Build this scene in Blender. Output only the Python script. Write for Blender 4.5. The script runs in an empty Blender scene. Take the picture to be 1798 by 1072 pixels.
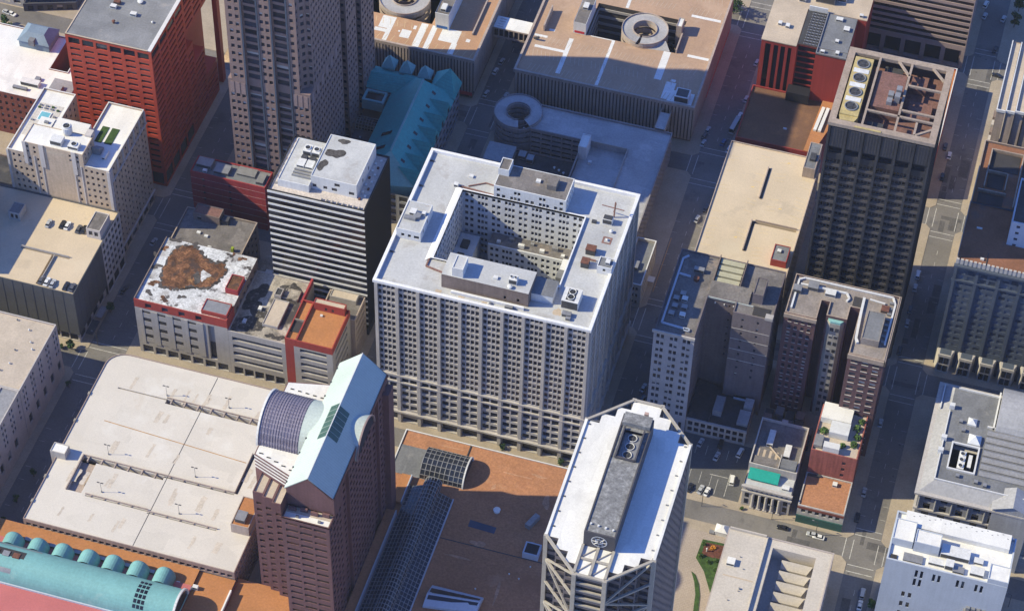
import bpy, math, random
from mathutils import Vector, Matrix
SC = bpy.context.scene
RD = math.radians
rnd = random.Random(11)

# ---------------------------------------------------------------- camera
PW, PH, FPX = 1798.0, 1072.0, 4317.934          # photograph size and focal length in its pixels
PITCH, YAW, ROLL = RD(48.538407), RD(15.150899), RD(1.660364)
CAM = Vector((125.895, -574.812, 757.767))
fwd = Vector((-math.sin(YAW)*math.cos(PITCH), math.cos(YAW)*math.cos(PITCH), -math.sin(PITCH)))
rt0 = Vector((math.cos(YAW), math.sin(YAW), 0)); up0 = rt0.cross(fwd)
rt = math.cos(ROLL)*rt0 + math.sin(ROLL)*up0
up = -math.sin(ROLL)*rt0 + math.cos(ROLL)*up0
cam_data = bpy.data.cameras.new('camera'); cam_data.sensor_width = 36.0; cam_data.sensor_fit = 'HORIZONTAL'
cam_data.lens = FPX/PW*36.0; cam_data.clip_start = 10; cam_data.clip_end = 6000
cam = bpy.data.objects.new('camera', cam_data); SC.collection.objects.link(cam)
Rm = Matrix((rt, up, -fwd)).transposed().to_4x4(); Rm.translation = CAM
cam.matrix_world = Rm; SC.camera = cam

def at(px, py, z):
    """world point where the sight line through a photograph pixel meets height z"""
    d = rt*((px-PW/2)/FPX) - up*((py-PH/2)/FPX) + fwd
    t = (z-CAM.z)/d.z
    return CAM.x+t*d.x, CAM.y+t*d.y

# ---------------------------------------------------------------- light
SUN_EL, SUN_AZ = 38.0, 15.6                     # shadows run towards +X, SUN_AZ degrees to +Y
sx, sy = -math.cos(RD(SUN_AZ)), -math.sin(RD(SUN_AZ))
w = bpy.data.worlds.new('World'); SC.world = w; w.use_nodes = True
nt = w.node_tree; bg = nt.nodes['Background']
sky = nt.nodes.new('ShaderNodeTexSky'); sky.sky_type = 'NISHITA'; sky.sun_disc = False
sky.sun_elevation = RD(SUN_EL); sky.sun_rotation = math.atan2(sx, sy)
sky.air_density = 1.0; sky.dust_density = 0.2; sky.ozone_density = 4.0
tint = nt.nodes.new('ShaderNodeVectorMath'); tint.operation = 'MULTIPLY'; tint.inputs[1].default_value = (.63, .80, 1.24)   # clear deep-blue sky
nt.links.new(sky.outputs[0], tint.inputs[0]); nt.links.new(tint.outputs[0], bg.inputs[0]); bg.inputs[1].default_value = 0.146
sl = bpy.data.lights.new('sun', 'SUN'); sl.energy = 4.9; sl.angle = RD(0.5); sl.color = (1.0, 0.895, 0.575)
so = bpy.data.objects.new('sun', sl); SC.collection.objects.link(so)
so.rotation_euler = Vector((-sx*math.cos(RD(SUN_EL)), -sy*math.cos(RD(SUN_EL)), -math.sin(RD(SUN_EL)))).to_track_quat('-Z', 'Y').to_euler()
so.location = (-300, -100, 400)
SC.view_settings.view_transform = 'Standard'; SC.view_settings.look = 'None'
SC.view_settings.exposure = 0.35; SC.view_settings.gamma = 1.0
SC.render.engine = 'CYCLES'
SC.cycles.max_bounces = 4; SC.cycles.diffuse_bounces = 2

# ---------------------------------------------------------------- materials
MATS = {}
def mat(name, col, rough=.85, var=.14, sc=.12, fine=.10, streak=0, stain=None, patch=None, brick=None, spec=.3, metal=0.0, rib=None):
    if name in MATS: return MATS[name]
    m = bpy.data.materials.new(name); m.use_nodes = True; MATS[name] = m
    n, l = m.node_tree.nodes, m.node_tree.links
    b = n['Principled BSDF']; b.inputs['Roughness'].default_value = rough
    b.inputs['Specular IOR Level'].default_value = spec; b.inputs['Metallic'].default_value = metal
    g = n.new('ShaderNodeNewGeometry')
    def scaled(v):
        mp = n.new('ShaderNodeVectorMath'); mp.operation = 'MULTIPLY'
        l.new(g.outputs['Position'], mp.inputs[0]); mp.inputs[1].default_value = v; return mp.outputs[0]
    def noise(vec, scale, detail=5, r=.6):
        t = n.new('ShaderNodeTexNoise'); t.inputs['Scale'].default_value = scale
        t.inputs['Detail'].default_value = detail; t.inputs['Roughness'].default_value = r
        l.new(vec, t.inputs['Vector']); return t.outputs['Fac']
    def ramp(v, a, b_, lo, hi):
        r = n.new('ShaderNodeMapRange'); r.inputs[1].default_value = a; r.inputs[2].default_value = b_
        r.inputs[3].default_value = lo; r.inputs[4].default_value = hi; l.new(v, r.inputs[0]); return r.outputs[0]
    def mul(a, b_):
        r = n.new('ShaderNodeMath'); r.operation = 'MULTIPLY'; l.new(a, r.inputs[0]); l.new(b_, r.inputs[1]); return r.outputs[0]
    one = scaled((1, 1, 1))
    f = ramp(noise(one, sc), .3, .7, 1-var, 1+var)
    f = mul(f, ramp(noise(one, 1.3, 3), .3, .7, 1-fine, 1+fine))
    if streak: f = mul(f, ramp(noise(scaled((1.1, 1.1, .06)), 1.0, 4), .3, .7, 1-streak, 1+streak*.5))
    if patch:   # (cell size x, cell size y, amount): rolled-roof sheets of slightly different age
        v = n.new('ShaderNodeTexVoronoi'); v.distance = 'CHEBYCHEV'; v.inputs['Scale'].default_value = 1
        l.new(scaled((1/patch[0], 1/patch[1], .01)), v.inputs['Vector'])
        sp = n.new('ShaderNodeSeparateColor'); l.new(v.outputs['Color'], sp.inputs[0])
        f = mul(f, ramp(sp.outputs[0], 0, 1, 1-patch[2], 1+patch[2]*.6))
    if rib:     # (pitch, axis 0/1, amount): standing seams / corrugation
        s = n.new('ShaderNodeSeparateXYZ'); l.new(g.outputs['Position'], s.inputs[0])
        d = n.new('ShaderNodeMath'); d.operation = 'DIVIDE'; l.new(s.outputs[rib[1]], d.inputs[0]); d.inputs[1].default_value = rib[0]
        fr = n.new('ShaderNodeMath'); fr.operation = 'FRACT'; l.new(d.outputs[0], fr.inputs[0])
        f = mul(f, ramp(fr.outputs[0], .72, .8, 1, 1-rib[2]))
    sv = n.new('ShaderNodeVectorMath'); sv.operation = 'SCALE'; sv.inputs[0].default_value = col[:3]
    l.new(f, sv.inputs['Scale']); c = sv.outputs[0]
    if brick:   # (w, h, joint colour, joint width)
        bt = n.new('ShaderNodeTexBrick'); bt.inputs['Scale'].default_value = 1
        bt.inputs['Brick Width'].default_value = brick[0]; bt.inputs['Row Height'].default_value = brick[1]
        bt.inputs['Mortar Size'].default_value = brick[3]; bt.offset = brick[4] if len(brick) > 4 else 0
        l.new(one, bt.inputs['Vector']); l.new(c, bt.inputs['Color1']); l.new(c, bt.inputs['Color2'])
        bt.inputs['Mortar'].default_value = (*brick[2], 1); c = bt.outputs['Color']
    for st in ([stain] if isinstance(stain, tuple) else (stain or [])):   # (colour, threshold, scale, strength)
        mx = n.new('ShaderNodeMix'); mx.data_type = 'RGBA'
        l.new(ramp(noise(one, st[2], 6, .65), st[1], st[1]+.09, 0, st[3]), mx.inputs['Factor'])
        l.new(c, mx.inputs[6]); mx.inputs[7].default_value = (*st[0], 1); c = mx.outputs[2]
    l.new(c, b.inputs['Base Color'])
    return m

def glass(name, dark, light, share=.25, rough=.2):
    """window glass: most panes dark, some with a pale blind part of the way down"""
    if name in MATS: return MATS[name]
    m = bpy.data.materials.new(name); m.use_nodes = True; MATS[name] = m
    n, l = m.node_tree.nodes, m.node_tree.links; b = n['Principled BSDF']
    b.inputs['Roughness'].default_value = rough; b.inputs['Specular IOR Level'].default_value = .35
    oi = n.new('ShaderNodeObjectInfo'); a = n.new('ShaderNodeAttribute'); a.attribute_name = 'wr'
    s = n.new('ShaderNodeMath'); l.new(oi.outputs['Random'], s.inputs[0]); l.new(a.outputs['Fac'], s.inputs[1])
    fr = n.new('ShaderNodeMath'); fr.operation = 'FRACT'; l.new(s.outputs[0], fr.inputs[0])
    wn = n.new('ShaderNodeTexWhiteNoise'); wn.noise_dimensions = '1D'; l.new(fr.outputs[0], wn.inputs['W'])
    uv = n.new('ShaderNodeUVMap'); sp = n.new('ShaderNodeSeparateXYZ'); l.new(uv.outputs[0], sp.inputs[0])
    th = n.new('ShaderNodeMapRange'); l.new(fr.outputs[0], th.inputs[0]); th.inputs[1].default_value = 1-share; th.inputs[2].default_value = 1
    th.inputs[3].default_value = 1.05; th.inputs[4].default_value = .25
    gt = n.new('ShaderNodeMath'); gt.operation = 'GREATER_THAN'; l.new(sp.outputs[1], gt.inputs[0]); l.new(th.outputs[0], gt.inputs[1])
    dk = n.new('ShaderNodeVectorMath'); dk.operation = 'SCALE'; dk.inputs[0].default_value = dark
    mr = n.new('ShaderNodeMapRange'); l.new(wn.outputs['Value'], mr.inputs[0]); mr.inputs[3].default_value = .6; mr.inputs[4].default_value = 1.7
    l.new(mr.outputs[0], dk.inputs['Scale'])
    mx = n.new('ShaderNodeMix'); mx.data_type = 'RGBA'; l.new(gt.outputs[0], mx.inputs['Factor'])
    l.new(dk.outputs[0], mx.inputs[6]); mx.inputs[7].default_value = (*light, 1)
    l.new(mx.outputs[2], b.inputs['Base Color']); return m

# ---------------------------------------------------------------- mesh builder and things
class MB:
    def __init__(s): s.v, s.f, s.uv, s.wr = [], [], {}, {}
    def quad(s, *p):
        i = len(s.v); s.v += [tuple(q) for q in p]; s.f.append(tuple(range(i, i+len(p)))); return len(s.f)-1
    def box(s, x0, x1, y0, y1, z0, z1, bottom=False):
        s.prism([(x0, y0), (x1, y0), (x1, y1), (x0, y1)], z0, z1, bottom)
    def prism(s, P, z0, z1, bottom=False, top=True, P2=None):
        n = len(P); P2 = P2 or P; i = len(s.v)
        s.v += [(x, y, z0) for x, y in P] + [(x, y, z1) for x, y in P2]
        for k in range(n): s.f.append((i+k, i+(k+1) % n, i+n+(k+1) % n, i+n+k))
        if top: s.f.append(tuple(range(i+n, i+2*n)))
        if bottom: s.f.append(tuple(range(i+n-1, i-1, -1)))
    def bar(s, a, b, r, r2=None, up_=(0, 0, 1)):
        a, b = Vector(a), Vector(b); d = (b-a).normalized()
        u = d.cross(Vector(up_))
        if u.length < .05: u = d.cross(Vector((1, 0, 0)))
        u.normalize(); v = u.cross(d); r2 = r if r2 is None else r2
        i = len(s.v)
        for q in (a, b):
            for p, t in ((-1, -1), (1, -1), (1, 1), (-1, 1)): s.v.append(tuple(q+u*r*p+v*r2*t))
        for k in range(4): s.f.append((i+k, i+(k+1) % 4, i+4+(k+1) % 4, i+4+k))
        s.f += [(i+3, i+2, i+1, i), (i+4, i+5, i+6, i+7)]
    def ring(s, cx, cy, z0, z1, ro, ri, a0=0, a1=360, n=40):
        full = abs(a1-a0) >= 359.9; m = n if full else n+1; i = len(s.v)
        for k in range(m):
            t = RD(a0+(a1-a0)*k/n); c, q = math.cos(t), math.sin(t)
            for r, z in ((ro, z0), (ro, z1), (ri, z1), (ri, z0)): s.v.append((cx+r*c, cy+r*q, z))
        for k in range(n if full else n):
            a, b = i+4*k, i+4*((k+1) % m)
            for j in range(4): s.f.append((a+j, b+j, b+(j+1) % 4, a+(j+1) % 4))
        if not full: s.f += [(i, i+1, i+2, i+3), (i+4*n+3, i+4*n+2, i+4*n+1, i+4*n)]
    def cyl(s, cx, cy, z0, z1, r, r2=None, n=20, cap=True):
        r2 = r if r2 is None else r2
        s.prism([(cx+r*math.cos(2*math.pi*k/n), cy+r*math.sin(2*math.pi*k/n)) for k in range(n)], z0, z1, False, cap,
                [(cx+r2*math.cos(2*math.pi*k/n), cy+r2*math.sin(2*math.pi*k/n)) for k in range(n)])
    def plate(s, x0, x1, y0, y1, z, holes=(), depth=0):
        """horizontal sheet with rectangular holes; reveals go down by depth"""
        xs = sorted({x0, x1, *[h[0] for h in holes], *[h[1] for h in holes]}); ys = sorted({y0, y1, *[h[2] for h in holes], *[h[3] for h in holes]})
        for a, b in zip(xs, xs[1:]):
            for c, d in zip(ys, ys[1:]):
                mx, my = (a+b)/2, (c+d)/2
                if not any(h[0] < mx < h[1] and h[2] < my < h[3] for h in holes):
                    s.quad((a, c, z), (b, c, z), (b, d, z), (a, d, z))
        for h in holes:
            a, b, c, d = h[:4]; q = z-(h[4] if len(h) > 4 else depth)
            s.quad((a, c, z), (a, d, z), (a, d, q), (a, c, q)); s.quad((b, d, z), (b, c, z), (b, c, q), (b, d, q))
            s.quad((b, c, z), (a, c, z), (a, c, q), (b, c, q)); s.quad((a, d, z), (b, d, z), (b, d, q), (a, d, q))
    def build(s, name, m, parent=None, origin=(0, 0, 0), kind=None):
        me = bpy.data.meshes.new(name); o_ = Vector(origin)
        me.from_pydata([tuple(Vector(v)-o_) for v in s.v], [], s.f); me.materials.append(m)
        if s.wr or s.uv:
            at_ = me.attributes.new('wr', 'FLOAT', 'FACE')
            for k, q in s.wr.items(): at_.data[k].value = q
            ul = me.uv_layers.new(name='UVMap')
            for k, q in s.uv.items():
                for li, c in zip(me.polygons[k].loop_indices, q): ul.data[li].uv = c
        me.update()
        o = bpy.data.objects.new(name, me); SC.collection.objects.link(o)
        if parent: o.parent = parent
        if kind: o['kind'] = kind
        return o

class Thing:
    """an Empty at the base of a thing; its parts are meshes parented to it"""
    def __init__(s, name, label, cat, loc=(0, 0, 0), group=None):
        s.o = bpy.data.objects.new(name, None); SC.collection.objects.link(s.o); s.loc = Vector(loc)
        s.o.empty_display_size = 1
        s.o.location = loc; s.o['label'] = label; s.o['category'] = cat
        if group: s.o['group'] = group
        s.wins = []; s.xf = None; s.sc = 1.0
    def part(s, name, mb, m, parent=None, label=None, kind=None):
        if s.xf: mb.v = [s.xf(v) for v in mb.v]
        o = mb.build(name, m, parent or s.o, s.loc, kind)
        if label: o['label'] = label
        return o
    def box(s, name, m, x0, x1, y0, y1, z0, z1, parent=None, label=None):
        b = MB(); b.box(x0, x1, y0, y1, z0, z1); return s.part(name, b, m, parent, label)
    def windows(s, m, cap=96):
        """the windows that show largest become parts; any beyond the cap are one part"""
        def size(q):
            c, W, H, nx, ny = q; d = CAM-c; return W*H*max(0, (d.x*nx+d.y*ny))/d.length**3
        if s.xf: s.wins = [(Vector(s.xf(q[0])), q[1]*s.sc, q[2]*s.sc, *q[3:]) for q in s.wins]
        byname = {}
        for q in s.wins: byname.setdefault(q[5] if len(q) > 5 else 'window', []).append(q[:5])
        for nm, lst in byname.items():
            lst.sort(key=size, reverse=True)
            for q in lst[:cap]:
                c, W, H, nx, ny = q; o = bpy.data.objects.new(nm, pane(W, H, m)); SC.collection.objects.link(o)
                o.parent = s.o; o.location = c-s.loc; o.rotation_euler = (0, 0, math.atan2(nx, -ny))
            if lst[cap:]:
                b = MB()
                for c, W, H, nx, ny in lst[cap:]:
                    u = Vector((-ny, nx, 0))*W/2; zz = Vector((0, 0, H/2))
                    k = b.quad(c-u-zz, c+u-zz, c+u+zz, c-u+zz); b.uv[k] = [(0, 0), (1, 0), (1, 1), (0, 1)]; b.wr[k] = rnd.random()
                t_, s.xf = s.xf, None; s.part(nm, b, m, kind='stuff'); s.xf = t_
        s.wins = []

PANES = {}
def pane(W, H, m):
    k = (round(W, 2), round(H, 2), m.name)
    if k not in PANES:
        me = bpy.data.meshes.new('window'); a, b, t = k[0]/2, k[1]/2, .1
        me.from_pydata([(-a, 0, -b), (a, 0, -b), (a, 0, b), (-a, 0, b), (-a, t, -b), (a, t, -b), (a, t, b), (-a, t, b)], [],
                       [(0, 1, 2, 3), (3, 2, 6, 7), (1, 0, 4, 5), (0, 3, 7, 4), (2, 1, 5, 6)])
        me.materials.append(m); ul = me.uv_layers.new(name='UVMap')
        for li, c in zip(me.polygons[0].loop_indices, [(0, 0), (1, 0), (1, 1), (0, 1)]): ul.data[li].uv = c
        me.update(); PANES[k] = me
    return PANES[k]

def even(W, n, ww, m=1.0):
    p = (W-2*m)/n; return [(m+p*(i+.5)-ww/2, m+p*(i+.5)+ww/2) for i in range(n)]
def bays(W, nb, per, ww, pier):
    bw = (W-pier)/nb; out = []
    for i in range(nb):
        a = pier/2+i*bw+pier/2; p = (bw-pier)/per
        out += [(a+p*(j+.5)-ww/2, a+p*(j+.5)+ww/2) for j in range(per)]
    return out
def rows(z0, n, fh, h, sill=1.0): return [(z0+i*fh+sill, z0+i*fh+sill+h) for i in range(n)]

def facade(mb, P0, P1, z0, z1, specs, wins, depth=.35):
    """one wall face with recessed window openings; specs = [(cols, rows[, depth[, part name]]), ...] in separate height bands"""
    P0, P1 = Vector((*P0, 0)), Vector((*P1, 0)); W = (P1-P0).length; u = (P1-P0)/W; nrm = Vector((u.y, -u.x, 0))
    def pt(a, z, d=0): return P0+u*a-nrm*d+Vector((0, 0, z))
    bands = []
    for sp in specs:
        cols = [c for c in sorted(sp[0]) if c[0] > .02 and c[1] < W-.02]; dp = sp[2] if len(sp) > 2 else depth; nm = sp[3] if len(sp) > 3 else 'window'
        for r in sp[1]:
            if r[1] < z1-.05 and r[0] > z0-.01: bands.append((r[0], r[1], cols, dp, nm))
    bands.sort(); z = z0
    for za, zb, cols, dp, nm in bands:
        if za < z-1e-6: continue
        if za > z+1e-6: mb.quad(pt(0, z), pt(W, z), pt(W, za), pt(0, za))
        x = 0
        for a, b in cols:
            if a < x: continue
            mb.quad(pt(x, za), pt(a, za), pt(a, zb), pt(x, zb)); x = b
            mb.quad(pt(a, za), pt(a, za, dp), pt(a, zb, dp), pt(a, zb)); mb.quad(pt(b, za, dp), pt(b, za), pt(b, zb), pt(b, zb, dp))
            mb.quad(pt(a, zb), pt(a, zb, dp), pt(b, zb, dp), pt(b, zb)); mb.quad(pt(a, za, dp), pt(a, za), pt(b, za), pt(b, za, dp))
            wins.append((pt((a+b)/2, (za+zb)/2, dp), b-a, zb-za, nrm.x, nrm.y, nm))
        mb.quad(pt(x, za), pt(W, za), pt(W, zb), pt(x, zb)); z = zb
    if z < z1: mb.quad(pt(0, z), pt(W, z), pt(W, z1), pt(0, z1))

def inset(P, t):
    n = len(P); out = []
    for i in range(n):
        a, b, c = Vector(P[i-1]), Vector(P[i]), Vector(P[(i+1) % n])
        d1, d2 = (b-a).normalized(), (c-b).normalized(); n1, n2 = Vector((-d1.y, d1.x)), Vector((-d2.y, d2.x))
        k = n1+n2; k = k/(max(.2, k.dot(k)/2)); out.append((b.x+k.x*t, b.y+k.y*t))
    return out
def rect(x0, x1, y0, y1): return [(x0, y0), (x1, y0), (x1, y1), (x0, y1)]

def body(T, P, z1, wm, rm, fac=None, z0=0, ph=.9, pt=.45, name='wall', roof='roof', depth=.35, parent=None, cap=None, holes=None):
    """walls with openings and a parapet (part 'wall') and a flat roof sheet behind it (part 'roof')"""
    b = MB(); n = len(P); fac = fac or {}
    for i in range(n): facade(b, P[i], P[(i+1) % n], z0, z1, fac.get(i, []), T.wins, depth)
    I = inset(P, pt)
    c = MB() if cap else b
    for i in range(n):
        j = (i+1) % n
        c.quad((*P[i], z1), (*P[j], z1), (*I[j], z1), (*I[i], z1)); b.quad((*I[i], z1), (*I[j], z1), (*I[j], z1-ph-.4), (*I[i], z1-ph-.4))
    wo = T.part(name, b, wm, parent)
    if cap: T.part('coping', c, cap, wo)
    r = MB()
    if holes: r.plate(I[0][0], I[1][0], I[0][1], I[2][1], z1-ph, holes)
    else: r.quad(*[(x, y, z1-ph) for x, y in I])
    ro = T.part(roof, r, rm, parent)
    return wo, ro

# ---------------------------------------------------------------- rooftop parts
def unit(T, x0, x1, y0, y1, z, h, m='vent_white', fans=0, name='rooftop_unit', parent=None):
    """metal roof unit on a curb with a louvred band and round fans on top"""
    b = MB(); b.box(x0+.08, x1-.08, y0+.08, y1-.08, z, z+.3); b.box(x0, x1, y0, y1, z+.3, z+h, True)
    o = T.part(name, b, MATS[m], parent)
    l = MB(); l.box(x0+.15, x1-.15, y0-.03, y0+.01, z+.5, z+h-.25)
    T.part('louvre', l, MATS['metal_dark'], o)
    for k in range(fans):
        ln = (x1-x0 >= y1-y0); L = (x1-x0) if ln else (y1-y0); r = min(min(x1-x0, y1-y0)*.36, L/fans*.4)
        t = L*(k+.5)/fans
        fan(T, x0+t if ln else (x0+x1)/2, (y0+y1)/2 if ln else y0+t, z+h, r, o)
    return o
def fan(T, cx, cy, z, r, parent=None, m='vent_white'):
    b = MB(); b.ring(cx, cy, z-.02, z+.45, r, r*.86, n=20); o = T.part('fan_ring', b, MATS[m], parent)
    d = MB(); d.cyl(cx, cy, z-.05, z+.06, r*.86, n=20)
    for k in range(5):
        t = k*1.2566; d.bar((cx, cy, z+.25), (cx+r*.8*math.cos(t), cy+r*.8*math.sin(t), z+.25), r*.13, .02)
    d.cyl(cx, cy, z, z+.32, r*.2, n=10)
    return T.part('fan', d, MATS['metal_dark'], parent) if parent else T.part('fan', d, MATS['metal_dark'], o)
def vent(T, x, y, z, r=.4, h=.9, m='vent_white', name='roof_vent'):
    b = MB(); b.cyl(x, y, z, z+h, r*.7, n=10); b.cyl(x, y, z+h, z+h+.3, r*1.15, r*.5, n=10); return T.part(name, b, MATS[m])
def penthouse(T, x0, x1, y0, y1, z, z1, wm, rm, fac=None, name='penthouse'):
    b = MB(); P = rect(x0, x1, y0, y1)
    for i in range(4): facade(b, P[i], P[(i+1) % 4], z-.1, z1, (fac or {}).get(i, []), T.wins, .2)
    I = inset(P, .3)
    for i in range(4):
        j = (i+1) % 4; b.quad((*P[i], z1), (*P[j], z1), (*I[j], z1), (*I[i], z1)); b.quad((*I[i], z1), (*I[j], z1), (*I[j], z1-.6), (*I[i], z1-.6))
    o = T.part(name, b, MATS[wm]); r = MB(); r.quad(*[(x, y, z1-.3) for x, y in I]); T.part('roof', r, MATS[rm], o); return o
def pipe(T, pts, r, m, name='roof_pipe'):
    b = MB()
    for p, q in zip(pts, pts[1:]): b.bar(p, q, r)
    return T.part(name, b, MATS[m])
def patchpoly(T, pts, z, m, name):
    b = MB(); b.quad(*[(x, y, z) for x, y in pts]); return T.part(name, b, MATS[m])
def blob(cx, cy, rx, ry, n=40, j=.18, seed=0):
    q = random.Random(seed); ph = [q.random()*6.28 for _ in range(5)]; out = []
    for k in range(n):
        t = 2*math.pi*k/n; f = 1+sum(j/(i+1)*math.sin((i+2)*t+ph[i]) for i in range(5))+q.uniform(-.04, .04)
        out.append((cx+rx*f*math.cos(t), cy+ry*f*math.sin(t)))
    return out

# ---------------------------------------------------------------- the materials of this place
mat('road', (.165, .155, .15), .9, .2, .05, .12, stain=[((.11, .105, .105), .56, .09, .7), ((.24, .22, .2), .6, .02, .5)], brick=(11, 7, (.12, .115, .11), .012))
mat('pavement', (.345, .29, .23), .9, .16, .08, .1, brick=(3, 3, (.27, .23, .19), .02), stain=((.3, .26, .22), .58, .15, .6))
mat('paver', (.37, .31, .265), .9, .1, .08, .1, brick=(1.5, .75, (.22, .18, .16), .03, .5), stain=((.3, .25, .23), .55, .08, .5))
mat('marking', (.45, .44, .42), .8, .2, .5, .25)
mat('road_orange', (.42, .25, .12), .9, .2, .3)
mat('stone_pale', (.45, .42, .40), .85, .1, .08, .08, streak=.12)
mat('stone_roof', (.455, .46, .47), .75, .13, .06, .1, patch=(9, 14, .07), stain=[((.33, .31, .30), .57, .12, .6), ((.58, .58, .58), .6, .05, .5), ((.27, .22, .19), .66, .3, .6)])
mat('coping_white', (.72, .72, .74), .7, .08)
mat('roof_dark', (.17, .155, .15), .9, .25, .1, .2, patch=(5, 8, .2), stain=[((.32, .25, .2), .6, .14, .6), ((.06, .06, .06), .62, .2, .7)])
mat('roof_slate', (.17, .175, .19), .85, .2, .08, .15, patch=(4, 12, .12), stain=((.28, .27, .27), .6, .15, .5))
mat('roof_black', (.05, .05, .055), .9, .3, .1, .2, stain=((.12, .11, .1), .58, .15, .6))
mat('white_paint', (.62, .63, .65), .7, .08, .1, .06, streak=.08)
mat('membrane_white', (.72, .71, .69), .6, .07, .06, .06, patch=(3.2, 11, .07), stain=[((.5, .48, .46), .66, .3, .5), ((.56, .55, .54), .58, .07, .6)])
mat('vent_white', (.62, .62, .62), .5, .1, .5, .1)
mat('metal_dark', (.06, .06, .065), .5, .2, .6)
mat('metal_grey', (.28, .28, .29), .45, .15, .5, metal=.3)
mat('rust', (.15, .065, .045), .9, .3, .8, .25)
mat('rust_pipe', (.22, .12, .10), .9, .2, .6)
mat('red_metal', (.42, .066, .037), .55, .08, .06, .05, streak=.06)
mat('red_metal_deep', (.31, .045, .038), .6, .1, .06, .05, streak=.12)
mat('roof_grey', (.205, .21, .225), .85, .18, .07, .14, patch=(7, 5, .1), stain=((.33, .31, .3), .6, .1, .6))
mat('cream_brick', (.50, .395, .30), .85, .1, .12, .1, streak=.14)
mat('cream_stone', (.54, .50, .48), .85, .1, .12, .08, streak=.1)
mat('brick_red', (.20, .065, .05), .9, .2, .15, .15, streak=.1)
mat('brick_maroon', (.34, .045, .05), .85, .14, .1, .08, streak=.12)
mat('brick_plum', (.155, .082, .085), .75, .12, .1, .1, streak=.15)
mat('brick_brown', (.20, .155, .14), .88, .16, .09, .12, streak=.18)
mat('brick_hotel', (.125, .07, .075), .88, .16, .09, .12, streak=.18)
mat('granite', (.245, .172, .157), .6, .1, .1, .08, streak=.06)
mat('granite_pink', (.29, .21, .20), .6, .1, .1)
mat('deck_cream', (.56, .46, .34), .9, .08, .05, .06, stain=[((.42, .35, .27), .57, .08, .55), ((.64, .55, .42), .58, .04, .5), ((.34, .28, .21), .63, .22, .5)], brick=(18, 9, (.44, .36, .27), .008))
mat('deck_white', (.585, .545, .495), .85, .06, .04, .05, stain=[((.5, .42, .34), .63, .05, .55), ((.68, .66, .63), .58, .03, .5)], patch=(14, 8, .05))
mat('deck_tan', (.40, .27, .19), .9, .12, .06, .1, stain=[((.48, .35, .26), .58, .08, .5), ((.3, .19, .13), .62, .1, .4)])
mat('deck_blue', (.38, .37, .38), .8, .14, .06, .12, patch=(8, 5, .12), stain=((.55, .54, .54), .6, .1, .5))
mat('panel_dark', (.105, .105, .11), .6, .12, .08, .08, brick=(4.2, 400, (.05, .05, .055), .012))
mat('concrete', (.385, .36, .345), .85, .1, .1, .08, streak=.08)
mat('concrete_tan', (.40, .325, .285), .85, .12, .1, .1, streak=.18)
mat('concrete_dirty', (.36, .32, .27), .9, .25, .1, .25, stain=[((.5, .47, .43), .56, .1, .8), ((.05, .045, .045), .50, .075, .95)], patch=(5, 5, .25))
mat('burnt_white', (.55, .56, .58), .8, .2, .12, .3, stain=[((.3, .28, .27), .54, .1, .7), ((.09, .08, .08), .55, .3, .95)])
mat('burnt_brown', (.165, .078, .04), .95, .5, .25, .5, stain=[((.06, .04, .035), .53, .28, .9), ((.42, .22, .09), .6, .2, .7)], patch=(2.2, 2.6, .4))
mat('burnt_rim', (.075, .068, .066), .95, .4, .5, .4)
mat('roof_orange', (.40, .175, .07), .9, .1, .08, .12, stain=((.5, .3, .2), .66, .1, .6))
mat('roof_mall', (.38, .18, .095), .95, .12, .05, .2, patch=(16, 9, .06), stain=[((.29, .125, .065), .55, .05, .6), ((.45, .25, .15), .62, .12, .5)])
mat('roof_rustorange', (.24, .11, .065), .95, .2, .1, .15, stain=((.14, .1, .09), .58, .1, .7))
mat('roof_beige', (.47, .40, .33), .9, .1, .07, .1, stain=((.36, .30, .25), .6, .1, .5), patch=(6, 10, .06))
mat('limestone', (.42, .365, .35), .85, .1, .1, .08, streak=.08)
mat('black_metal', (.022, .022, .027), .45, .1, .1)
mat('band_white', (.62, .62, .63), .6, .06, .2, .05, streak=.06)
mat('teal_copper', (.05, .38, .37), .55, .1, .06, .06, rib=(.9, 1, .14), streak=.16, stain=((.05, .27, .27), .55, .12, .6))
mat('teal_light', (.22, .43, .43), .55, .1, .08, .08)
mat('teal_pale', (.50, .66, .62), .55, .08, .08, .05, rib=(.85, 1, .10))
mat('pink_roof', (.46, .14, .14), .85, .08, .08, .06)
mat('frame_steel', (.36, .33, .29), .6, .1, .3)
mat('ph_grey', (.21, .21, .215), .9, .3, .5, .3, stain=((.36, .36, .36), .56, .5, .6))
mat('ph_wall', (.075, .07, .08), .7, .1)
mat('bronze', (.042, .042, .050), .6, .2, .15, .15, streak=.1)
mat('yellow_metal', (.44, .35, .16), .6, .15, .3, .15)
mat('deck_redbrown', (.19, .10, .085), .9, .2, .15, .25, stain=((.1, .06, .05), .56, .15, .7))
mat('old_concrete', (.34, .27, .22), .9, .15, .2, .15, streak=.1)
mat('slate_stone', (.26, .26, .28), .8, .12, .12, .12, streak=.1)
mat('terracotta_grey', (.068, .085, .122), .8, .1, .12, .1, streak=.08)
mat('bluewhite', (.44, .48, .56), .8, .06, .1, .05, streak=.06)
mat('brown_stripe', (.34, .26, .24), .8, .1)
mat('awning_green', (.01, .30, .24), .6, .1)
mat('green_front', (.03, .09, .08), .7, .15)
mat('pool_water', (.16, .42, .50), .15, .1, .5)
mat('grass', (.04, .08, .02), .95, .3, .6, .3)
mat('leaf', (.06, .115, .025), .8, .4, .5, .4)
mat('leaf_dark', (.03, .07, .02), .8, .4, .5, .4)
mat('bark', (.11, .08, .06), .95, .2, 1)
mat('mulch', (.12, .045, .03), .95, .3, 1, .3)
mat('flower', (.6, .25, .02), .8, .3, 2, .3)
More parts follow.
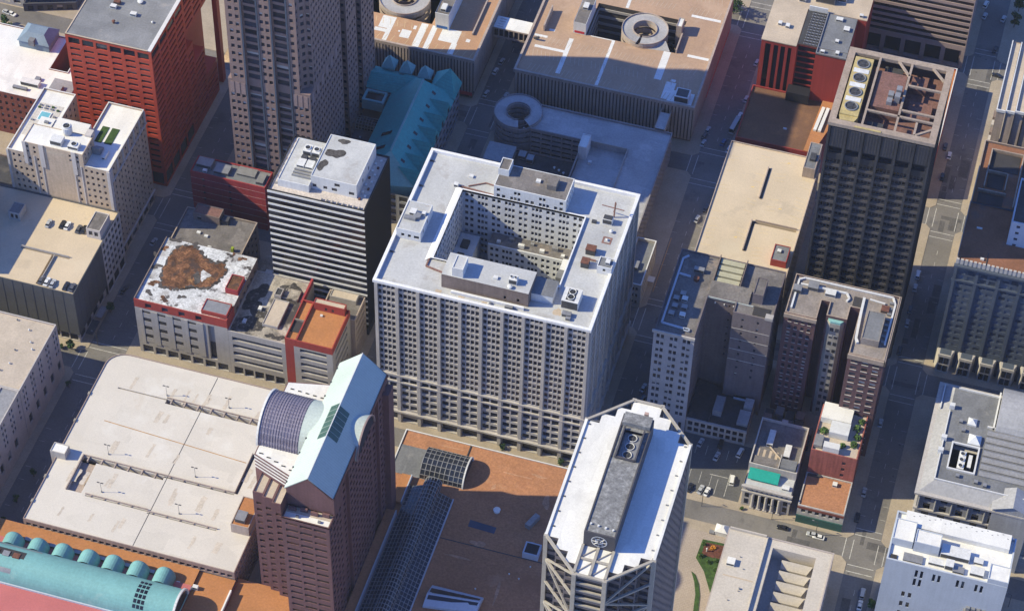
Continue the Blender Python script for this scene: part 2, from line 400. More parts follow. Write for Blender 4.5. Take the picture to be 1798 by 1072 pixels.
mat('dirt', (.46, .33, .2), .95, .25, .1, .2)
mat('sign_blue', (.03, .12, .35), .6); mat('sign_red', (.5, .03, .05), .6)
mat('rubber', (.02, .02, .02), .9)
mat('emblem_white', (.6, .6, .62), .6)
mat('patch_white', (.66, .66, .66), .8, .06)
mat('patch_tan', (.48, .39, .30), .9, .1)
mat('soot_roof', (.055, .05, .048), .95, .5, .4, .5, stain=((.34, .31, .27), .58, .5, .8))
mat('roof_scuff', (.43, .24, .15), .95, .2, .3, .25)
mat('line_pale_yellow', (.55, .42, .25), .85, .2)
mat('roof_rust_shaded', (.16, .085, .05), .95, .15, .1, .15, stain=((.25, .13, .06), .58, .1, .6))  # rust roof darkened, the shadow lying on it is put into the colour
mat('hole_shade', (.045, .042, .045), .9, .2)  # painted shade of slots, pits and wells, many of them flat sheets
G1 = glass('window_glass', (.028, .03, .042), (.34, .33, .32), .24)
G2 = glass('window_glass_blinds', (.03, .033, .045), (.42, .42, .42), .4)
G3 = glass('window_glass_black', (.014, .015, .022), (.1, .1, .1), .05, .12)
G4 = glass('window_glass_brown', (.028, .02, .022), (.16, .075, .05), .5, .2)
GB = glass('window_glass_blue', (.055, .068, .10), (.12, .14, .18), .5)
G5 = glass('garage_opening', (.035, .033, .035), (.12, .11, .1), .2, .8)
GA = glass('atrium_glass', (.02, .024, .036), (.1, .12, .15), .2, .12)

# ---------------------------------------------------------------- the setting: ground, blocks, markings
b = MB(); b.quad((-900, -500, 0), (800, -500, 0), (800, 1200, 0), (-900, 1200, 0)); b.build('road', MATS['road'], kind='structure')
XS = [(-420, -209), (-187, -100.5), (-83.5, .5), (19, 105), (122, 330)]
YS = [(-300, -15.5), (-1, 71.5), (89, 165), (181.5, 263), (281, 420)]
b = MB()
for i, (xa, xb) in enumerate(XS):
    for j, (ya, yb) in enumerate(YS):
        e = 3.2 if j else 2.6
        if j == 0 and i in (2, 3): continue
        P = []; x0, x1, y0, y1, c = xa-e, xb+e, ya-(3.2 if j > 1 else 2.6), yb+(2.6 if j == 0 else 3.2), 2.2
        P = [(x0+c, y0), (x1-c, y0), (x1, y0+c), (x1, y1-c), (x1-c, y1), (x0+c, y1), (x0, y1-c), (x0, y0+c)]
        b.prism(P, 0, .14)
b.prism([(-86.5, -300), (105, -300), (108, -296), (108, -15), (105.5, -12.5), (-84, -12.5), (-86.5, -15)], 0, .14)
b.build('pavement', MATS['pavement'], kind='structure')
b = MB(); b.quad((19.2, -82, .15), (63.5, -82, .15), (63.5, -17, .15), (19.2, -17, .15)); b.build('paved_plaza', MATS['paver'], kind='structure')
b = MB(); b.quad((20, .5, .148), (62.5, .5, .148), (62.5, 28, .148), (20, 28, .148)); b.build('parking_lot', mat('lot_asphalt', (.10, .10, .105), .9, .2, .08, .15), kind='structure')
mk = MB()
def stripe(x0, x1, y0, y1, z=.0115): mk.quad((x0, y0, z), (x1, y0, z), (x1, y1, z), (x0, y1, z))
for xc, hw in ((-198, 7.5), (-92, 5), (9.7, 6), (113.5, 5)):
    for (ya, yb) in ((-15.5, -1), (71.5, 89), (165, 181.5), (263, 281)):
        for yy in (ya-1.6, yb+1.6):                                  # crosswalk: two transverse lines
            stripe(xc-hw, xc+hw, yy-1.7, yy-1.4); stripe(xc-hw, xc+hw, yy+1.4, yy+1.7)
        for s in (-1, 1):
            xx = xc+s*(hw+1.2); stripe(xx-1.6, xx-1.3, ya+2.5, yb-2.5, .014); stripe(xx+1.3, xx+1.6, ya+2.5, yb-2.5, .014)
    for (ya, yb) in ((1.5, 69), (92, 161), (186, 259), (-110, -19)):
        y = ya+4
        while y < yb-4: stripe(xc-.08, xc+.08, y, y+2.5); y += 7
        for k in range(int((yb-ya-14)/6.5)):
            for s in (-1, 1):
                if (k+s) % 3: xx = xc+s*(hw-1.1); stripe(xx-1.1, xx+1.1, ya+7+k*6.5, ya+7.14+k*6.5)
for k in range(9): stripe(24+k*4.2, 24.14+k*4.2, 19, 24, .155)
for k in range(5): stripe(33+k*4.2, 33.14+k*4.2, 5, 11, .155)
stripe(49, 56, 10.5, 10.75, .155); stripe(56.5, 56.7, 1.5, 13, .155); stripe(52.5, 52.7, 1.5, 9, .155)
mk.build('road_markings', MATS['marking'], kind='structure')
b = MB()
for a in ((1.9, 2.3, 92, 128), (4.2, 4.6, 96, 128), (1.9, 4.6, 91.6, 92)): b.quad((a[0], a[2], .008), (a[1], a[2], .008), (a[1], a[3], .008), (a[0], a[3], .008))
b.build('kerb_line', MATS['road_orange'], kind='structure')
b = MB()
for k in range(150):                                                 # asphalt repairs and manhole covers
    if k % 2: xc, hw = ((-198, 7), (-92, 4.6), (9.7, 5.6), (113.5, 4.8))[k % 4 if k % 3 else (k//3) % 4]; x, y = xc+rnd.uniform(-hw, hw), rnd.uniform(-120, 280)
    else: yc, hw = ((-8, 4), (80, 5), (173, 5))[(k//2) % 3]; x, y = rnd.uniform(-190, 200), yc+rnd.uniform(-hw, hw)
    if rnd.random() < .55: a, c = rnd.uniform(.6, 2.2), rnd.uniform(.8, 6); b.quad((x-a, y-c, .003+.00002*k), (x+a, y-c, .003+.00002*k), (x+a, y+c, .003+.00002*k), (x-a, y+c, .003+.00002*k)) if k % 2 else b.quad((x-c, y-a, .003+.00002*k), (x+c, y-a, .003+.00002*k), (x+c, y+a, .003+.00002*k), (x-c, y+a, .003+.00002*k))
    else: b.quad(*[(x+.45*math.cos(t*.7854), y+.45*math.sin(t*.7854), .0062+.00002*k) for t in range(8)])
b.build('road_repairs', mat('road_repair', (.10, .095, .095), .9, .25, .2, .2), kind='structure')
b = MB(); b.quad((-215, 172, .16), (-178, 172, .16), (-178, 262, .16), (-215, 262, .16)); b.build('building_site', MATS['dirt'], kind='structure')

# ================================================================ THE WHITE COURTYARD BLOCK (centre)
T = Thing('office_block', 'large pale stone office block around an open courtyard, in the centre', 'building', (-41.5, 35, 0))
H = 80.0
b = MB(); X0, X1, Y0, Y1 = -83.0, 0.0, 0.0, 71.5
cx0, cx1, cy0, cy1 = -65.4, -16.8, 17.4, 54.4
sh_r = rows(28.8, 15, 3.38, 2.3, .7)[:-1] + [(28.8+14*3.38+.9, 28.8+14*3.38+2.6)]
base_r = rows(7.6, 5, 4.0, 2.7, .8)
fc, rc = bays(83, 10, 4, 1.36, 1.25), bays(71.5, 9, 4, 1.36, 1.25)
fb, rb = bays(83, 10, 2, 2.75, 1.5), bays(71.5, 9, 2, 2.75, 1.5)
gr_r = [(.6, 5.4)]; fg = bays(83, 10, 1, 6.2, 1.5); rg = bays(71.5, 9, 1, 6, 1.5)
facade(b, (X0, Y0), (X1, Y0), 0, H, [(fg, gr_r, 1.2, 'shop_opening'), (fb, base_r, .6), (fc, sh_r, .5)], T.wins)
facade(b, (X1, Y0), (X1, Y1), 0, H, [(rg, gr_r, 1.2, 'shop_opening'), (rb, base_r, .6), (rc, sh_r, .5)], T.wins)
facade(b, (X1, Y1), (X0, Y1), 0, H, [], T.wins); facade(b, (X0, Y1), (X0, Y0), 0, H, [(rc, sh_r[::2], .4)], T.wins)
ct_r = rows(46, 10, 3.35, 1.8, .8)
def pairs(W, n):  # windows in close pairs
    out = []
    for i in range(n):
        c = W*(i+.5)/n; out += [(c-2.0, c-.9), (c-.55, c+.55), (c+.9, c+2.0)] if i % 2 else [(c-1.7, c-.4), (c+.4, c+1.7)]
    return out
tw = []
cw = MB()
facade(cw, (cx0, cy1), (cx1, cy1), 40, H, [(pairs(cx1-cx0, 9), ct_r, .3)], T.wins)
facade(cw, (cx1, cy1), (cx1, cy0), 40, H, [(pairs(cy1-cy0, 7), ct_r, .3)], tw)
facade(cw, (cx1, cy0), (cx0, cy0), 40, H, [], tw)
facade(cw, (cx0, cy0), (cx0, cy1), 40, H, [(pairs(cy1-cy0, 7), ct_r, .3)], T.wins)
wall = T.part('wall', b, MATS['stone_pale']); T.part('courtyard_wall', cw, MATS['white_paint'])
t = .7                                                             # parapet with its white coping
cp = MB()
O = rect(X0-.5, X1+.5, Y0-.5, Y1+.5); I = inset(rect(X0, X1, Y0, Y1), t)
for i in range(4):
    j = (i+1) % 4
    cp.quad((*O[i], H+.5), (*O[j], H+.5), (*I[j], H+.5), (*I[i], H+.5)); cp.quad((*I[i], H+.5), (*I[j], H+.5), (*I[j], H-1.3), (*I[i], H-1.3))
    cp.quad((*O[i], H-.7), (*O[j], H-.7), (*O[j], H+.5), (*O[i], H+.5)); cp.quad((*O[j], H-.7), (*O[i], H-.7), (*rect(X0, X1, Y0, Y1)[i], H-.72), (*rect(X0, X1, Y0, Y1)[j], H-.72))
T.part('cornice', cp, MATS['coping_white'], wall)
b = MB(); b.plate(X0+t, X1-t, Y0+t, Y1-t, H-.9, [(cx0-.01, cx1+.01, cy0-.01, cy1+.01, .3)]); roof = T.part('roof', b, MATS['stone_roof'])
b = MB(); b.plate(cx0-1.0, cx1+.5, cy0-.5, cy1+.5, H+.15, [(cx0, cx1, cy0, cy1, 1.2)])
b.quad((cx0-1, cy0-.5, H+.15), (cx0-1, cy1+.5, H+.15), (cx0-3.0, cy1+1.5, H-.88), (cx0-3.0, cy0-1.5, H-.88))
b.quad((cx1+.5, cy0-.5, H-.9), (cx1+.5, cy0-.5, H+.15), (cx1+.5, cy1+.5, H+.15), (cx1+.5, cy1+.5, H-.9))
T.part('courtyard_curb', b, MATS['coping_white'], roof)
b = MB(); b.quad((cx0, cy0, 41), (cx1, cy0, 41), (cx1, cy1, 41), (cx0, cy1, 41)); T.part('courtyard_floor', b, MATS['roof_black'])
for i in range(11):                                                # stone pilasters between the bays
    x = X0+.75+(83-1.5)/10*i
    T.box('pilaster', MATS['stone_pale'], x-.62, x+.62, Y0-.55, Y0+.02, 0, H-.75)
for i in range(10):
    y = Y0+.75+(71.5-1.5)/9*i
    T.box('pilaster', MATS['stone_pale'], X1-.02, X1+.55, y-.62, y+.62, 0, H-.75)
for z, d, h in ((28.0, .75, .9), (24.4, .65, .5), (6.4, 1.1, .9)):
    b = MB(); b.box(X0-.4, X1+d, Y0-d, Y0+.05, z, z+h, True); b.box(X1-.05, X1+d, Y0+.05, Y1+.2, z, z+h, True); T.part('string_course', b, MATS['stone_pale'], wall)
T.windows(G1)
# lower wings that stand inside the courtyard
pw = []
b = MB(); facade(b, (-53, 47.6), (cx1-.05, 47.6), 41, 60.5, [(pairs(36, 7), rows(43, 5, 3.35, 1.8, .8), .3)], T.wins)
b.quad((-53, 47.6, 60.5), (cx1-.05, 47.6, 60.5), (cx1-.05, 48.1, 60.5), (-53, 48.1, 60.5)); o = T.part('courtyard_wing', b, MATS['white_paint'])
b = MB(); b.quad((-53, 48.1, 60.2), (cx1-.05, 48.1, 60.2), (cx1-.05, cy1-.05, 60.2), (-53, cy1-.05, 60.2)); T.part('roof', b, MATS['roof_dark'], o)
b = MB(); facade(b, (-57.6, cy0+.05), (-57.6, 53), 41, 57.5, [(pairs(35, 6), rows(43, 4, 3.35, 1.8, .8), .3)], T.wins); b.box(cx0+.05, -57.65, cy0+.05, 53, 41, 57.5)
T.part('courtyard_wing', b, MATS['white_paint'])
for a in ((-63.5, -60.5, 45, 49, 58.6), (-63.4, -60.8, 39, 42, 58.4)): T.box('rooftop_unit', MATS['metal_dark'], a[0], a[1], a[2], a[3], 57.45, a[4])
b = MB(); b.box(-22.5, cx1-.06, 40, 46.5, 41, 63); T.part('courtyard_wing', b, MATS['white_paint'])
b = MB(); b.prism([(-22.6, 35.5), (cx1-.06, 35.5), (cx1-.06, 39.9), (-22.6, 39.9)], 41, 64, False, True); T.part('courtyard_wing', b, MATS['roof_slate'])
for k in range(7): T.box('rooftop_unit', MATS['metal_grey' if k % 2 else 'vent_white'], -50+k*4.3, -48.6+k*4.3+(k % 3)*.5, 49.2+(k % 2)*2.4, 50.4+(k % 2)*2.4, 60.15, 61.2+(k % 3)*.3)
T.windows(G1, 80)
# back penthouse, continuing the courtyard wall, with its dark roof
P = rect(-53, -24.5, 54.45, 66.9); pw = pairs(28.5, 5)
b = MB(); facade(b, P[0], P[1], H-.9, 86.2, [(pw, [(80.3, 82.0)], .25), ([c for i, c in enumerate(pw) if i % 4 in (0, 3)], [(83.4, 85.0)], .25)], T.wins)
facade(b, P[1], P[2], H-.9, 86.2, [(even(12.4, 4, 1.1), rows(80, 2, 3, 1.7, .4), .25)], T.wins); facade(b, P[2], P[3], H-.9, 86.2, [], T.wins); facade(b, P[3], P[0], H-.9, 86.2, [], T.wins)
I = inset(P, .35)
for i in range(4): b.quad((*P[i], 86.2), (*P[(i+1) % 4], 86.2), (*I[(i+1) % 4], 86.2), (*I[i], 86.2))
o = T.part('penthouse', b, MATS['white_paint']); b = MB(); b.quad(*[(x, y, 86.1) for x, y in I]); T.part('roof', b, MATS['roof_dark'], o)
penthouse(T, -53.1, -48.9, 60.5, 66.8, 86, 89.4, 'white_paint', 'roof_dark')
T.box('stair_head', MATS['roof_dark'], -33.2, -29.6, 58.4, 63.4, 86, 88.6); T.box('skylight', MATS['vent_white'], -38.2, -36.4, 60.6, 62.2, 86.05, 86.9)
# front penthouse with brown brick face and pale roof, and its lower lean-to
P = rect(-58.4, -25, 5, 16.4)
b = MB(); facade(b, P[0], P[1], H-.9, 86.2, [([(24, 24.9), (29, 30)], [(80.6, 82.2)], .2)], T.wins)
for i in (1, 2, 3): facade(b, P[i], P[(i+1) % 4], H-.9, 86.2, [], T.wins)
o = T.part('penthouse', b, MATS['brick_brown']); b = MB(); b.quad(*[(x, y, 86.2) for x, y in P]); T.part('roof', b, MATS['stone_roof'], o)
b = MB(); b.box(-54, -26, 2.6, 3.4, H-.9, H+.7); T.part('parapet', b, MATS['coping_white'])
b = MB(); b.prism([(-24.95, 8.6), (-16.8, 8.8), (-16.8, 17.2), (-24.95, 17.2)], H-.9, 83, False, False); b.quad((-24.95, 8.6, 83.2), (-16.8, 8.8, 82.6), (-16.8, 17.2, 82.6), (-24.95, 17.2, 83.2))
b.quad((-16.8, 8.8, 82.6), (-16.8, 17.2, 82.6), (-16.8, 17.2, 83), (-16.8, 8.8, 83)); o = T.part('lean_to', b, MATS['white_paint'])
b = MB(); b.quad((-25, 8.5, 83.3), (-16.7, 8.7, 83.04), (-16.7, 17.2, 83.04), (-25, 17.2, 83.3)); T.part('roof', b, MATS['roof_slate'], o)
penthouse(T, -54.4, -50.2, 5.3, 12, 86.1, 90.7, 'white_paint', 'stone_roof'); unit(T, -33.4, -30.3, 7.6, 10.4, 86.2, 2.6, 'vent_white', 2)
vent(T, -32.4, 5.9, 86.2, .9, 1.0); T.box('hatch', MATS['vent_white'], -39.5, -37.8, 8.2, 9.6, 86.15, 87)
unit(T, -13.4, -7, 8.2, 15.3, H-.9, 4.4, 'vent_white', 0)
b = MB(); b.box(-11.9, -8.6, 8.9, 14.6, 83.4, 83.56); o = T.part('fan_deck', b, MATS['metal_dark'])
fan(T, -10.25, 10.5, 83.5, 1.35, o); fan(T, -10.25, 13.1, 83.5, 1.35, o)
unit(T, -12, -8.6, 4.2, 6.2, H-.9, 1.6, 'metal_grey'); unit(T, -10.2, -8.4, 2.8, 4.0, H-.9, 1.2, 'metal_grey'); unit(T, -33, -30, 1.4, 3.0, H-.9, 1.5, 'metal_grey'); vent(T, -39, 2.4, H-.9, .9, .7, 'metal_grey')
# left penthouse, tanks, pipes and small plant on the roof
penthouse(T, -82.2, -72.6, 24, 39.2, H-.9, 84.2, 'white_paint', 'stone_roof', {0: (([(2, 3.2), (4.6, 5.8), (7, 9)], [(80.6, 82)], .2),), 1: (([(3, 4), (8, 9)], [(81, 83)], .2),)})
b = MB(); b.box(-81, -76.4, 29.4, 31, 83.9, 85.1); b.cyl(-76.4, 31.8, 83.9, 85.2, 1.5, n=14); T.part('duct', b, MATS['metal_grey'])
unit(T, -79.6, -77.2, 32, 34.6, 83.9, 1.5); unit(T, -75, -73.6, 33, 34.6, 83.9, 1.3)
pipe(T, [(-66.9, 56.4, H-.6), (-66.9, 13, H-.6), (-58.6, 11.4, H-.6)], .28, 'rust_pipe'); pipe(T, [(-66.9, 56.4, H-.6), (-53.2, 55.6, H-.6)], .28, 'rust_pipe')
pipe(T, [(-64, 57.4, H-.6), (-58, 61, H-.6), (-53.4, 60.4, H-.6)], .2, 'rust_pipe')
unit(T, -69.4, -67.6, 55.4, 57, H-.9, 1.6); T.box('hatch', MATS['vent_white'], -65.4, -63.6, 62, 63.4, H-.9, H-.1)
unit(T, -9.8, -6, 53.8, 56.4, H-.9, 2.8, 'vent_white'); b = MB(); b.box(-9.6, -6.2, 54, 56.2, 81.95, 82.1); T.part('vent_top', b, MATS['metal_dark'])
b = MB(); b.bar((-6.4, 58.4, H-.9), (-6.2, 58.8, H+7), .22); b.bar((-11.5, 59.4, H+3.4), (-2.4, 58, H+4.4), .14); b.bar((-6.3, 56.5, H+4), (-6.3, 61, H+4), .12); T.part('antenna_mast', b, MATS['rust_pipe'])
b = MB(); b.plate(-7.6, -4, 44.2, 47.8, H-.85, [(-6.9, -4.7, 44.9, 47.1)]); T.part('walkway_pad', b, MATS['rust_pipe']); vent(T, -5.8, 46, H-.9, .5, .6); vent(T, -5.4, 50.4, H-.9, .7, 1)
for a in ((-11.8, -8.2, 36.8, 39.6), (-11.8, -8.9, 29.8, 32.8)):
    b = MB(); b.box(*a, H-.9, 81.6); o = T.part('rooftop_unit', b, MATS['metal_dark']); b = MB(); b.box(a[0]-.1, a[1]+.1, a[2]-.1, a[3]+.1, 81.6, 82.0); T.part('rusty_top', b, MATS['rust'], o)
pipe(T, [(-12, 34.5, H-.6), (-7, 34.4, H-.6)], .3, 'rust_pipe')
penthouse(T, -5.3, .3, 28.8, 34, H-.9, 83.2, 'white_paint', 'roof_slate', {0: (([(2.3, 3.3)], [(81, 82.2)], .15),)}); unit(T, -2.6, -.9, 30.4, 32.4, 82.9, 1.4)
T.box('hatch', MATS['metal_dark'], -13.8, -12, 53, 54.2, H-.9, H+.1)
for k, (px, py) in enumerate(((700, 305), (690, 335), (680, 360), (672, 415), (690, 437))):
    T.box('roof_drain', MATS['metal_dark'], -82.2, -80.6, 66-k*14+(k > 2)*6, 66.6-k*14+(k > 2)*6, H-.88, H-.5)
for k in range(7): T.box('roof_drain', MATS['metal_grey'], -76+k*11.5, -74.2+k*11.5, .8, 1.5, H-.88, H-.3)
for k in range(4): T.box('bitumen_patch', MATS['patch_tan'], -60+k*9, -57.6+k*9, 1.9, 3.4, H-.896, H-.885)
b = MB(); b.quad(*[(x, y, H-.89) for x, y in blob(-14, 5.8, 1.3, 2.2, 20, .25, 3)]); T.part('rust_stain', b, MATS['patch_tan'])

# ================================================================ RED STEEL TOWER (upper left)
T = Thing('office_tower', 'red steel office tower with dark strip windows, grey roof, upper left', 'building', (-228, 125, 0))
H = 77.7; X0, X1, Y0, Y1 = -246.5, -209, 92.3, 126
b = MB(); fr = rows(9.5, 19, 3.28, 1.45, .9)
facade(b, (X0, Y0), (X1, Y0), 0, H, [(even(37.5, 6, 5.2, .6), [(1.0, 7.8)], .5), (even(37.5, 6, 4.4, .6), fr, .45), (even(37.5, 6, 4.9, .6), [(72.9, 76.2)], .45)], T.wins)
facade(b, (X1, Y0), (X1, Y1), 0, H, [(even(33.7, 4, 7.3, .3), [(.8, 8.2)], .4), (even(33.7, 4, 7.2, .3), fr, .4), (even(33.7, 4, 7.4, .3), [(72.9, 76.2)], .4)], T.wins)
facade(b, (X1, Y1), (X0, Y1), 0, H, [], T.wins); facade(b, (X0, Y1), (X0, Y0), 0, H, [], T.wins)
# upper storeys bridge out to a single corner column at the back
facade(b, (X1, Y1), (X1, 163), 57.5, H, [(even(37, 4, 7.6, .3), rows(58.6, 5, 3.28, 1.45, .9), .4), (even(37, 4, 8, .3), [(74.2, 76.6)], .4)], T.wins)
b.box(-230, X1, Y1+.01, 163, 57.5, 57.6, True); b.box(-246.5, -218, Y1+.01, 163, 0, H-.1)
T.part('wall', b, MATS['red_metal'])
b = MB(); b.box(X0+.5, X1-1.6, Y0+.5, 162.5, H-.3, H-.05); T.part('roof', b, MATS['roof_grey'])
b = MB(); b.box(X1-1.6, X1-.05, Y0+.3, 163, H-.3, H+.25); T.part('coping', b, MATS['band_white']); b = MB(); b.box(X0, X1-1.6, Y0, Y0+.5, H-.3, H+.2); b.box(X0, X0+.5, Y0+.5, 163, H-.3, H+.2); T.part('coping', b, MATS['patch_tan'])
T.box('corner_column', MATS['red_metal'], X1-2.2, X1-.02, 160, 163, 0, 57.5)
for y0, y1, z in ((126.02, 132.5, 49), (132.5, 143, 36.5), (143, 155, 19.5)):
    b = MB(); facade(b, (X1-.02, y0), (X1-.02, y1), 0, z, [(even(y1-y0, 1, y1-y0-1.2, .3), rows(3, int(z/3.28)-1, 3.28, 1.45, .9), .4)], T.wins)
    b.quad((-218, y0, z), (X1-.02, y0, z), (X1-.02, y1, z), (-218, y1, z)); b.quad((X1-.02, y1, 0), (-218, y1, 0), (-218, y1, z), (X1-.02, y1, z)); T.part('stepped_wing', b, MATS['red_metal'])
T.windows(G3)
for x, y, m, n in ((-233.6, 112.9, 'vent_white', 2), (-233.2, 115.8, 'rust', 0), (-224, 111, 'vent_white', 0)): unit(T, x-1.3, x+1.3, y-.9, y+.9, H-.05, 1.4, m if m in ('vent_white', 'rust') else 'vent_white')
vent(T, -230, 104.2, H-.05, .7, 1.2, 'rust'); vent(T, -224.3, 119, H-.05, 1.1, .9); vent(T, -215, 109, H-.05, .5, .6); vent(T, -222.5, 126, H-.05, .5, .5)

# ================================================================ CREAM HOTEL, two roof wings
T = Thing('hotel_tower', 'cream brick hotel tower with white roofs, rooftop pool and artificial lawn', 'building', (-233, 65, 0))
H = 53.0
P = [(-255.2, 46.5), (-211, 46.5), (-211, 83.8), (-226.6, 83.8), (-226.6, 66.5), (-241, 66.5), (-241, 83.8), (-255.2, 83.8)]
fr = rows(31, 6, 3.55, 1.6, .9); lo = rows(31, 6, 3.55, 1.6, .9)
grp = [2.2, 4.6, 7.0, 9.4]; gl = [(a, a+1.1) for a in grp]; gr = [(44.2-a-1.1, 44.2-a) for a in grp]
st = [(12.9, 13.9), (29.8, 30.8)]; ctr = [(17.2, 18.3), (23.3, 24.4)]
sd = rows(6.5, 13, 3.5, 1.75, .9)
wl, rf = body(T, P, H, MATS['cream_brick'], MATS['membrane_white'], {
    0: [(gl+st+gr, fr)], 1: [(bays(37.3, 6, 2, 1.3, .9), sd), (bays(37.3, 6, 1, 4.6, .9), [(.5, 5.6)], .5, 'shop_window')],
    3: [(even(17.3, 4, 1.2), sd[5:])], 5: [(even(17.3, 4, 1.2), sd[5:])]}, cap=MATS['band_white'])
for x in (-243.3, -242, -226.9, -225.4): pass
for x0, x1 in ((-243.6, -240), (-226.4, -222.8)): T.box('stair_bay', MATS['cream_stone'], x0, x0+.5, 46.3, 46.48, 30, 52.2); T.box('stair_bay', MATS['cream_stone'], x1-.5, x1, 46.3, 46.48, 30, 52.2)
T.box('corner_quoin', MATS['cream_stone'], -212.0, -210.7, 46.2, 46.48, 30, 52.6); T.box('corner_quoin', MATS['cream_stone'], -210.98, -210.7, 46.48, 48.2, 6, 52.6)
T.box('corner_quoin', MATS['cream_stone'], -255.5, -254.6, 46.2, 46.48, 30, 52.6)
for z in (5.9, 45.3): T.box('string_course', MATS['cream_stone'], -211, -210.4, 48.3, 84, z, z+.5)
for k in range(7): T.box('pilaster', MATS['cream_stone'], -211, -210.55, 48.3+k*5.75, 49+k*5.75, 46, 52.4)
penthouse(T, -247.6, -221.6, 46.45, 57.4, H-.9, 59.2, 'cream_brick', 'membrane_white', {0: (([(1.4, 2.4), (4.4, 5.4), (19.8, 20.8), (23, 24)], [(53.8, 55.2), (56.2, 57.6)], .25),), 1: (([(2, 3), (5, 6), (8, 9)], [(54, 55.6), (56.6, 58)], .25),)})
for x0, x1, z in ((-247.7, -246.2, 59.6), (-240.6, -238.6, 59.6), (-226.5, -224.7, 59.6)): T.box('parapet_pier', MATS['cream_stone'], x0, x1, 46.1, 46.44, 47, z)
T.box('ghost_sign', MATS['patch_tan'], -238.4, -229.2, 46.43, 46.46, 55.6, 57.4); T.box('roof_slab', MATS['membrane_white'], -241, -226.6, 57.4, 66.4, H-.8, 56)
b = MB(); b.cyl(-232.3, 56.6, 59, 62.6, 2.1, 2.1, 16); o = T.part('cooling_tower', b, MATS['vent_white']); fan(T, -232.3, 56.6, 62.6, 1.6, o)
unit(T, -236.2, -231.4, 48.2, 52.2, 59, 2.4, 'vent_white'); unit(T, -228.6, -224.2, 48, 51.4, 59, 1.7, 'vent_white', 1); T.box('stair_head', MATS['cream_stone'], -224.8, -222.2, 56.6, 60.2, 56, 60)
T.box('roof_slab', MATS['membrane_white'], -247.4, -241.2, 57.5, 64.6, H-.8, 56.4); unit(T, -244.8, -243, 61, 62.2, 56.4, .8, 'metal_grey')
b = MB(); b.box(-250.9, -246.1, 65.8, 71.2, H-.9, H-.5); o = T.part('pool', b, MATS['coping_white']); b = MB(); b.quad((-250.5, 66.2, H-.48), (-246.5, 66.2, H-.48), (-246.5, 70.8, H-.48), (-250.5, 70.8, H-.48)); T.part('water', b, MATS['pool_water'], o)
b = MB(); b.plate(-253.4, -242.8, 56.5, 76, H-.87, [(-250.9, -246.1, 65.8, 71.2)]); T.part('terrace_paving', b, mat('terrace', (.55, .52, .49), .9, .1, .1, .1, brick=(1.6, 1.6, (.34, .32, .3), .05)))
for k in range(9): T.box('planter', MATS['metal_grey' if k % 3 else 'leaf_dark'], -253+(k % 4)*2.7, -251.9+(k % 4)*2.7, 72.6+(k//4)*1.4-(k % 3)*5.2*(k > 5), 73.3+(k//4)*1.4-(k % 3)*5.2*(k > 5), H-.86, H-.2)
for x0, x1 in ((-223.6, -220.6), (-219.4, -216.2)): T.box('artificial_lawn', MATS['grass'], x0, x1, 61.4, 70.6, H-.88, H-.7)
b = MB()
for k in range(7): b.box(-221.4, -218.2, 54.6+k*.6, 55.2+k*.6, H-.9, H+2.9-k*.5)
T.part('roof_stair', b, MATS['metal_grey']); unit(T, -216.6, -215.2, 52.6, 57.2, H-.9, 1.5, 'vent_white')
T.windows(G1)

# ================================================================ DARK PANELLED GARAGE in front of the hotel
T = Thing('parking_garage', 'dark panelled parking garage with cream roof deck below the cream hotel', 'building', (-238, 22, 0))
H = 30.7
b = MB(); X0, X1, Y0, Y1 = -262, -208.8, -1, 46.3
facade(b, (X0, Y0), (X1, Y0), 6.2, H, [], T.wins); facade(b, (X1, Y0), (X1, 27.4), 6.2, H, [], T.wins)
facade(b, (X1, Y1), (X0, Y1), 0, H, [], T.wins); facade(b, (X0, Y1), (X0, Y0), 0, H, [], T.wins)
I = inset(rect(X0, X1, Y0, Y1), .35); P = rect(X0, X1, Y0, Y1)
for i in range(4): j = (i+1) % 4; b.quad((*P[i], H), (*P[j], H), (*I[j], H), (*I[i], H)); b.quad((*I[i], H), (*I[j], H), (*I[j], H-1), (*I[i], H-1))
for k in range(1, 13): b.box(X1-.5-k*4.3, X1-.32-k*4.3, Y0-.09, Y0+.02, 6.2, H)
for k in range(1, 7): b.box(X1-.02, X1+.09, Y0+k*4.1, Y0+.18+k*4.1, 6.2, H)
T.part('wall', b, MATS['panel_dark'])
b = MB(); facade(b, (X1, 27.42), (X1, Y1), 0, H, [(even(18.9, 6, 2.2, .4), rows(6.5, 6, 3.9, 2.6, .7)), (even(18.9, 3, 5, .4), [(.6, 5.6)], .4, 'shop_window')], T.wins); T.part('side_wall', b, MATS['cream_stone'])
b = MB(); facade(b, (X0, Y0+1.2), (X1-1, Y0+1.2), 0, 6.2, [(even(52.2, 13, 3.4, .5), [(1, 5.2)], .3, 'shop_window')], T.wins); facade(b, (X1-1, Y0+1.2), (X1-1, 27.4), 0, 6.2, [(even(26.2, 4, 4.6, .5), [(.5, 5.2)], .4, 'shop_window')], T.wins); T.part('shopfront', b, MATS['cream_stone'])
b = MB(); b.plate(I[0][0], I[1][0], I[0][1], I[2][1], H-.7, [(-225.6, -224.3, .6, 17, 2.6), (-239, -218, 16.6, 17.2, 1.6)]); T.part('roof_deck', b, MATS['deck_cream'])
b = MB(); b.quad((-225.6, .6, H-3.3), (-224.3, .6, H-3.3), (-224.3, 17, H-3.3), (-225.6, 17, H-3.3)); b.quad((-239, 16.6, H-2.3), (-218, 16.6, H-2.3), (-218, 17.2, H-2.3), (-239, 17.2, H-2.3)); T.part('ramp', b, MATS['hole_shade'])  # dark colour stands in for the shade down in the ramp slots
b = MB(); b.box(-239, -218.4, 17.2, 17.5, H-.7, H+.25); b.box(-224.3, -224, .8, 16.4, H-.7, H+.25); T.part('deck_kerb', b, MATS['concrete'])
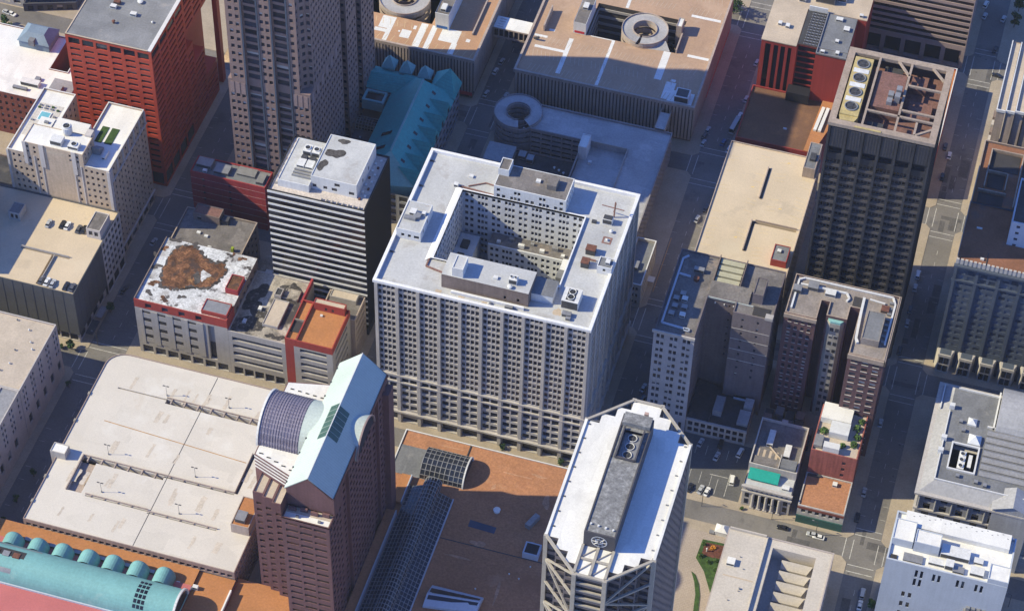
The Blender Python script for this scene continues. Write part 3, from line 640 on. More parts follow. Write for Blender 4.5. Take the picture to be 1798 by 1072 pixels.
penthouse(T, -216, -210, 30, 40, H-.7, 35.2, 'cream_stone', 'roof_dark', {0: (([(1, 2.6), (3.4, 5)], [(31.6, 34)], .2),)}, 'stair_tower')
penthouse(T, -250, -245, 30, 36, H-.7, 34.2, 'concrete', 'roof_slate', {0: (([(1, 2.2), (2.9, 4.1)], [(31, 33.4)], .3),)}, 'stair_tower')
b = MB(); b.box(-207.9, -204.9, 2, 9.5, 4.3, 4.7, True); T.part('canopy', b, MATS['metal_dark']); b = MB(); b.box(-207.9, -205.2, 12, 18, 3.6, 3.95, True); T.part('canopy', b, MATS['slate_stone'])
T.windows(G5, 60)

# ================================================================ LIMESTONE BUILDING, lower left edge
T = Thing('stone_building', 'grey limestone building with beige roof and punched windows at the left edge', 'building', (-235, -60, 0))
H = 29.7; sw = []
for k in range(5): sw += [(2+k*7.2, 3.1+k*7.2), (3.9+k*7.2, 5.0+k*7.2)]
body(T, rect(-300, -209.4, -51.5, -16.5), H, MATS['limestone'], MATS['roof_beige'], {1: [(sw[::1], rows(14, 4, 3.6, 2.0, .8)), ([(3+k*6.9, 5.6+k*6.9) for k in range(5)], [(5.6, 10.8)], .5)]}, cap=MATS['stone_pale'], ph=.7)
body(T, rect(-217.3, -209.6, -150, -51.52), H-.2, MATS['limestone'], MATS['slate_stone'], {1: [([(a+j*36, b_+j*36) for j in range(3) for a, b_ in sw if b_+j*36 < 97], rows(14, 4, 3.6, 2.0, .8)), ([(2.4+k*6.6, 5+k*6.6) for k in range(14)], [(5.6, 10.8)], .5)]}, cap=MATS['stone_pale'], ph=.5)
T.box('light_court', MATS['brick_brown'], -300, -217.4, -150, -51.6, 0, 14); penthouse(T, -262, -247, -40, -29, H-.7, H+13, 'limestone', 'roof_beige')
for x, y in ((-218.5, -22), (-215.4, -27.6), (-219.6, -33), (-218.8, -39.8), (-225, -18.6), (-213.4, -30.8), (-221, -44)): vent(T, x, y, H-.7, .35, .6, 'vent_white' if x > -219 else 'metal_grey')
T.windows(G1)

# ================================================================ BRICK WAREHOUSE with white roof, far left
T = Thing('brick_warehouse', 'dark red brick warehouse with white roof, light court and blue-slate corner turret', 'building', (-280, 115, 0))
H = 25.0
P = [(-320, 102), (-253, 102), (-253, 150), (-264.5, 150), (-264.5, 121.6), (-272.6, 121.6), (-272.6, 142), (-320, 142)]
body(T, P, H, MATS['brick_red'], MATS['membrane_white'], {0: [(even(67, 22, 1.3), rows(1.5, 6, 3.8, 2.0, .8))], 4: [(even(20, 6, 1.2), rows(2, 5, 4, 2, .8))], 3: [(even(28, 7, 1.2), rows(2, 5, 4, 2, .8))]}, ph=.5, cap=MATS['band_white'])
b = MB(); b.prism(rect(-291, -277, 131, 141.9), H-.5, H+3.4, False, False); b.prism(rect(-291.6, -276.4, 130.4, 142.4), H+3.4, H+6.4, False, True, rect(-288, -280, 134, 139)); T.part('mansard_turret', b, mat('slate_blue', (.17, .23, .30), .7, .15))
T.box('dormer', MATS['roof_slate'], -286, -283.4, 130, 132.4, H+2, H+5.2)
unit(T, -280.6, -272.4, 108.6, 111.6, H-.5, 2.2, 'vent_white'); unit(T, -283, -276.6, 105.6, 107, H-.5, 1.2, 'metal_grey'); unit(T, -275.8, -273.6, 112.6, 114.6, H-.5, 1.3, 'metal_grey')
b = MB(); b.box(-266.4, -256, 104, 113.6, H-.5, H+3.2); b.box(-264.6, -260.4, 105, 109, H+3.2, H+4.6); T.part('plant_room', b, MATS['slate_stone'])
T.windows(G1)
T = Thing('corner_office', 'dark flat office building at the top left corner of the photo', 'building', (-330, 195, 0))
body(T, rect(-400, -313, 179, 230), 26, MATS['concrete'], MATS['roof_slate'], {0: [(bays(87, 16, 1, 3.4, 2), rows(1, 6, 4, 2.6, .8), .8)], 1: [(even(51, 9, 2.4), rows(1, 6, 4, 2.4, .8))]}); T.windows(G1, 60)
T = Thing('flat_shed', 'low dark shed roof by the car park in the top left corner', 'building', (-300, 200, 0))
body(T, [(-312.6, 176.8), (-290, 185), (-290, 215), (-312.6, 215)], 4.5, MATS['panel_dark'], MATS['roof_black'], {0: [(even(24, 5, 2.6), [(.4, 3.2)])]}); T.windows(G1)
T = Thing('side_building', 'taller plain office block just past the left edge, shading the garage deck', 'building', (-290, 20, 0))
body(T, rect(-320, -263, -5, 45.5), 50.5, MATS['brick_brown'], MATS['roof_black'], {1: [(even(50, 14, 1.4), rows(2, 12, 3.9, 1.8, .8))]}); T.windows(G1, 20)
T = Thing('corner_shop', 'sliver of a small dark building at the left edge beside the hotel', 'building', (-268, 40, 0))
body(T, rect(-300, -258.6, 47, 70), 22, MATS['brick_brown'], MATS['roof_black'], {1: [(even(23, 5, 1.2), rows(2, 5, 3.8, 1.8, .8))]}); T.windows(G1)

# ================================================================ SMALL BUILDINGS BETWEEN HOTEL AND STRIPED OFFICE
T = Thing('brick_building', 'maroon brick building with cluttered grey roof and pale floor lines', 'building', (-175, 86, 0))
H = 25.8
wl, rf = body(T, rect(-192, -159, 81, 90.6), H, MATS['brick_maroon'], MATS['roof_slate'], {0: [([(5, 6), (16.6, 17.6)], rows(1.5, 6, 3.8, 1.6, .8))], 1: [(even(9.6, 2, 1), rows(1.5, 6, 3.8, 1.6, .8))]}, ph=.6)
for k in range(6): T.box('floor_line', mat('line_pale', (.5, .28, .28), .8, .3, .4, .3), -192.02, -158.97, 80.94, 80.99, 3.6+k*3.75, 3.78+k*3.75, wl)
for x0, x1, y0, y1, h in ((-190.6, -184, 84.4, 89, 2.2), (-182.4, -176, 83, 88, 1.7), (-173, -165, 85, 89.4, 1.2), (-163.6, -160.4, 82.4, 88, 1.6)): unit(T, x0, x1, y0, y1, H-.6, h, 'metal_grey')
unit(T, -187, -185.2, 82.2, 83.6, H-.6, 1.3, 'vent_white'); T.windows(G1)
T = Thing('brick_building', 'low building with dark tar roof and brown roof house behind the burnt roof', 'building', (-172, 52, 0))
H = 22.0
body(T, rect(-187.3, -156.5, 38.3, 65), H, MATS['brick_brown'], MATS['roof_dark'], {1: [(even(26.7, 6, 1.6), rows(2, 5, 3.8, 1.9, .8))]}, ph=.8, cap=MATS['old_concrete'])
penthouse(T, -182.4, -171, 59.6, 65, H-.8, H+3.4, 'brick_brown', 'deck_redbrown', {0: (([(1.6, 3.4)], [(21.8, 23.8)], .15),)}); T.box('rooftop_unit', MATS['metal_dark'], -170.8, -167.6, 60.4, 63.2, H-.8, H+1.6)
for x, y in ((-174, 52), (-170.5, 46.5), (-177.6, 53)): T.box('hatch', MATS['vent_white'], x-.8, x+.8, y-.6, y+.6, H-.8, H-.1)
T.box('green_unit', mat('green_paint', (.25, .32, .03), .7), -161.4, -160.4, 47, 48.4, H-.8, H+1.2); T.windows(G1)

T = Thing('garage_building', 'garage with burnt brown patch on its peeling white roof and a red top band', 'building', (-166, 20, 0))
H = 31.7
b = MB(); X0, X1, Y0, Y1 = -185, -146, 3.4, 38.2
facade(b, (X0, Y0), (X1, Y0), 27.2, H, [(even(33, 4, 2.6, 2.4), [(28, 30.4)])], T.wins); facade(b, (X1, Y0), (X1, 11.5), 25, H, [], T.wins)
b.quad((X0, Y0, H), (X1, Y0, H), (X1, Y0+.4, H), (X0, Y0+.4, H)); b.quad((X1, Y0+.4, H), (X0, Y0+.4, H), (X0, Y0+.4, H-1), (X1, Y0+.4, H-1)); b.quad((X1-.4, Y0+.4, H), (X1, Y0+.4, H), (X1, 11.5, H), (X1-.4, 11.5, H)); b.quad((X1-.4, 11.5, H), (X1-.4, 11.5, H-1), (X1-.4, Y0+.4, H-1), (X1-.4, Y0+.4, H))
wl = T.part('wall', b, mat('red_band', (.33, .052, .042), .8, .1, .1, .08, streak=.1), label='red painted top band')
b = MB(); facade(b, (X0, Y0), (X1, Y0), 0, 27.2, [(even(39, 7, 4.4, .8), [(.4, 4.6)], .8, 'shop_window'), ([(30.6, 33.4)], [(6, 26.2)], 1.2, 'recess'), ([(3.4+k*6.2, 6.6+k*6.2) for k in range(4)], [], 1)], T.wins)
T.part('front_wall', b, MATS['concrete'])
for k in range(4):
    x0 = X0+3.2+k*6.4
    T.box('opening_strip', MATS['hole_shade'], x0, x0+3.4, Y0-.06, Y0-.01, 7, 25.8)  # flat dark strip: the shade of the openings is painted on
    for j in range(4): T.box('spandrel', MATS['concrete'], x0+.05, x0+3.35, Y0-.16, Y0-.07, 7.2+j*4.9, 10.1+j*4.9)
    T.box('fin', MATS['concrete'], x0+3.45, x0+6.35, Y0-.28, Y0-.02, 6.4, 26.4)
T.box('fin', MATS['concrete'], X0+2.2, X0+3.15, Y0-.28, Y0-.02, 6.4, 26.4)
b = MB()
facade(b, (X1, 11.52), (X1, Y1), 0, H, [(even(26, 6, 2), rows(4, 6, 4.3, 1.8, .8))], T.wins); facade(b, (X1, Y0), (X1, 11.5), 0, 25, [], T.wins)
facade(b, (X1, Y1), (X0, Y1), 0, H, [], T.wins); facade(b, (X0, Y1), (X0, Y0), 0, H, [], T.wins); b.box(X0, X0+.4, Y0+.42, Y1, H-1, H+.3)
T.part('side_wall', b, MATS['brick_brown'])
b = MB(); b.quad((X0+.35, Y0+.35, H-.7), (X1-.05, Y0+.35, H-.7), (X1-.05, Y1-.02, H-.3), (X0+.35, Y1-.02, H-.3)); rf = T.part('roof', b, MATS['burnt_white'])
def zr(y): return H-.7+(y-Y0)/35*.4+.02
def roofpoly(pts, dz, m, nm):
    b = MB(); b.quad(*[(x, y, zr(y)+dz) for x, y in pts]); T.part(nm, b, MATS[m], rf)
br = [at(220+x/4.873, 340+y/4.873, 31.2) for x, y in ((300, 770), (330, 640), (400, 500), (500, 450), (590, 455), (660, 540), (760, 600), (855, 600), (850, 670), (790, 740), (720, 800), (640, 805), (560, 780), (480, 805), (400, 815))]
rim = [at(220+x/4.873, 340+y/4.873, 31.2) for x, y in ((290, 790), (305, 660), (380, 505), (470, 435), (600, 440), (690, 530), (780, 580), (875, 575), (862, 690), (800, 750), (730, 812), (640, 822), (560, 800), (470, 822), (380, 830))]
def rag(pts, q, n=5, j=.5):
    out = []; r_ = random.Random(q)
    for a, b_ in zip(pts, pts[1:]+pts[:1]):
        for k in range(n): t = k/n; out.append((a[0]+(b_[0]-a[0])*t+r_.uniform(-j, j), a[1]+(b_[1]-a[1])*t+r_.uniform(-j, j)))
    return out
roofpoly(rag(rim, 4, 9, .75), .01, 'burnt_rim', 'burnt_edge'); roofpoly(rag(br, 5, 8, .8), .03, 'burnt_brown', 'burnt_patch')
for k, (u, v, s) in enumerate(((330, 470, 1.5), (440, 400, 1.8), (270, 620, 1.6), (240, 760, 1.7), (600, 440, 1.4), (900, 530, 1.2), (930, 520, .8), (700, 940, 1.2), (480, 880, 1.3), (330, 900, 1.5), (260, 520, 1.1), (700, 800, .9), (1000, 560, 1.3), (1060, 640, 1.0), (200, 840, 1.4))):
    x, y = at(220+u/4.873, 340+v/4.873, 31.2); roofpoly(blob(x, y, s*1.1, s*.8, 26, .42, k+20), .022+.0007*k, 'burnt_rim' if k % 3 else 'burnt_brown', 'scorch_mark')
roofpoly(rag([at(220+x/4.873, 340+y/4.873, 31.2) for x, y in ((640, 690), (665, 655), (740, 700), (700, 720), (650, 755))], 6, 4, .3), .05, 'burnt_white', 'roof_remnant')
roofpoly(rag([at(220+x/4.873, 340+y/4.873, 31.2) for x, y in ((580, 690), (630, 660), (640, 700), (640, 760), (600, 780))], 7, 4, .3), .045, 'burnt_rim', 'burnt_edge')
penthouse(T, -151.8, -146.5, 17.4, 25.4, H-.5, 34, 'brick_maroon', 'burnt_brown'); penthouse(T, -157, -146.4, 4.6, 11, H-.6, 33.2, 'red_band', 'metal_grey')
T.windows(G1)
T = Thing('garage_building', 'low concrete garage with stained, patchy grey roof and four long front slots', 'building', (-134, 20, 0))
H = 26.0
body(T, rect(-145.95, -122.05, 3.4, 37), H, MATS['concrete'], MATS['concrete_dirty'], {0: [([(1.6, 22.2)], rows(6.8, 4, 4.4, 2.1, .8), 1.0, 'garage_slot'), (even(23.9, 5, 3.8), [(.4, 4.8)], .8, 'shop_window')]}, ph=.5)
penthouse(T, -134, -127.6, 10, 24, H-.5, H+.9, 'concrete', 'roof_beige'); penthouse(T, -134.4, -131.6, 25, 29, H-.5, H+2, 'concrete', 'roof_black'); unit(T, -142, -140.6, 9, 11, H-.5, 1, 'vent_white')
penthouse(T, -131.2, -125, 25.6, 31, H-.5, H+.6, 'concrete_dirty', 'concrete_dirty')
for k, (u, v, sx_, sy_) in enumerate(((600, 215, 3.6, 4.2), (540, 290, 2.2, 3.0), (430, 420, 2.6, 2.2), (330, 380, 3.2, 3.6), (290, 470, 3.8, 3.4), (230, 500, 3.2, 2.6), (420, 575, 1.6, 1.2), (490, 605, 2.0, 1.5), (480, 330, 1.5, 2.2), (640, 290, 1.6, 2.2), (370, 490, 1.8, 2.0), (250, 330, 3.0, 5.0), (300, 230, 3.0, 5.0))):
    x, y = at(380+u/4.4655, 460+v/4.4655, 25.5); x = min(max(x, -145.2+sx_*1.3), -123.2-sx_*1.2); y = min(max(y, 4.2+sy_*1.25), 36.4-sy_*1.25); patchpoly(T, blob(x, y, sx_, sy_, 44, .3, k+60), H-.485+.0012*k, 'soot_roof', 'soot_stain')
T.box('fire_wall', MATS['brick_maroon'], -122.9, -122.1, 24, 37, H-.4, H+2.6); unit(T, -138.4, -137, 17, 19, H-.5, 1.1, 'vent_white')
T.windows(G5)
T = Thing('garage_building', 'garage corner with red frame, slotted concrete front and rust orange roof', 'building', (-112, 14, 0))
H = 30.0
sl5 = rows(6.4, 5, 4.1, 1.9, .8)
b = MB(); X0, X1, Y0, Y1 = -122, -102.4, 3.3, 24.4
facade(b, (X0, Y0), (X1, Y0), 0, 26.4, [([(.01, .02)], [], .1)], T.wins)
T_ = MB(); facade(T_, (X0, Y0), (X1, Y0), 26.4, H, [], T.wins); facade(T_, (X1, Y0), (X1, Y1), 26.4, H, [], T.wins)
I = inset(rect(X0, X1, Y0, Y1), .4); P = rect(X0, X1, Y0, Y1)
for i in range(4): j = (i+1) % 4; T_.quad((*P[i], H), (*P[j], H), (*I[j], H), (*I[i], H)); T_.quad((*I[i], H), (*I[j], H), (*I[j], H-1.4), (*I[i], H-1.4))
T_.quad((X0, Y1, 0), (X0, Y0, 0), (X0, Y0, H), (X0, Y1, H)); T_.quad((X1, Y1, 0), (X0, Y1, 0), (X0, Y1, H), (X1, Y1, H)); wl = T.part('wall', T_, MATS['red_band'])
b2 = MB(); facade(b2, (X0+3.6, Y0-.02), (X1-.02, Y0-.02), 0, 26.38, [(even(15.9, 1, 11, 2), sl5, 1.0, 'garage_slot'), (even(15.9, 4, 2.8), [(.4, 4.6)], .8, 'shop_window')], T.wins)
facade(b2, (X1, Y0), (X1, Y1), 0, 26.38, [([(3, 17)], sl5, 1.0, 'garage_slot')], T.wins); T.part('front_wall', b2, MATS['concrete'])
b2 = MB(); facade(b2, (X0, Y0), (X0+3.58, Y0), 0, 26.4, [], T.wins); T.part('pier', b2, MATS['red_band'])
b2 = MB(); b2.quad(*[(x, y, H-1.1) for x, y in I]); T.part('roof', b2, MATS['roof_orange'])
T.box('parapet', MATS['red_band'], -117.6, -117.1, 3.7, 24, H-1.1, H+.2); T.box('roof_pit', MATS['hole_shade'], -121.4, -118, 8, 13.4, H-1.05, H-.8); T.box('parapet', MATS['concrete_dirty'], -121.5, -117.7, 13.5, 14, H-1.1, H+.2)
penthouse(T, -116.4, -103.6, 21.6, 24.3, H-1, 33, 'red_band', 'roof_beige', {0: (([(4.6, 5.6), (7.4, 8.4)], [(29.6, 31.2)], .15),)}); T.box('hatch', MATS['vent_white'], -112.8, -111.8, 18.6, 19.4, H-1.1, H-.4)
T.windows(G5)
T = Thing('brown_building', 'brown flat-roofed block between the rust orange roof and the striped office', 'building', (-108, 31, 0))
body(T, rect(-115.4, -100.6, 24.6, 37.6), 24.0, MATS['concrete_tan'], MATS['roof_dark'], {1: [(even(13, 1, 10, .6), rows(4.6, 5, 3.8, 1.5, .8), .5)]}, ph=.6); penthouse(T, -114, -103, 33, 37, 23.4, 25.6, 'concrete', 'roof_beige'); T.windows(G5)
T = Thing('rear_annex', 'low cluttered annex at the foot of the striped office', 'building', (-128, 38, 0))
body(T, rect(-155, -122.2, 38.3, 38.45), 4, MATS['concrete_dirty'], MATS['roof_slate'], ph=.1, pt=.05) if False else None
b = MB(); b.box(-152, -140, 40, 62, 0, 7); T.part('wall', b, MATS['concrete_dirty']); b = MB(); b.box(-151.6, -140.4, 40.4, 61.6, 7.01, 7.1); T.part('roof', b, MATS['concrete_dirty']); unit(T, -149, -146, 50, 53, 7.1, 1.6, 'vent_white'); unit(T, -146, -143.6, 43, 46, 7.1, 1.3, 'metal_grey')

# ================================================================ STRIPED OFFICE
T = Thing('office_tower', 'black office tower with white horizontal stripes and a pale roof house', 'building', (-120, 54, 0))
H = 73.0; X0, X1, Y0, Y1 = -139.6, -100, 38.6, 69.6
b = MB()
for i in range(4):
    P = rect(X0, X1, Y0, Y1); facade(b, P[i], P[(i+1) % 4], 0, H, [], T.wins)
I = inset(rect(X0, X1, Y0, Y1), .5)
for i in range(4): j = (i+1) % 4; b.quad((*P[i], H), (*P[j], H), (*I[j], H), (*I[i], H)); b.quad((*I[i], H), (*I[j], H), (*I[j], H-1), (*I[i], H-1))
for k in range(27): b.box(X1-.02, X1+.18, Y0+.3+k*1.14, Y0+.5+k*1.14, 4, H-.6)
T.part('wall', b, MATS['black_metal'])
for k in range(20):
    z = H-1.25-k*3.42
    T.box('spandrel', MATS['band_white'], X0, X1, Y0-.38, Y0-.02, z-.05, z+.86)
    T.wins.append((Vector(((X0+X1)/2, Y0-.13, z-1.35)), 39.2, 2.2, 0, -1))
T.windows(G3)
b = MB(); b.quad(*[(x, y, H-.7) for x, y in I]); T.part('roof', b, mat('roof_pinkish', (.52, .46, .42), .9, .15, .2, .2, stain=((.3, .27, .27), .6, .3, .7)))
penthouse(T, -123.7, -105.1, 44.6, 68.3, H-.7, 79.4, 'white_paint', 'stone_roof', {0: (([(.6, 2.2), (5, 6.6), (8.4, 10.6), (15.4, 17.6)], [(73.6, 75.2)], .15), ([(9.6, 11.8)], [(76.4, 78)], .15)), 1: (([(7, 8.2), (14, 15.2)], [(74, 76)], .15),)})
penthouse(T, -136.5, -123.75, 42, 66, H-.7, 76, 'white_paint', 'stone_roof')
for cx, cy, rx, ry, q in ((-118.5, 59, 3.6, 2.6, 1), (-121.4, 51.6, 1.7, 3, 2), (-117.4, 66.2, 2, 1.6, 8)): patchpoly(T, blob(cx, cy, rx, ry, 30, .2, q), 79.12, 'burnt_rim', 'soot_stain')
for k in range(2): unit(T, -131.6+k*3.6, -128.4+k*3.6, 57.5, 61.5, 75.7, 2.6, 'vent_white', 1)
for k in range(2): unit(T, -131.8+k*3.5, -128.8+k*3.5, 50.6, 54.6, 75.7, 1.4, 'vent_white'); unit(T, -131.4+k*3.5, -129+k*3.5, 54.9, 56.6, 75.7, 1.5, 'metal_dark')
for k in range(3): T.box('pipe_rack', MATS['metal_grey'], -132, -124.6, 45.6+k*1.6, 46.3+k*1.6, 75.7, 76.5)
for k in range(16): T.box('roof_fitting', MATS['metal_grey' if k % 3 else 'rust'], -138+k*.0, -137.2, 41+k*1.7, 42+k*1.7, H-.68, H-.3) if k % 2 else T.box('roof_fitting', MATS['metal_grey'], -118+k*1.1, -117.4+k*1.1, 39.4, 40.2, H-.68, H+.1)
for k in range(12): T.box('roof_fitting', MATS['vent_white' if k % 3 else 'rust'], -104.4+(k % 2)*1.6, -103.6+(k % 2)*1.6, 44+k*2, 45+k*2, H-.68, H-.1)
T.windows(G1)

# ================================================================ GRANITE TOWER (runs out of the top of the frame)
T = Thing('granite_tower', 'tall pinkish granite tower with notched corners, running off the top edge', 'building', (-158, 130, 0))
X0, X1, Y0, Y1, H, S = -176, -141, 92, 169.5, 159, 73.5
fl = rows(3, 17, 4.0, 1.9, 1.0); fu = rows(S+.4, 25, 4.0, 1.9, 1.0)
def gbay(W): return even(W, max(1, int(W/2.6)), 1.5, .5)
low = [(X0, Y0), (X0+8, Y0), (X0+8, Y0+1.4), (X0+14.6, Y0+1.4), (X0+14.6, Y0), (X0+20.4, Y0), (X0+20.4, Y0+1.4), (X0+27, Y0+1.4), (X0+27, Y0), (X1, Y0), (X1, Y0+38), (X1-3, Y0+38), (X1-3, Y0+44), (X1+.2, Y0+44), (X1+.2, Y0+56), (X1-2.4, Y0+56), (X1-2.4, Y0+62), (X1+.4, Y0+62), (X1+.4, Y1), (X0, Y1)]
def ups(P):   # above the set-back the front corners are notched
    return [(X0+1.6, Y0), *P[1:9], (X1-4.2, Y0), (X1-4.2, Y0+2.6), (X1-2, Y0+5), (X1, Y0+5), *P[10:20], (X0, Y0+3), (X0+1.6, Y0+3)]
top = [(X0+1.6, Y0+7), (X1-12, Y0+7), (X1, Y0+17), (X1, Y1-6.5), (X0, Y1-6.5), (X0, Y0+9), (X0+1.6, Y0+9)]
for P, za, zb, f in ((low, 0, S, fl), (ups(low), S, 126, fu), (top, 126, H, fu)):
    b = MB(); n = len(P)
    for i in range(n):
        a, c = P[i], P[(i+1) % n]; W = math.hypot(c[0]-a[0], c[1]-a[1])
        vis = za < 120 and (c[1]-a[1] > -.1 and c[0]-a[0] > -.1) and W > 1.6
        ff = f if za == 0 else f[:12]
        rec = a[1] == Y0+1.4 and c[1] == Y0+1.4
        if rec: facade(b, a, c, za, zb, [([(.5, W-.5)], [(r[0]-.2, r[1]+.5) for r in ff], .4)], T.wins); continue
        facade(b, a, c, za, zb, [(gbay(W), ff)] if vis else [], T.wins, .4)
    b.quad(*[(x, y, zb) for x, y in P]); T.part('wall' if za == 0 else 'upper_wall' if za < 120 else 'crown', b, MATS['granite'])
for x in (X0+8, X0+14.6, X0+20.4, X0+27): T.box('pilaster', MATS['terracotta_grey'], x-.35, x+.35, Y0-.3, Y0-.01, 0, 124)
for k in range(3): T.box('stone_panel', MATS['granite_pink'], X1-7.2+k*2.3, X1-5.6+k*2.3, Y0-.12, Y0-.01, 66, 72.2)
for k in range(6): T.box('stone_panel', MATS['granite_pink'], X1+.01, X1+.12, Y0+2+k*5.6, Y0+4.6+k*5.6, 66, 72.2)
for k in range(3): T.box('stone_panel', MATS['granite_pink'], X0+.8+k*2.4, X0+2.5+k*2.4, Y0-.12, Y0-.01, 66, 72.2)
T.windows(G2)

# ================================================================ TEAL ROOFED ANNEX
T = Thing('annex_building', 'low annex with teal copper gabled roof, dormers and small glass pyramids', 'building', (-120, 135, 0))
b = MB(); X0, X1, Y0, Y1 = -129, -102.6, 101, 171
P = rect(X0, X1, Y0, Y1)
for i in range(4): facade(b, P[i], P[(i+1) % 4], 0, 18.0, [(bays(math.dist(P[i], P[(i+1) % 4]), int(math.dist(P[i], P[(i+1) % 4])/5), 1, 3.6, .8), rows(1, 4, 4.2, 2.8, .6))] if i < 2 else [], T.wins)
b.box(-141, -129.02, 157, 171, 0, 17.9); T.part('wall', b, MATS['slate_stone'])
RX, RZ, EZ = -115.4, 28.4, 18.0
b = MB()
b.quad((X1+.4, Y0+6, EZ), (X1+.4, Y1-6, EZ), (RX, 160, RZ), (RX, Y0+14, RZ)); b.quad((X0-.3, Y1, EZ+1), (X0-.3, Y0, EZ+1), (RX, Y0+14, RZ), (RX, 160, RZ))
b.quad((X1+.4, Y1-6, EZ), (X0-.3, Y1+.3, EZ), (RX, 160, RZ)) ; roof = T.part('roof', b, MATS['teal_copper'])
b = MB(); b.quad((X0-.3, Y0, EZ+1), (X1+.4, Y0+6, EZ), (RX, Y0+14, RZ)); b.quad((X0-.3, Y0-.01, 0), (X1+.4, Y0+5.9, 0), (X1+.4, Y0+5.9, EZ), (X0-.3, Y0-.01, EZ+1)); T.part('end_roof', b, mat('teal_lit', (.26, .50, .46), .6, .08))  # end hip in paler teal, its sunlight put into the colour
b = MB(); b.bar((RX, Y0+14, RZ+.1), (RX, 160, RZ+.1), .35); T.part('ridge_cap', b, MATS['teal_light'], roof)
b = MB(); b.quad((-141, 156.8, 19.6), (-118, 156.8, 19.6), (-116, 163.6, 25.6), (-141, 163.6, 23)); b.quad((-110, 171.2, 18), (-141, 171.2, 19.4), (-141, 163.6, 23), (-116, 163.6, 25.6)); b.quad((-141, 171.2, 19.4), (-141, 156.8, 19.6), (-141, 163.6, 23)); T.part('roof_wing', b, MATS['teal_copper'])
for k in range(6):                                                  # gabled dormers along the street eave
    y = 110.5+k*8.6; q = MB(); zt = 24.6; yy = 3.9
    fr_ = [(X1+.5, y-yy, EZ), (X1+.5, y+yy, EZ), (X1+.5, y, zt)]; bk = (X1-8.4, y, zt+.1)
    q.quad(fr_[0], fr_[1], fr_[2]); q.quad(fr_[0], fr_[2], bk); q.quad(fr_[2], fr_[1], bk); d = T.part('dormer', q, MATS['teal_copper'])
    b = MB(); b.box(X1+.51, X1+.58, y-1.1, y+1.1, EZ+.6, EZ+3.2); T.part('window', b, G3, d)
    b = MB(); z0 = 24.0; b.quad((RX+4.6, y+3.4, 24.9), (RX+6.2, y+3.4, 23.6), (RX+6.2, y+4.9, 23.6), (RX+4.6, y+4.9, 24.9)); T.part('skylight', b, G3, roof)
for y in (118, 127): b = MB(); b.quad((-123.9, y, 22.95), (-119.3, y, 26.05), (-119.3, y+2, 26.05), (-123.9, y+2, 22.95)); T.part('skylight', b, G3, roof)
b = MB(); b.box(-140.2, -130.5, 149.6, 156.6, 14, 18.4); b.plate(-140.2, -130.5, 149.6, 156.6, 19.4, [(-139.2, -131.5, 150.6, 155.6, 1)]); o = T.part('skylight_curb', b, MATS['teal_light'])
b = MB(); b.quad((-139.2, 150.6, 18.45), (-131.5, 150.6, 18.45), (-131.5, 155.6, 18.45), (-139.2, 155.6, 18.45)); T.part('glazing', b, G3, o)
for x, y in ((-134.8, 172.4), (-126.6, 171.6), (-118, 170.8)):
    b = MB(); b.prism(rect(x-2.8, x+2.8, y-2.8, y+2.8), 20, 21.4, False, False); b.prism(rect(x-3, x+3, y-3, y+3), 21.4, 26.4, False, False, rect(x-.05, x+.05, y-.05, y+.05)); T.part('pyramid_roof', b, MATS['teal_light'])
b = MB(); b.prism([(-113.5, 162), (X1+.5, 162), (X1+.5, 173), (-113.5, 173)], EZ, EZ+1, False, False); b.quad((-113.5, 162, 22), (X1+.6, 161.8, EZ+.8), (-106.2, 169.6, 29)); b.quad((X1+.6, 161.8, EZ+.8), (X1+.6, 173.2, EZ+.8), (-106.2, 169.6, 29)); b.quad((X1+.6, 173.2, EZ+.8), (-113.5, 173.2, 22), (-106.2, 169.6, 29)); b.quad((-113.5, 173.2, 22), (-113.5, 162, 22), (-106.2, 169.6, 29)); T.part('corner_roof', b, MATS['teal_copper'])
T.box('plaza_deck', mat('deck_plum', (.11, .09, .10), .9, .2), -140.9, -129.1, 101, 156.7, 0, 8.5)
def vault_glass(T, x0, x1, y0, y1, z, h, along, n, m, frame, name='glass_vault', ribs=8, a0=0, a1=180, end=True, par=None):
    """glazed half-barrel along 'x' or 'y' with its own frame of ribs and purlins"""
    cs = (y0+y1)/2 if along == 'x' else (x0+x1)/2; r = (y1-y0)/2 if along == 'x' else (x1-x0)/2
    A, B = (x0, x1) if along == 'x' else (y0, y1)
    def p(t, s, k=1.0): c = cs-r*k*math.cos(t); q = z+h*k*math.sin(t); return (s, c, q) if along == 'x' else (c, s, q)
    ts = [RD(a0+(a1-a0)*i/n) for i in range(n+1)]; b = MB()
    for t, u in zip(ts, ts[1:]): b.quad(p(t, A), p(t, B), p(u, B), p(u, A))
    if end: b.quad(*[p(t, A) for t in ts]); b.quad(*[p(t, B) for t in ts])
    o = T.part(name, b, m, par); f = MB()
    for i in range(ribs+1):
        s = A+(B-A)*i/ribs
        for t, u in zip(ts, ts[1:]): f.bar(p(t, s, 1.01), p(u, s, 1.01), .13)
    for t in ts: f.bar(p(t, A, 1.01), p(t, B, 1.01), .11)
    T.part('frame', f, frame, o); return o
vault_glass(T, -140.8, -131, 152.9, 159.5, 9, 3.6, 'x', 8, G3, MATS['metal_grey'], 'glass_vault', 7) if False else vault_glass(T, -140.6, -131.2, 141.6, 148.4, 9, 3.4, 'x', 8, G3, MATS['metal_grey'], 'glass_vault', 7)
vault_glass(T, -140.6, -131.2, 120, 127, 9, 3.4, 'x', 8, G3, MATS['metal_grey'], 'glass_vault', 7)
for x, y in ((-137, 137), (-133, 133)): T.box('vent', MATS['vent_white'], x-.4, x+.4, y-.4, y+.4, 8.5, 9.2)
T.windows(G3)

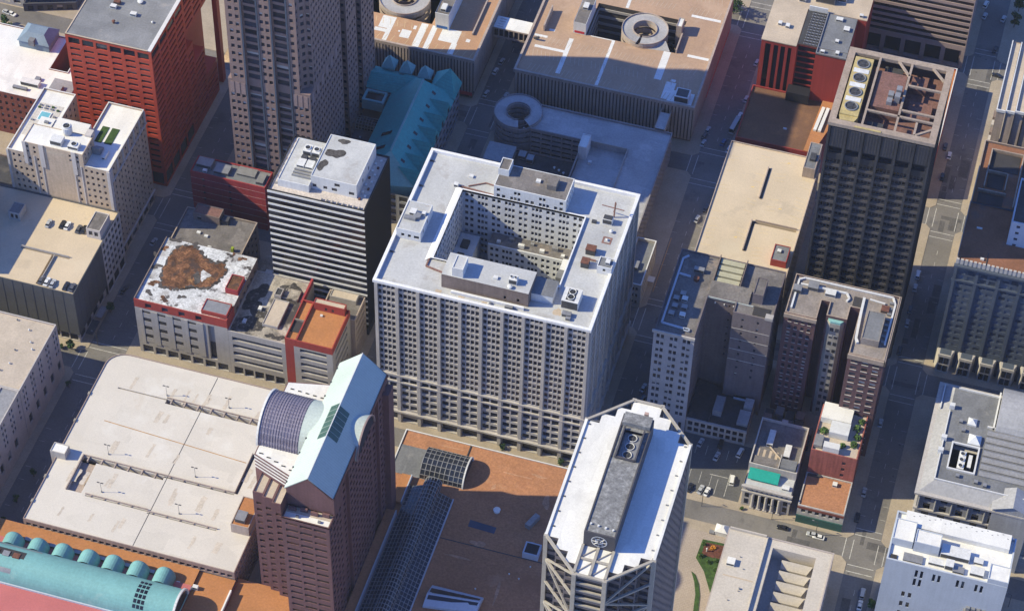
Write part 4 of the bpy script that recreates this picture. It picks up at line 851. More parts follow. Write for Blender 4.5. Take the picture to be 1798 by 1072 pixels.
# ================================================================ PARKING GARAGES ALONG THE TOP
def fins(T, P0, P1, z0, z1, n, m, w=.62, d=.55):
    P0, P1 = Vector((*P0, 0)), Vector((*P1, 0)); u = (P1-P0).normalized(); nr = Vector((u.y, -u.x, 0)); W = (P1-P0).length
    for k in range(n):
        c = P0+u*(W*(k+.5)/n)
        a, b_ = c-u*W/n*w/2, c+u*W/n*w/2
        q = MB(); q.prism([tuple((a+nr*d).xy), tuple((b_+nr*d).xy), tuple((b_+nr*.02).xy), tuple((a+nr*.02).xy)], z0, z1, True); T.part('fin', q, MATS[m])
def helix(T, cx, cy, zt, ro, ri, m, turns=3, gap=3.1, deck='deck_blue', start=0, sweep=300, zb=0):
    """spiral car ramp: banded parapets around a hollow drum, with a curved top deck"""
    q = MB(); q.ring(cx, cy, zb, zt-turns*gap, ro-.3, ri+.3)
    for k in range(turns): q.ring(cx, cy, zt-.9-(k+.62)*gap, zt-.9-k*gap, ro, ro-.3); q.ring(cx, cy, zt-.9-(k+.62)*gap, zt-.9-k*gap, ri+.3, ri)
    for a in range(0, 360, 30): c, s = math.cos(RD(a)), math.sin(RD(a)); q.bar((cx+(ro-.6)*c, cy+(ro-.6)*s, zb), (cx+(ro-.6)*c, cy+(ro-.6)*s, zt-.5), .35)
    o = T.part('ramp_drum', q, MATS[m])
    q = MB(); q.ring(cx, cy, zt-.9, zt-.25, ro-.02, ri+.02, start, start+sweep, 44); T.part('ramp_deck', q, MATS[deck], o)
    q = MB(); q.ring(cx, cy, zt-.26, zt+.35, ro, ro-.3, start, start+sweep, 44); q.ring(cx, cy, zt-.26, zt+.35, ri+.3, ri, start, start+sweep, 44); T.part('ramp_parapet', q, MATS[m], o)
    q = MB(); q.cyl(cx, cy, zb, zb+.3, ri-.02, n=30); T.part('drum_floor', q, MATS['hole_shade'], o)

T = Thing('parking_garage', 'tan finned parking garage with white roof patches and sign tower, top centre', 'building', (-130, 210, 0))
H = 24.0; X0, X1, Y0, Y1 = -160, -100, 183, 262
b = MB(); P = rect(X0, X1, Y0, Y1)
for i in range(4): facade(b, P[i], P[(i+1) % 4], 4.4 if i < 2 else 0, H-.7, [], T.wins)
b.plate(-158.5, -123.5, 199.5, 226, H-6, [(-157.5, -124.5, 200.5, 225, 18)]); b.plate(X0, X1, Y0, Y1, H-1.25, [(-157.5, -124.5, 200.5, 225, 20)]); T.part('wall', b, mat('fin_gap', (.07, .062, .06), .8, .2))
cpm = MATS['concrete_tan']; O = inset(P, -.6); I = inset(P, .4); q = MB()
for i in range(4):
    j = (i+1) % 4; q.quad((*O[i], H-1.6), (*O[j], H-1.6), (*O[j], H), (*O[i], H)); q.quad((*O[i], H), (*O[j], H), (*I[j], H), (*I[i], H)); q.quad((*I[i], H), (*I[j], H), (*I[j], H-1.2), (*I[i], H-1.2)); q.quad((*O[j], H-1.6), (*O[i], H-1.6), (*P[i], H-1.6), (*P[j], H-1.6))
T.part('parapet', q, cpm)
fins(T, P[0], P[1], 4.6, H-1.6, 42, 'concrete_tan'); fins(T, P[1], P[2], 4.6, H-1.6, 40, 'concrete_tan')
q = MB(); facade(q, (X0, Y0+.6), (X1-.6, Y0+.6), 0, 4.5, [(even(59.4, 12, 3.6), [(.5, 3.6)], .3, 'shop_window')], T.wins); facade(q, (X1-.6, Y0+.6), (X1-.6, Y1), 0, 4.5, [(even(78.4, 16, 3.6), [(.5, 3.6)], .3, 'shop_window')], T.wins); T.part('street_floor', q, MATS['brick_brown'])
T.box('shop_sign', MATS['sign_red'], -108, -100.3, 182.3, 182.5, 2.6, 4.6)
b = MB(); b.plate(I[0][0], I[1][0], I[0][1], I[2][1], H-1.0, [(-157.5, -124.5, 200.5, 225)]); rf = T.part('roof_deck', b, mat('deck_tan_warm', (.43, .255, .155), .9, .12, .06, .1, stain=[((.5, .35, .24), .58, .08, .5), ((.33, .18, .1), .62, .1, .4)]))
DPN = [0]
def dp(T, rf, x0, x1, y0, y1, z, sk=0, m='patch_white'): DPN[0] += 1; z += .0002*(DPN[0] % 200); q = MB(); q.quad((x0, y0, z), (x1, y0, z), (x1+sk, y1, z), (x0+sk, y1, z)); T.part('deck_patch', q, MATS[m], rf)
for a in ((-128.9, -125.8, 184, 199.9), (-123.8, -121.4, 184, 199.9), (-142.6, -140.6, 184, 199.9), (-119, -110.4, 191.4, 199.9), (-112.6, -110, 184, 191.4), (-136, -131.6, 188.4, 193.6), (-146.8, -142.6, 192, 199.9), (-148, -142.6, 189.4, 191.6), (-107, -105.2, 194, 196), (-131.6, -130.3, 195, 197.4), (-137.4, -136.5, 191.4, 192.4)): dp(T, rf, *a, H-.985)
for k in range(34):
    x = -157+k*1.65*1.0
    if k % 2: dp(T, rf, x, x+.22, 184.4, 188.6, H-.98, .9, 'line_pale_yellow'); dp(T, rf, x, x+.22, 194.6, 198.6, H-.98, -.9, 'line_pale_yellow') if x < -124 else 0
helix(T, -141, 212.6, H+.3, 11.6, 5.6, 'concrete_tan', 3, 3.4, 'deck_blue', 0, 360, 4)
q = MB(); P2 = rect(-122.4, -116.2, 198.7, 226)
for i in range(4): facade(q, P2[i], P2[(i+1) % 4], H-1, 32, [], T.wins)
q.quad(*[(x, y, 31.6) for x, y in P2]); q.quad(*[(P2[0][0], P2[0][1], 32), (P2[1][0], P2[1][1], 32), (P2[1][0], P2[1][1]+.3, 32), (P2[0][0], P2[0][1]+.3, 32)]); o = T.part('stair_tower', q, MATS['white_paint'])
T.box('sign_board', MATS['sign_blue'], -121.8, -116.8, 198.6, 198.67, 23.6, 25, o); q = MB(); q.quad((-122.2, 199, 31.63), (-116.4, 199, 31.63), (-116.4, 212, 31.63), (-122.2, 212, 31.63)); T.part('roof', q, MATS['roof_dark'], o); unit(T, -120.6, -118.2, 200.6, 204.6, 31.6, 1.6, 'vent_white')
q = MB(); q.box(-105.6, -105, 199, 222, H-1, H+.2); T.part('deck_kerb', q, MATS['concrete_tan']); T.windows(G5)

T = Thing('parking_garage', 'large tan finned parking garage with round spiral ramp in its roof opening', 'building', (-42, 225, 0))
H = 21.4; X0, X1, Y0, Y1 = -81.8, -1.6, 186, 262
b = MB(); P = rect(X0, X1, Y0, Y1); hole = (-58.2, -17.6, 217.6, 239.4)
for i in range(4): facade(b, P[i], P[(i+1) % 4], 2.2 if i < 2 else 0, H-.7, [], T.wins)
b.plate(X0, X1, Y0, Y1, H-1.25, [(*hole, 18)]); T.part('wall', b, MATS['fin_gap'])
O = inset(P, -.6); I = inset(P, .4); q = MB()
for i in range(4):
    j = (i+1) % 4; q.quad((*O[i], H-1.6), (*O[j], H-1.6), (*O[j], H), (*O[i], H)); q.quad((*O[i], H), (*O[j], H), (*I[j], H), (*I[i], H)); q.quad((*I[i], H), (*I[j], H), (*I[j], H-1.2), (*I[i], H-1.2)); q.quad((*O[j], H-1.6), (*O[i], H-1.6), (*P[i], H-1.6), (*P[j], H-1.6))
T.part('parapet', q, cpm); fins(T, P[0], P[1], 1.6, H-1.6, 52, 'concrete_tan'); fins(T, P[1], P[2], 3.2, H-1.6, 44, 'concrete_tan')
q = MB(); q.quad((X0, Y0+.3, 0), (X1, Y0+.3, 0), (X1, Y0+.3, 2.2), (X0, Y0+.3, 2.2)); T.part('plinth', q, MATS['brick_brown']); T.box('red_fascia', MATS['sign_red'], X1-.1, X1+.5, 214, 262, 1.4, 3.1)
b = MB(); b.plate(I[0][0], I[1][0], I[0][1], I[2][1], H-1.0, [hole]); rf = T.part('roof_deck', b, MATS['deck_tan'])
for k in range(4):                                                   # lower storeys seen through the opening
    z = 4+k*4.2; q = MB(); q.box(hole[0]+.05, hole[1]-.05, hole[3]-.5, hole[3]-.1, z, z+1.3); q.box(hole[0]+.05, hole[0]+.5, hole[2]+.1, hole[3]-.5, z, z+1.3); T.part('storey_edge', q, MATS['concrete'])
q = MB(); q.quad((hole[0], hole[2], 3.5), (hole[1], hole[2], 3.5), (hole[1], hole[3], 3.5), (hole[0], hole[3], 3.5)); T.part('pit_floor', q, MATS['hole_shade'])
for a in ((-64.6, -62.6, 189.5, 213), (-46.2, -44.8, 187, 217.4), (-22.6, -19.4, 199, 217.4), (-78, -64, 203, 204.6), (-12, -2.4, 217, 218.6), (-16.4, -3, 243, 244.6), (-46, -44.6, 240, 261), (-74.6, -72, 215, 216.4), (-80, -74, 210, 211.4), (-14, -3, 187, 194.6), (-56, -45, 217.0, 217.5), (-16.8, -12.4, 188, 199), (-15.2, -13, 199.5, 201)): dp(T, rf, *a, H-.985)
for k in range(40):
    x = -79+k*1.9
    for y, s in ((188, .9), (197, -.9), (206.5, .9), (245, .9), (254, -.9)):
        if not (-24 < x < -19) and rnd.random() < .85: dp(T, rf, x, x+.2, y, y+4.4, H-.98, s, 'patch_tan')
helix(T, -33.6, 226.4, H+1.4, 10.4, 5.2, 'concrete_tan', 3, 3.6, 'deck_blue', -90, 350, 3.6)
q = MB(); q.quad((-33.6, 216.2, H-.96), (-20, 217.7, H-.96), (-23, 222, H+.9), (-31, 218, H+.9)); T.part('ramp_apron', q, MATS['deck_blue'])
q = MB(); P2 = rect(-64, -58.3, 216.8, 234)
for i in range(4): facade(q, P2[i], P2[(i+1) % 4], H-1, 27, [], T.wins)
q.quad(*[(x, y, 26.9) for x, y in P2]); o = T.part('stair_tower', q, MATS['white_paint']); T.box('sign_board', MATS['sign_red'], -63.4, -58.9, 216.7, 216.78, H-.4, H+.8, o); q = MB(); q.quad((-63.8, 217, 26.95), (-58.5, 217, 26.95), (-58.5, 233.8, 26.95), (-63.8, 233.8, 26.95)); T.part('roof', q, MATS['roof_dark'], o); unit(T, -62.4, -60, 226, 229.6, 26.9, 1.4)
unit(T, -10.8, -4.6, 187.6, 193.4, H-1, 3.4, 'vent_white'); q = MB(); q.box(-10.2, -5.2, 188.2, 192.8, H+2.4, H+2.6); T.part('unit_top', q, MATS['metal_dark'])
penthouse(T, -20.2, -17.7, 229, 235, H-12, 26, 'concrete_tan', 'patch_white', None, 'stair_tower'); T.box('deck_wall', MATS['concrete_tan'], -17.5, -16.9, 217.6, 229, H-1, H+1.2); T.box('shaft', MATS['concrete_tan'], -77, -76.4, 214, 228, H-1, H+2.4)
q = MB(); q.bar((-79.4, 207.6, H-.3), (-77, 207.2, H+1), .4); T.part('deck_light', q, MATS['metal_dark'])
T = Thing('sky_bridge', 'covered pale footbridge between the two tan finned garages over the street', 'bridge', (-91, 214, 13))
b = MB(); b.box(-99.35, -82.4, 211, 219, 13.6, 14.6, True); b.box(-99.35, -82.4, 211, 219, 18.6, 19.2, True)
for k in range(8): b.box(-99.2+k*2.3, -98.7+k*2.3, 211, 211.3, 14.6, 18.6)
T.part('frame', b, MATS['concrete_tan']); b = MB(); b.box(-99.2, -82.5, 211.32, 218.8, 14.6, 18.6); T.part('glazing', b, G3); b = MB(); b.box(-99.2, -82.5, 211.2, 218.8, 19.22, 19.35); T.part('roof', b, MATS['membrane_white'])
for k in range(4): T.box('roof_vent', MATS['vent_white'], -97.6, -94.8, 212+k*1.7, 212.6+k*1.7, 19.36, 19.9)

T = Thing('parking_garage', 'grey-roofed parking garage with banded spiral drum, behind the pale courtyard block', 'building', (-40, 130, 0))
H = 16.2
b = MB()
facade(b, (-66.5, 157.4), (-43, 157.4), 0, H-.9, [(even(23.5, 5, 4.1, .2), rows(1.2, 5, 2.8, 1.5, .5), .8, 'garage_slot')], T.wins)
facade(b, (-43, 157.4), (-43, 90), 0, H-.9, [], T.wins); facade(b, (-43, 90), (-7.4, 90), 0, H-.9, [], T.wins)
facade(b, (-7.4, 90), (-7.4, 173), 0, H-.9, [(even(83, 30, 1.7, .4), rows(1.2, 5, 2.8, 1.6, .5), .5, 'garage_slot')], T.wins); facade(b, (-7.4, 173), (-66.5, 173), 0, H-.9, [], T.wins); facade(b, (-66.5, 173), (-66.5, 157.4), 0, H-.9, [], T.wins)
P = [(-66.5, 157.4), (-43, 157.4), (-43, 90), (-7.4, 90), (-7.4, 173), (-66.5, 173)]; I = inset(P, .4); O = inset(P, -.1)
for i in range(6):
    j = (i+1) % 6; b.quad((*O[i], H), (*O[j], H), (*I[j], H), (*I[i], H)); b.quad((*I[i], H), (*I[j], H), (*I[j], H-1.1), (*I[i], H-1.1)); b.quad((*O[i], H-.95), (*O[j], H-.95), (*O[j], H), (*O[i], H))
T.part('wall', b, mat('concrete_violet', (.27, .245, .25), .85, .12, .1, .1, streak=.15))
b = MB(); z = H-1
for x0, x1, y0, y1 in ((-66.1, -43.4, 157.8, 172.6), (-43.4, -7.8, 157.8, 172.6), (-23.4, -7.8, 90.4, 157.8)): b.quad((x0, y0, z), (x1, y0, z), (x1, y1, z), (x0, y1, z))
b.quad((-42.6, 90.4, z), (-23.4, 90.4, z), (-23.4, 157.8, z-2.6), (-42.6, 157.8, z-2.6)); b.quad((-23.4, 90.4, z), (-23.4, 157.8, z), (-23.4, 157.8, z-2.6)); b.quad((-42.6, 157.8, z), (-42.6, 157.8, z-2.6), (-23.4, 157.8, z-2.6), (-23.4, 157.8, z)); T.part('roof_deck', b, MATS['deck_blue'])
b = MB(); b.box(-23.5, -23.2, 128, 158, z, H+.1); b.box(-42, -23.5, 157.7, 158, z, H+.1); T.part('deck_kerb', b, MATS['concrete'])
helix(T, -74.2, 165.6, H+.4, 10.6, 5.2, 'concrete_violet', 4, 3.0, 'deck_blue', -45, 330, 0)
penthouse(T, -43, -39.4, 149, 157, 0, 20.4, 'white_paint', 'membrane_white', None, 'stair_tower'); T.box('hatch', MATS['vent_white'], -38, -36.6, 147, 148.4, z-2.2, z-1)
T.windows(G5)
T = Thing('sky_bridge', 'short grey footbridge from the grey garage roof to the large tan garage', 'bridge', (-13, 178, 12))
b = MB(); b.box(-15.4, -10.8, 172.8, 185.4, 14, 14.6, True); b.box(-15.4, -15.1, 172.8, 185.4, 14.6, 17.4); b.box(-11.1, -10.8, 172.8, 185.4, 14.6, 17.4); T.part('frame', b, MATS['concrete_tan']); b = MB(); b.box(-15.1, -11.1, 172.8, 183, 17, 17.2, True); T.part('roof', b, MATS['deck_blue'])
T = Thing('low_building', 'low dark-roofed building in the gap between courtyard block and grey garage', 'building', (-63, 118, 0))
body(T, rect(-83, -43.3, 89, 151), 8.5, MATS['brick_brown'], MATS['roof_black'], {1: []}, ph=.6)
for a in ((-82, -70, 138, 149, 4.0), (-68.6, -65.4, 146, 149.6, 2), (-64.6, -61.6, 144.6, 148, 2.4)): unit(T, a[0], a[1], a[2], a[3], 7.9, a[4], 'metal_grey')
for k in range(3): vent(T, -52+k*2.3, 145-k, 7.9, .5, .8)
T = Thing('stone_building', 'small pale stone building tucked behind the right corner of the courtyard block', 'building', (-4, 100, 0))
body(T, rect(-7, 1.2, 86, 112), 13.5, MATS['stone_pale'], MATS['roof_slate'], {0: [(even(8.2, 4, 1), rows(1, 3, 3.9, 1.9, .9))], 1: [(even(26, 11, 1.1), rows(1, 3, 3.9, 1.9, .9))]}, ph=1.6, cap=MATS['band_white']); T.box('entry_canopy', MATS['membrane_white'], 1.2, 4, 98, 101, 3.4, 3.7); unit(T, -4.6, -2.6, 95, 99, 12, 1.4, 'metal_grey'); T.windows(G1)

# ================================================================ WHITE-DECKED GARAGE (lower left)
T = Thing('parking_garage', 'broad parking garage with near white roof deck, long slots and light masts', 'building', (-146, -58, 0))
H = 20.4; X0, X1, Y0, Y1 = -187.6, -104.4, -100.6, -15.2
P = [(X0, Y0), (X1, Y0), (X1, Y1), (X0+8, Y1)] + [(X0+8-8*math.sin(RD(a)), Y1-7+7*math.cos(RD(a))) for a in (15, 30, 45, 60, 75, 90)]
b = MB(); n = len(P); gar = rows(.8, 5, 3.7, 1.7, 1.2)
for i in range(n):
    j = (i+1) % n; W = math.dist(P[i], P[j]); vis = i in (0, 1)
    facade(b, P[i], P[j], 0, H, [(even(W, int(W/2.6), 1.9, .6), gar, .5, 'garage_slot')] if vis else [], T.wins)
I = inset(P, .3)
for i in range(n): j = (i+1) % n; b.quad((*P[i], H), (*P[j], H), (*I[j], H), (*I[i], H)); b.quad((*I[i], H), (*I[j], H), (*I[j], H-.6), (*I[i], H-.6))
T.part('wall', b, mat('precast_plum', (.33, .25, .225), .8, .12, .1, .1, streak=.12))
b = MB(); z = H-.4
sA = (-158, -119.6, -33.8, -31.6, 3); sB = (-177.6, -145, -68.6, -66.8, 3); sC = (-177.6, -171.8, -83.2, -68.6, 1.4); sD = (-116.9, -115.9, -66.6, -47, 2.6)
hl = [sA, sB, sC, sD, (-170, -145, -84.0, -83.6, 2), (-145, -117, -67.3, -66.7, 2), (-145, -117.4, -84.7, -84.3, 2), (-178.2, -158, -32.2, -31.6, .8)]
b.plate(X0+8, X1-.3, Y0+.3, Y1-.3, z, hl); b.plate(X0+.3, X0+8, Y0+.3, Y1-8, z, [])
b.quad((X0+8, Y1-8, z), (X0+8, Y1-.3, z), *[(x, y, z) for x, y in I[4:]], (X0+.3, Y1-8, z)); T.part('roof_deck', b, MATS['deck_white'])
q = MB()
for h in hl: q.quad((h[0], h[2], z-h[4]), (h[1], h[2], z-h[4]), (h[1], h[3], z-h[4]), (h[0], h[3], z-h[4]))
T.part('ramp', q, MATS['concrete_tan'])
for (xa, xb, y) in ((-158, -119.6, -31.4), (-177.6, -145, -66.6), (-145, -117, -66.6), (-170, -145, -83.4), (-145, -117.4, -84.1)):
    q = MB(); q.box(xa, xb, y, y+.25, z, z+.9)
    for k in range(int((xb-xa)/5.4)): q.box(xa+2+k*5.4, xa+2.5+k*5.4, y-2.2 if (xa, y) in ((-158, -31.4), (-177.6, -66.6)) else y-.3, y, z-.6, z+.5)
    T.part('ramp_wall', q, MATS['concrete_tan'])
q = MB(); q.box(-117.1, -116.9, -66.6, -47, z, z+.9); q.box(-178, -177.6, -83.4, -66.4, z, z+.9); T.part('ramp_wall', q, MATS['concrete_tan'])
q = MB(); q.quad((-144.4, Y0+.4, z+.01), (-144.1, Y0+.4, z+.01), (-143.0, Y1-.6, z+.01), (-143.3, Y1-.6, z+.01)); T.part('expansion_joint', q, MATS['metal_dark'])
q = MB(); q.quad((-177, -48.7, z+.01), (-118, -51.9, z+.01), (-118, -51.5, z+.01), (-177, -48.3, z+.01)); T.part('deck_joint', q, MATS['road_orange'])
for k in range(34):
    x, y = rnd.uniform(-180, -110), rnd.choice((-27, -42, -58, -76, -93))+rnd.uniform(-2, 2); w_ = rnd.uniform(.6, 2.2); l_ = rnd.uniform(3, 8); q = MB(); q.quad(*[(px_, max(-99.5, min(-17, py_)), z+.012+.0006*k) for px_, py_ in rag([(x, y-l_/2), (x+w_, y-l_/2), (x+w_+.5, y+l_/2), (x+.5, y+l_/2)], k, 5, .22)]); T.part('deck_stain', q, mat('deck_stain', (.52, .46, .395), .9, .12, .3, .15))
penthouse(T, -189.4, -183.4, -70.6, -66.2, .2, 23.6, 'stone_pale', 'membrane_white', None, 'stair_tower'); penthouse(T, -112, -105, -83.4, -70, z, 25, 'concrete_tan', 'roof_orange', None, 'stair_tower'); unit(T, -110.8, -107, -82, -77.6, 24.6, 2.2, 'metal_grey')
for x, y in ((X0+.1, -38), (X0+.1, -52), (X0+.1, -80), (X0+.1, -92)): T.box('scupper', MATS['concrete_dirty'], x-.5, x+.3, y-.7, y+.7, H-1.4, H+.3)
T.windows(G5)
lampn = 0
for x, y, where in ((-133.6, -28.6, 'by the rear slot right of the joint'), (-169, -63.3, 'behind the ramp opening'), (-164.6, -80.6, 'in front of the ramp opening'), (-133.3, -81.4, 'near the front right slot'), (-133.8, -63.6, 'by the middle right slot'), (-158.6, -30, 'at the left end of the rear slot')):
    L = Thing('lamp_post', 'thin twin-armed light mast on the white deck ' + where, 'lamp post', (x, y, H-.4), 'light masts on the white garage deck')
    q = MB(); q.bar((x, y, H-.4), (x, y, H+5.4), .06); q.cyl(x, y, H-.4, H+.2, .3, n=8); L.part('pole', q, MATS['metal_grey'])
    for s in (-1, 1): q = MB(); q.box(x+s*.8-.45, x+s*.8+.45, y-.2, y+.2, H+5.3, H+5.45, True); q.bar((x, y, H+5.38), (x+s*.5, y, H+5.38), .05); L.part('lamp_head', q, MATS['metal_dark'])

# ================================================================ TEAL VAULTED BUILDING (bottom left corner)
T = Thing('vaulted_building', 'building with long teal barrel roof, seven small teal domes and pink flat roofs', 'building', (-165, -115, 0))
AX, AR, AZ, XA, XB = -115.2, 7.6, 10.0, -215.0, -121.0
b = MB(); b.box(-215, -121, -150, -95.9, -9, 8.9); b.box(-121, -106.6, -150, -95.9, -9, 7.8); T.part('wall', b, MATS['brick_red'])
b = MB(); b.quad((-120.9, -150, 8.2), (-107, -150, 8.2), (-107, -96, 8.2), (-120.9, -96, 8.2)); b.quad((-215, -103.6, 9.3), (-120.9, -103.6, 9.3), (-120.9, -96, 9.3), (-215, -96, 9.3)); T.part('roof', b, MATS['roof_orange'], label='rust orange side roof')
b = MB(); b.box(-215, -121.1, -150, -122.6, 8.9, 9.6); b.box(-215, -121.1, -108.2, -103.6, 8.9, 9.6); T.part('roof', b, MATS['pink_roof'], label='flat pink roof')
ts = [RD(180*i/20) for i in range(21)]; b = MB()
for t, u in zip(ts, ts[1:]): b.quad((XB, AX-AR*math.cos(t), AZ+AR*math.sin(t)), (XA, AX-AR*math.cos(t), AZ+AR*math.sin(t)), (XA, AX-AR*math.cos(u), AZ+AR*math.sin(u)), (XB, AX-AR*math.cos(u), AZ+AR*math.sin(u)))
b.box(XA, XB, AX-AR, AX+AR, 8.9, AZ)
vt = T.part('barrel_roof', b, mat('teal_vault', (.17, .37, .375), .6, .1, .08, .06, streak=.1, stain=((.3, .44, .42), .6, .12, .5)))
b = MB()
for t, u in zip(ts, ts[1:]): b.bar((XB, AX-AR*1.02*math.cos(t), AZ+AR*1.02*math.sin(t)), (XB, AX-AR*1.02*math.cos(u), AZ+AR*1.02*math.sin(u)), .4)
T.part('arch_rim', b, MATS['band_white'], vt); b = MB(); b.quad(*[(XB-.1, AX-AR*math.cos(t), AZ+AR*math.sin(t)) for t in ts]); T.part('arch_window', b, GA, vt)
b = MB(); b.box(XA, XB, AX-AR-.5, AX-AR, 9.4, 10.4); T.part('gutter', b, MATS['bluewhite'], vt)
def onvault(x0, x1, t0, t1, m, nm, k=1.004, n=4):
    q = MB()
    for i in range(n):
        a, c = RD(t0+(t1-t0)*i/n), RD(t0+(t1-t0)*(i+1)/n); f = lambda x, t: (x, AX-AR*k*math.cos(t), AZ+AR*k*math.sin(t))
        q.quad(f(x0, a), f(x1, a), f(x1, c), f(x0, c))
    T.part(nm, q, MATS[m] if isinstance(m, str) else m, vt)
for i in range(6):
    for j in range(3): onvault(-136.6+j*1.5, -135.4+j*1.5, 32+i*15, 43+i*15, G3, 'skylight_pane', n=2)
onvault(-196, -180.6, 84, 108, 'hole_shade', 'roof_opening'); onvault(-203, -184, 36, 50, 'metal_grey', 'louvre_panel'); onvault(-200, -176, 126, 134, 'metal_grey', 'louvre_panel')
for k in range(3): T.box('rooftop_unit', MATS['metal_grey' if k % 2 else 'rust'], -193+k*4, -190.4+k*4, -116.4, -114.2, 16, 17.9)
domes = [(-190.3, -103.9), (-180.4, -103.7), (-170.8, -103.3), (-160.7, -103), (-151.2, -102.6), (-141.5, -102.4), (-131.5, -102.2)]
for x, y in domes:
    y -= .4; r = 3.9; q = MB(); N = 14; M_ = 6; yb = -108.6
    for i in range(N):
        a, c = math.pi*i/N, math.pi*(i+1)/N
        q.quad((x+r*math.cos(a), yb, 9.6+r*1.25*math.sin(a)), (x+r*math.cos(c), yb, 9.6+r*1.25*math.sin(c)), (x+r*math.cos(c), y, 9.6+r*1.25*math.sin(c)), (x+r*math.cos(a), y, 9.6+r*1.25*math.sin(a)))
        for j in range(M_):
            p, s = math.pi/2*j/M_, math.pi/2*(j+1)/M_
            f = lambda A, B: (x+r*math.cos(A)*math.cos(B)*1.0, y+r*.62*math.sin(B), 9.6+r*1.25*math.sin(A)*math.cos(B))
            q.quad(f(a, p), f(c, p), f(c, s), f(a, s))
    o = T.part('dome', q, MATS['teal_vault'] if 'teal_vault' in MATS else MATS['teal_light'])
for k in range(6): unit(T, -187+k*9.7, -184.4+k*9.7, -103.2, -101.8, 9.3, 1.2, 'metal_grey')
for x, y in ((-129.5, -104.4), (-126.4, -103.8), (-121.6, -104.6)): unit(T, x-.7, x+.7, y-.6, y+.6, 8.2, 1.3, 'vent_white')
unit(T, -120.6, -118.6, -104.4, -103, 8.2, 1.7, 'vent_white'); q = MB(); q.box(-107.2, -106.6, -150, -101, 7.8, 9.2); T.part('parapet', q, MATS['membrane_white'])
q = MB()
for k in range(9): q.box(-106.6, -106.4, -149+k*5.4, -148.4+k*5.4, -8, 8)
for k in range(3): q.box(-106.6, -106.45, -150, -101.4, -1+k*3.2, -.5+k*3.2)
T.part('red_lattice', q, MATS['red_metal_deep']); T.o.location += Vector((3.06, -4.97, 8.0))      # stands on a podium level with the garage deck

# ================================================================ BRICK TOWER WITH TEAL GABLE (lower centre)
T = Thing('gabled_tower', 'plum brick tower under a long teal gable roof with a barrel-vaulted side wing', 'building', (-71, -78, 0))
EX0, EX1, RY0, RY1, EZ, RZ, RX = -79.6, -62.6, -105.2, -47.0, 87.0, 95.2, -71.1
fr = rows(14, 18, 3.7, 1.75, 1.0)
b = MB(); BX0, BX1 = -79.2, -62.0
Pm = [(BX0, -111), (BX1, -111), (BX1, -98), (BX1-1.2, -98), (BX1-1.2, -90), (BX1, -90), (BX1, -66), (BX1-1.2, -66), (BX1-1.2, -58), (BX1, -58), (BX1, -47.2), (BX0, -47.2)]
for i in range(len(Pm)):
    a, c = Pm[i], Pm[(i+1) % len(Pm)]; W = math.dist(a, c); top = 78 if i == 0 else EZ-.6
    if i == 0: sp = [(even(W, 3, 4.4, .9), rows(14, 17, 3.7, 1.45, 1.1))]
    elif a[0] == c[0] and c[1] > a[1]: sp = [(even(W, max(1, int(W/2.9)), 2.05, .4), fr[:17] if a[1] < -105 else rows(14, 19, 3.7, 1.8, 1.0))]
    else: sp = []
    facade(b, a, c, 0, 78.0 if i in (0,) else (84.9 if i not in (1,) else 78.0), sp, T.wins, .3)
b.quad((BX0, -105.2, 78), (BX1, -105.2, 78), (BX1, -105.2, EZ), (RX, -105.2, RZ-.3), (BX0, -105.2, EZ))                       # gables
b.quad((BX1, -47.2, 78), (BX0, -47.2, 78), (BX0, -47.2, EZ), (RX, -47.2, RZ-.3), (BX1, -47.2, EZ))
b.quad((BX1, -105.2, 78), (BX1, -98, 78), (BX1, -98, 84.9), (BX1, -105.2, 84.9)); b.quad((BX0, -105.2, 84.9), (BX0, -105.2, EZ), (BX0, -47.2, EZ), (BX0, -47.2, 84.9))
b.quad((BX1-.01, -105.2, 84.8), (BX1-.01, -47.2, 84.8), (BX1-.01, -47.2, EZ), (BX1-.01, -105.2, EZ)); b.quad((BX1-1.3, -98, 84.9), (BX1, -98, 84.9), (BX1, -47.2, 84.9), (BX1-1.3, -47.2, 84.9))
wl = T.part('wall', b, MATS['brick_plum'])
b = MB(); b.quad((BX0+.4, -110.6, 77.5), (BX1-.4, -110.6, 77.5), (BX1-.4, -105.21, 77.5), (BX0+.4, -105.21, 77.5))
T.part('terrace', b, MATS['roof_beige']); b = MB(); b.box(BX0, BX1, -111, -110.6, 77.4, 78.1); b.box(BX0, BX0+.4, -110.6, -105.2, 77.4, 78.1); b.box(BX1-.4, BX1, -110.6, -105.2, 77.4, 78.1); T.part('parapet', b, MATS['brick_plum'], wl)
for k in range(4): T.box('terrace_curb', MATS['brick_plum'], -78+k*4, -75.4+k*4, -107.2+(k % 2)*.5, -106.4+(k % 2)*.5, 77.5, 79.2)
T.box('terrace_deck', MATS['membrane_white'], -78.6, -62.6, -110.5, -108, 77.5, 77.62); unit(T, -74.6, -73.6, -109.8, -108.9, 77.6, .8, 'metal_grey'); unit(T, -66.6, -65.6, -109.8, -108.9, 77.6, .8, 'metal_grey')
b = MB(); b.quad((EX0-.3, RY0, EZ-.2), (RX, RY0, RZ), (RX, RY1, RZ), (EX0-.3, RY1, EZ-.2)); b.quad((RX, RY0, RZ), (EX1+.3, RY0, EZ-.2), (EX1+.3, RY1, EZ-.2), (RX, RY1, RZ))
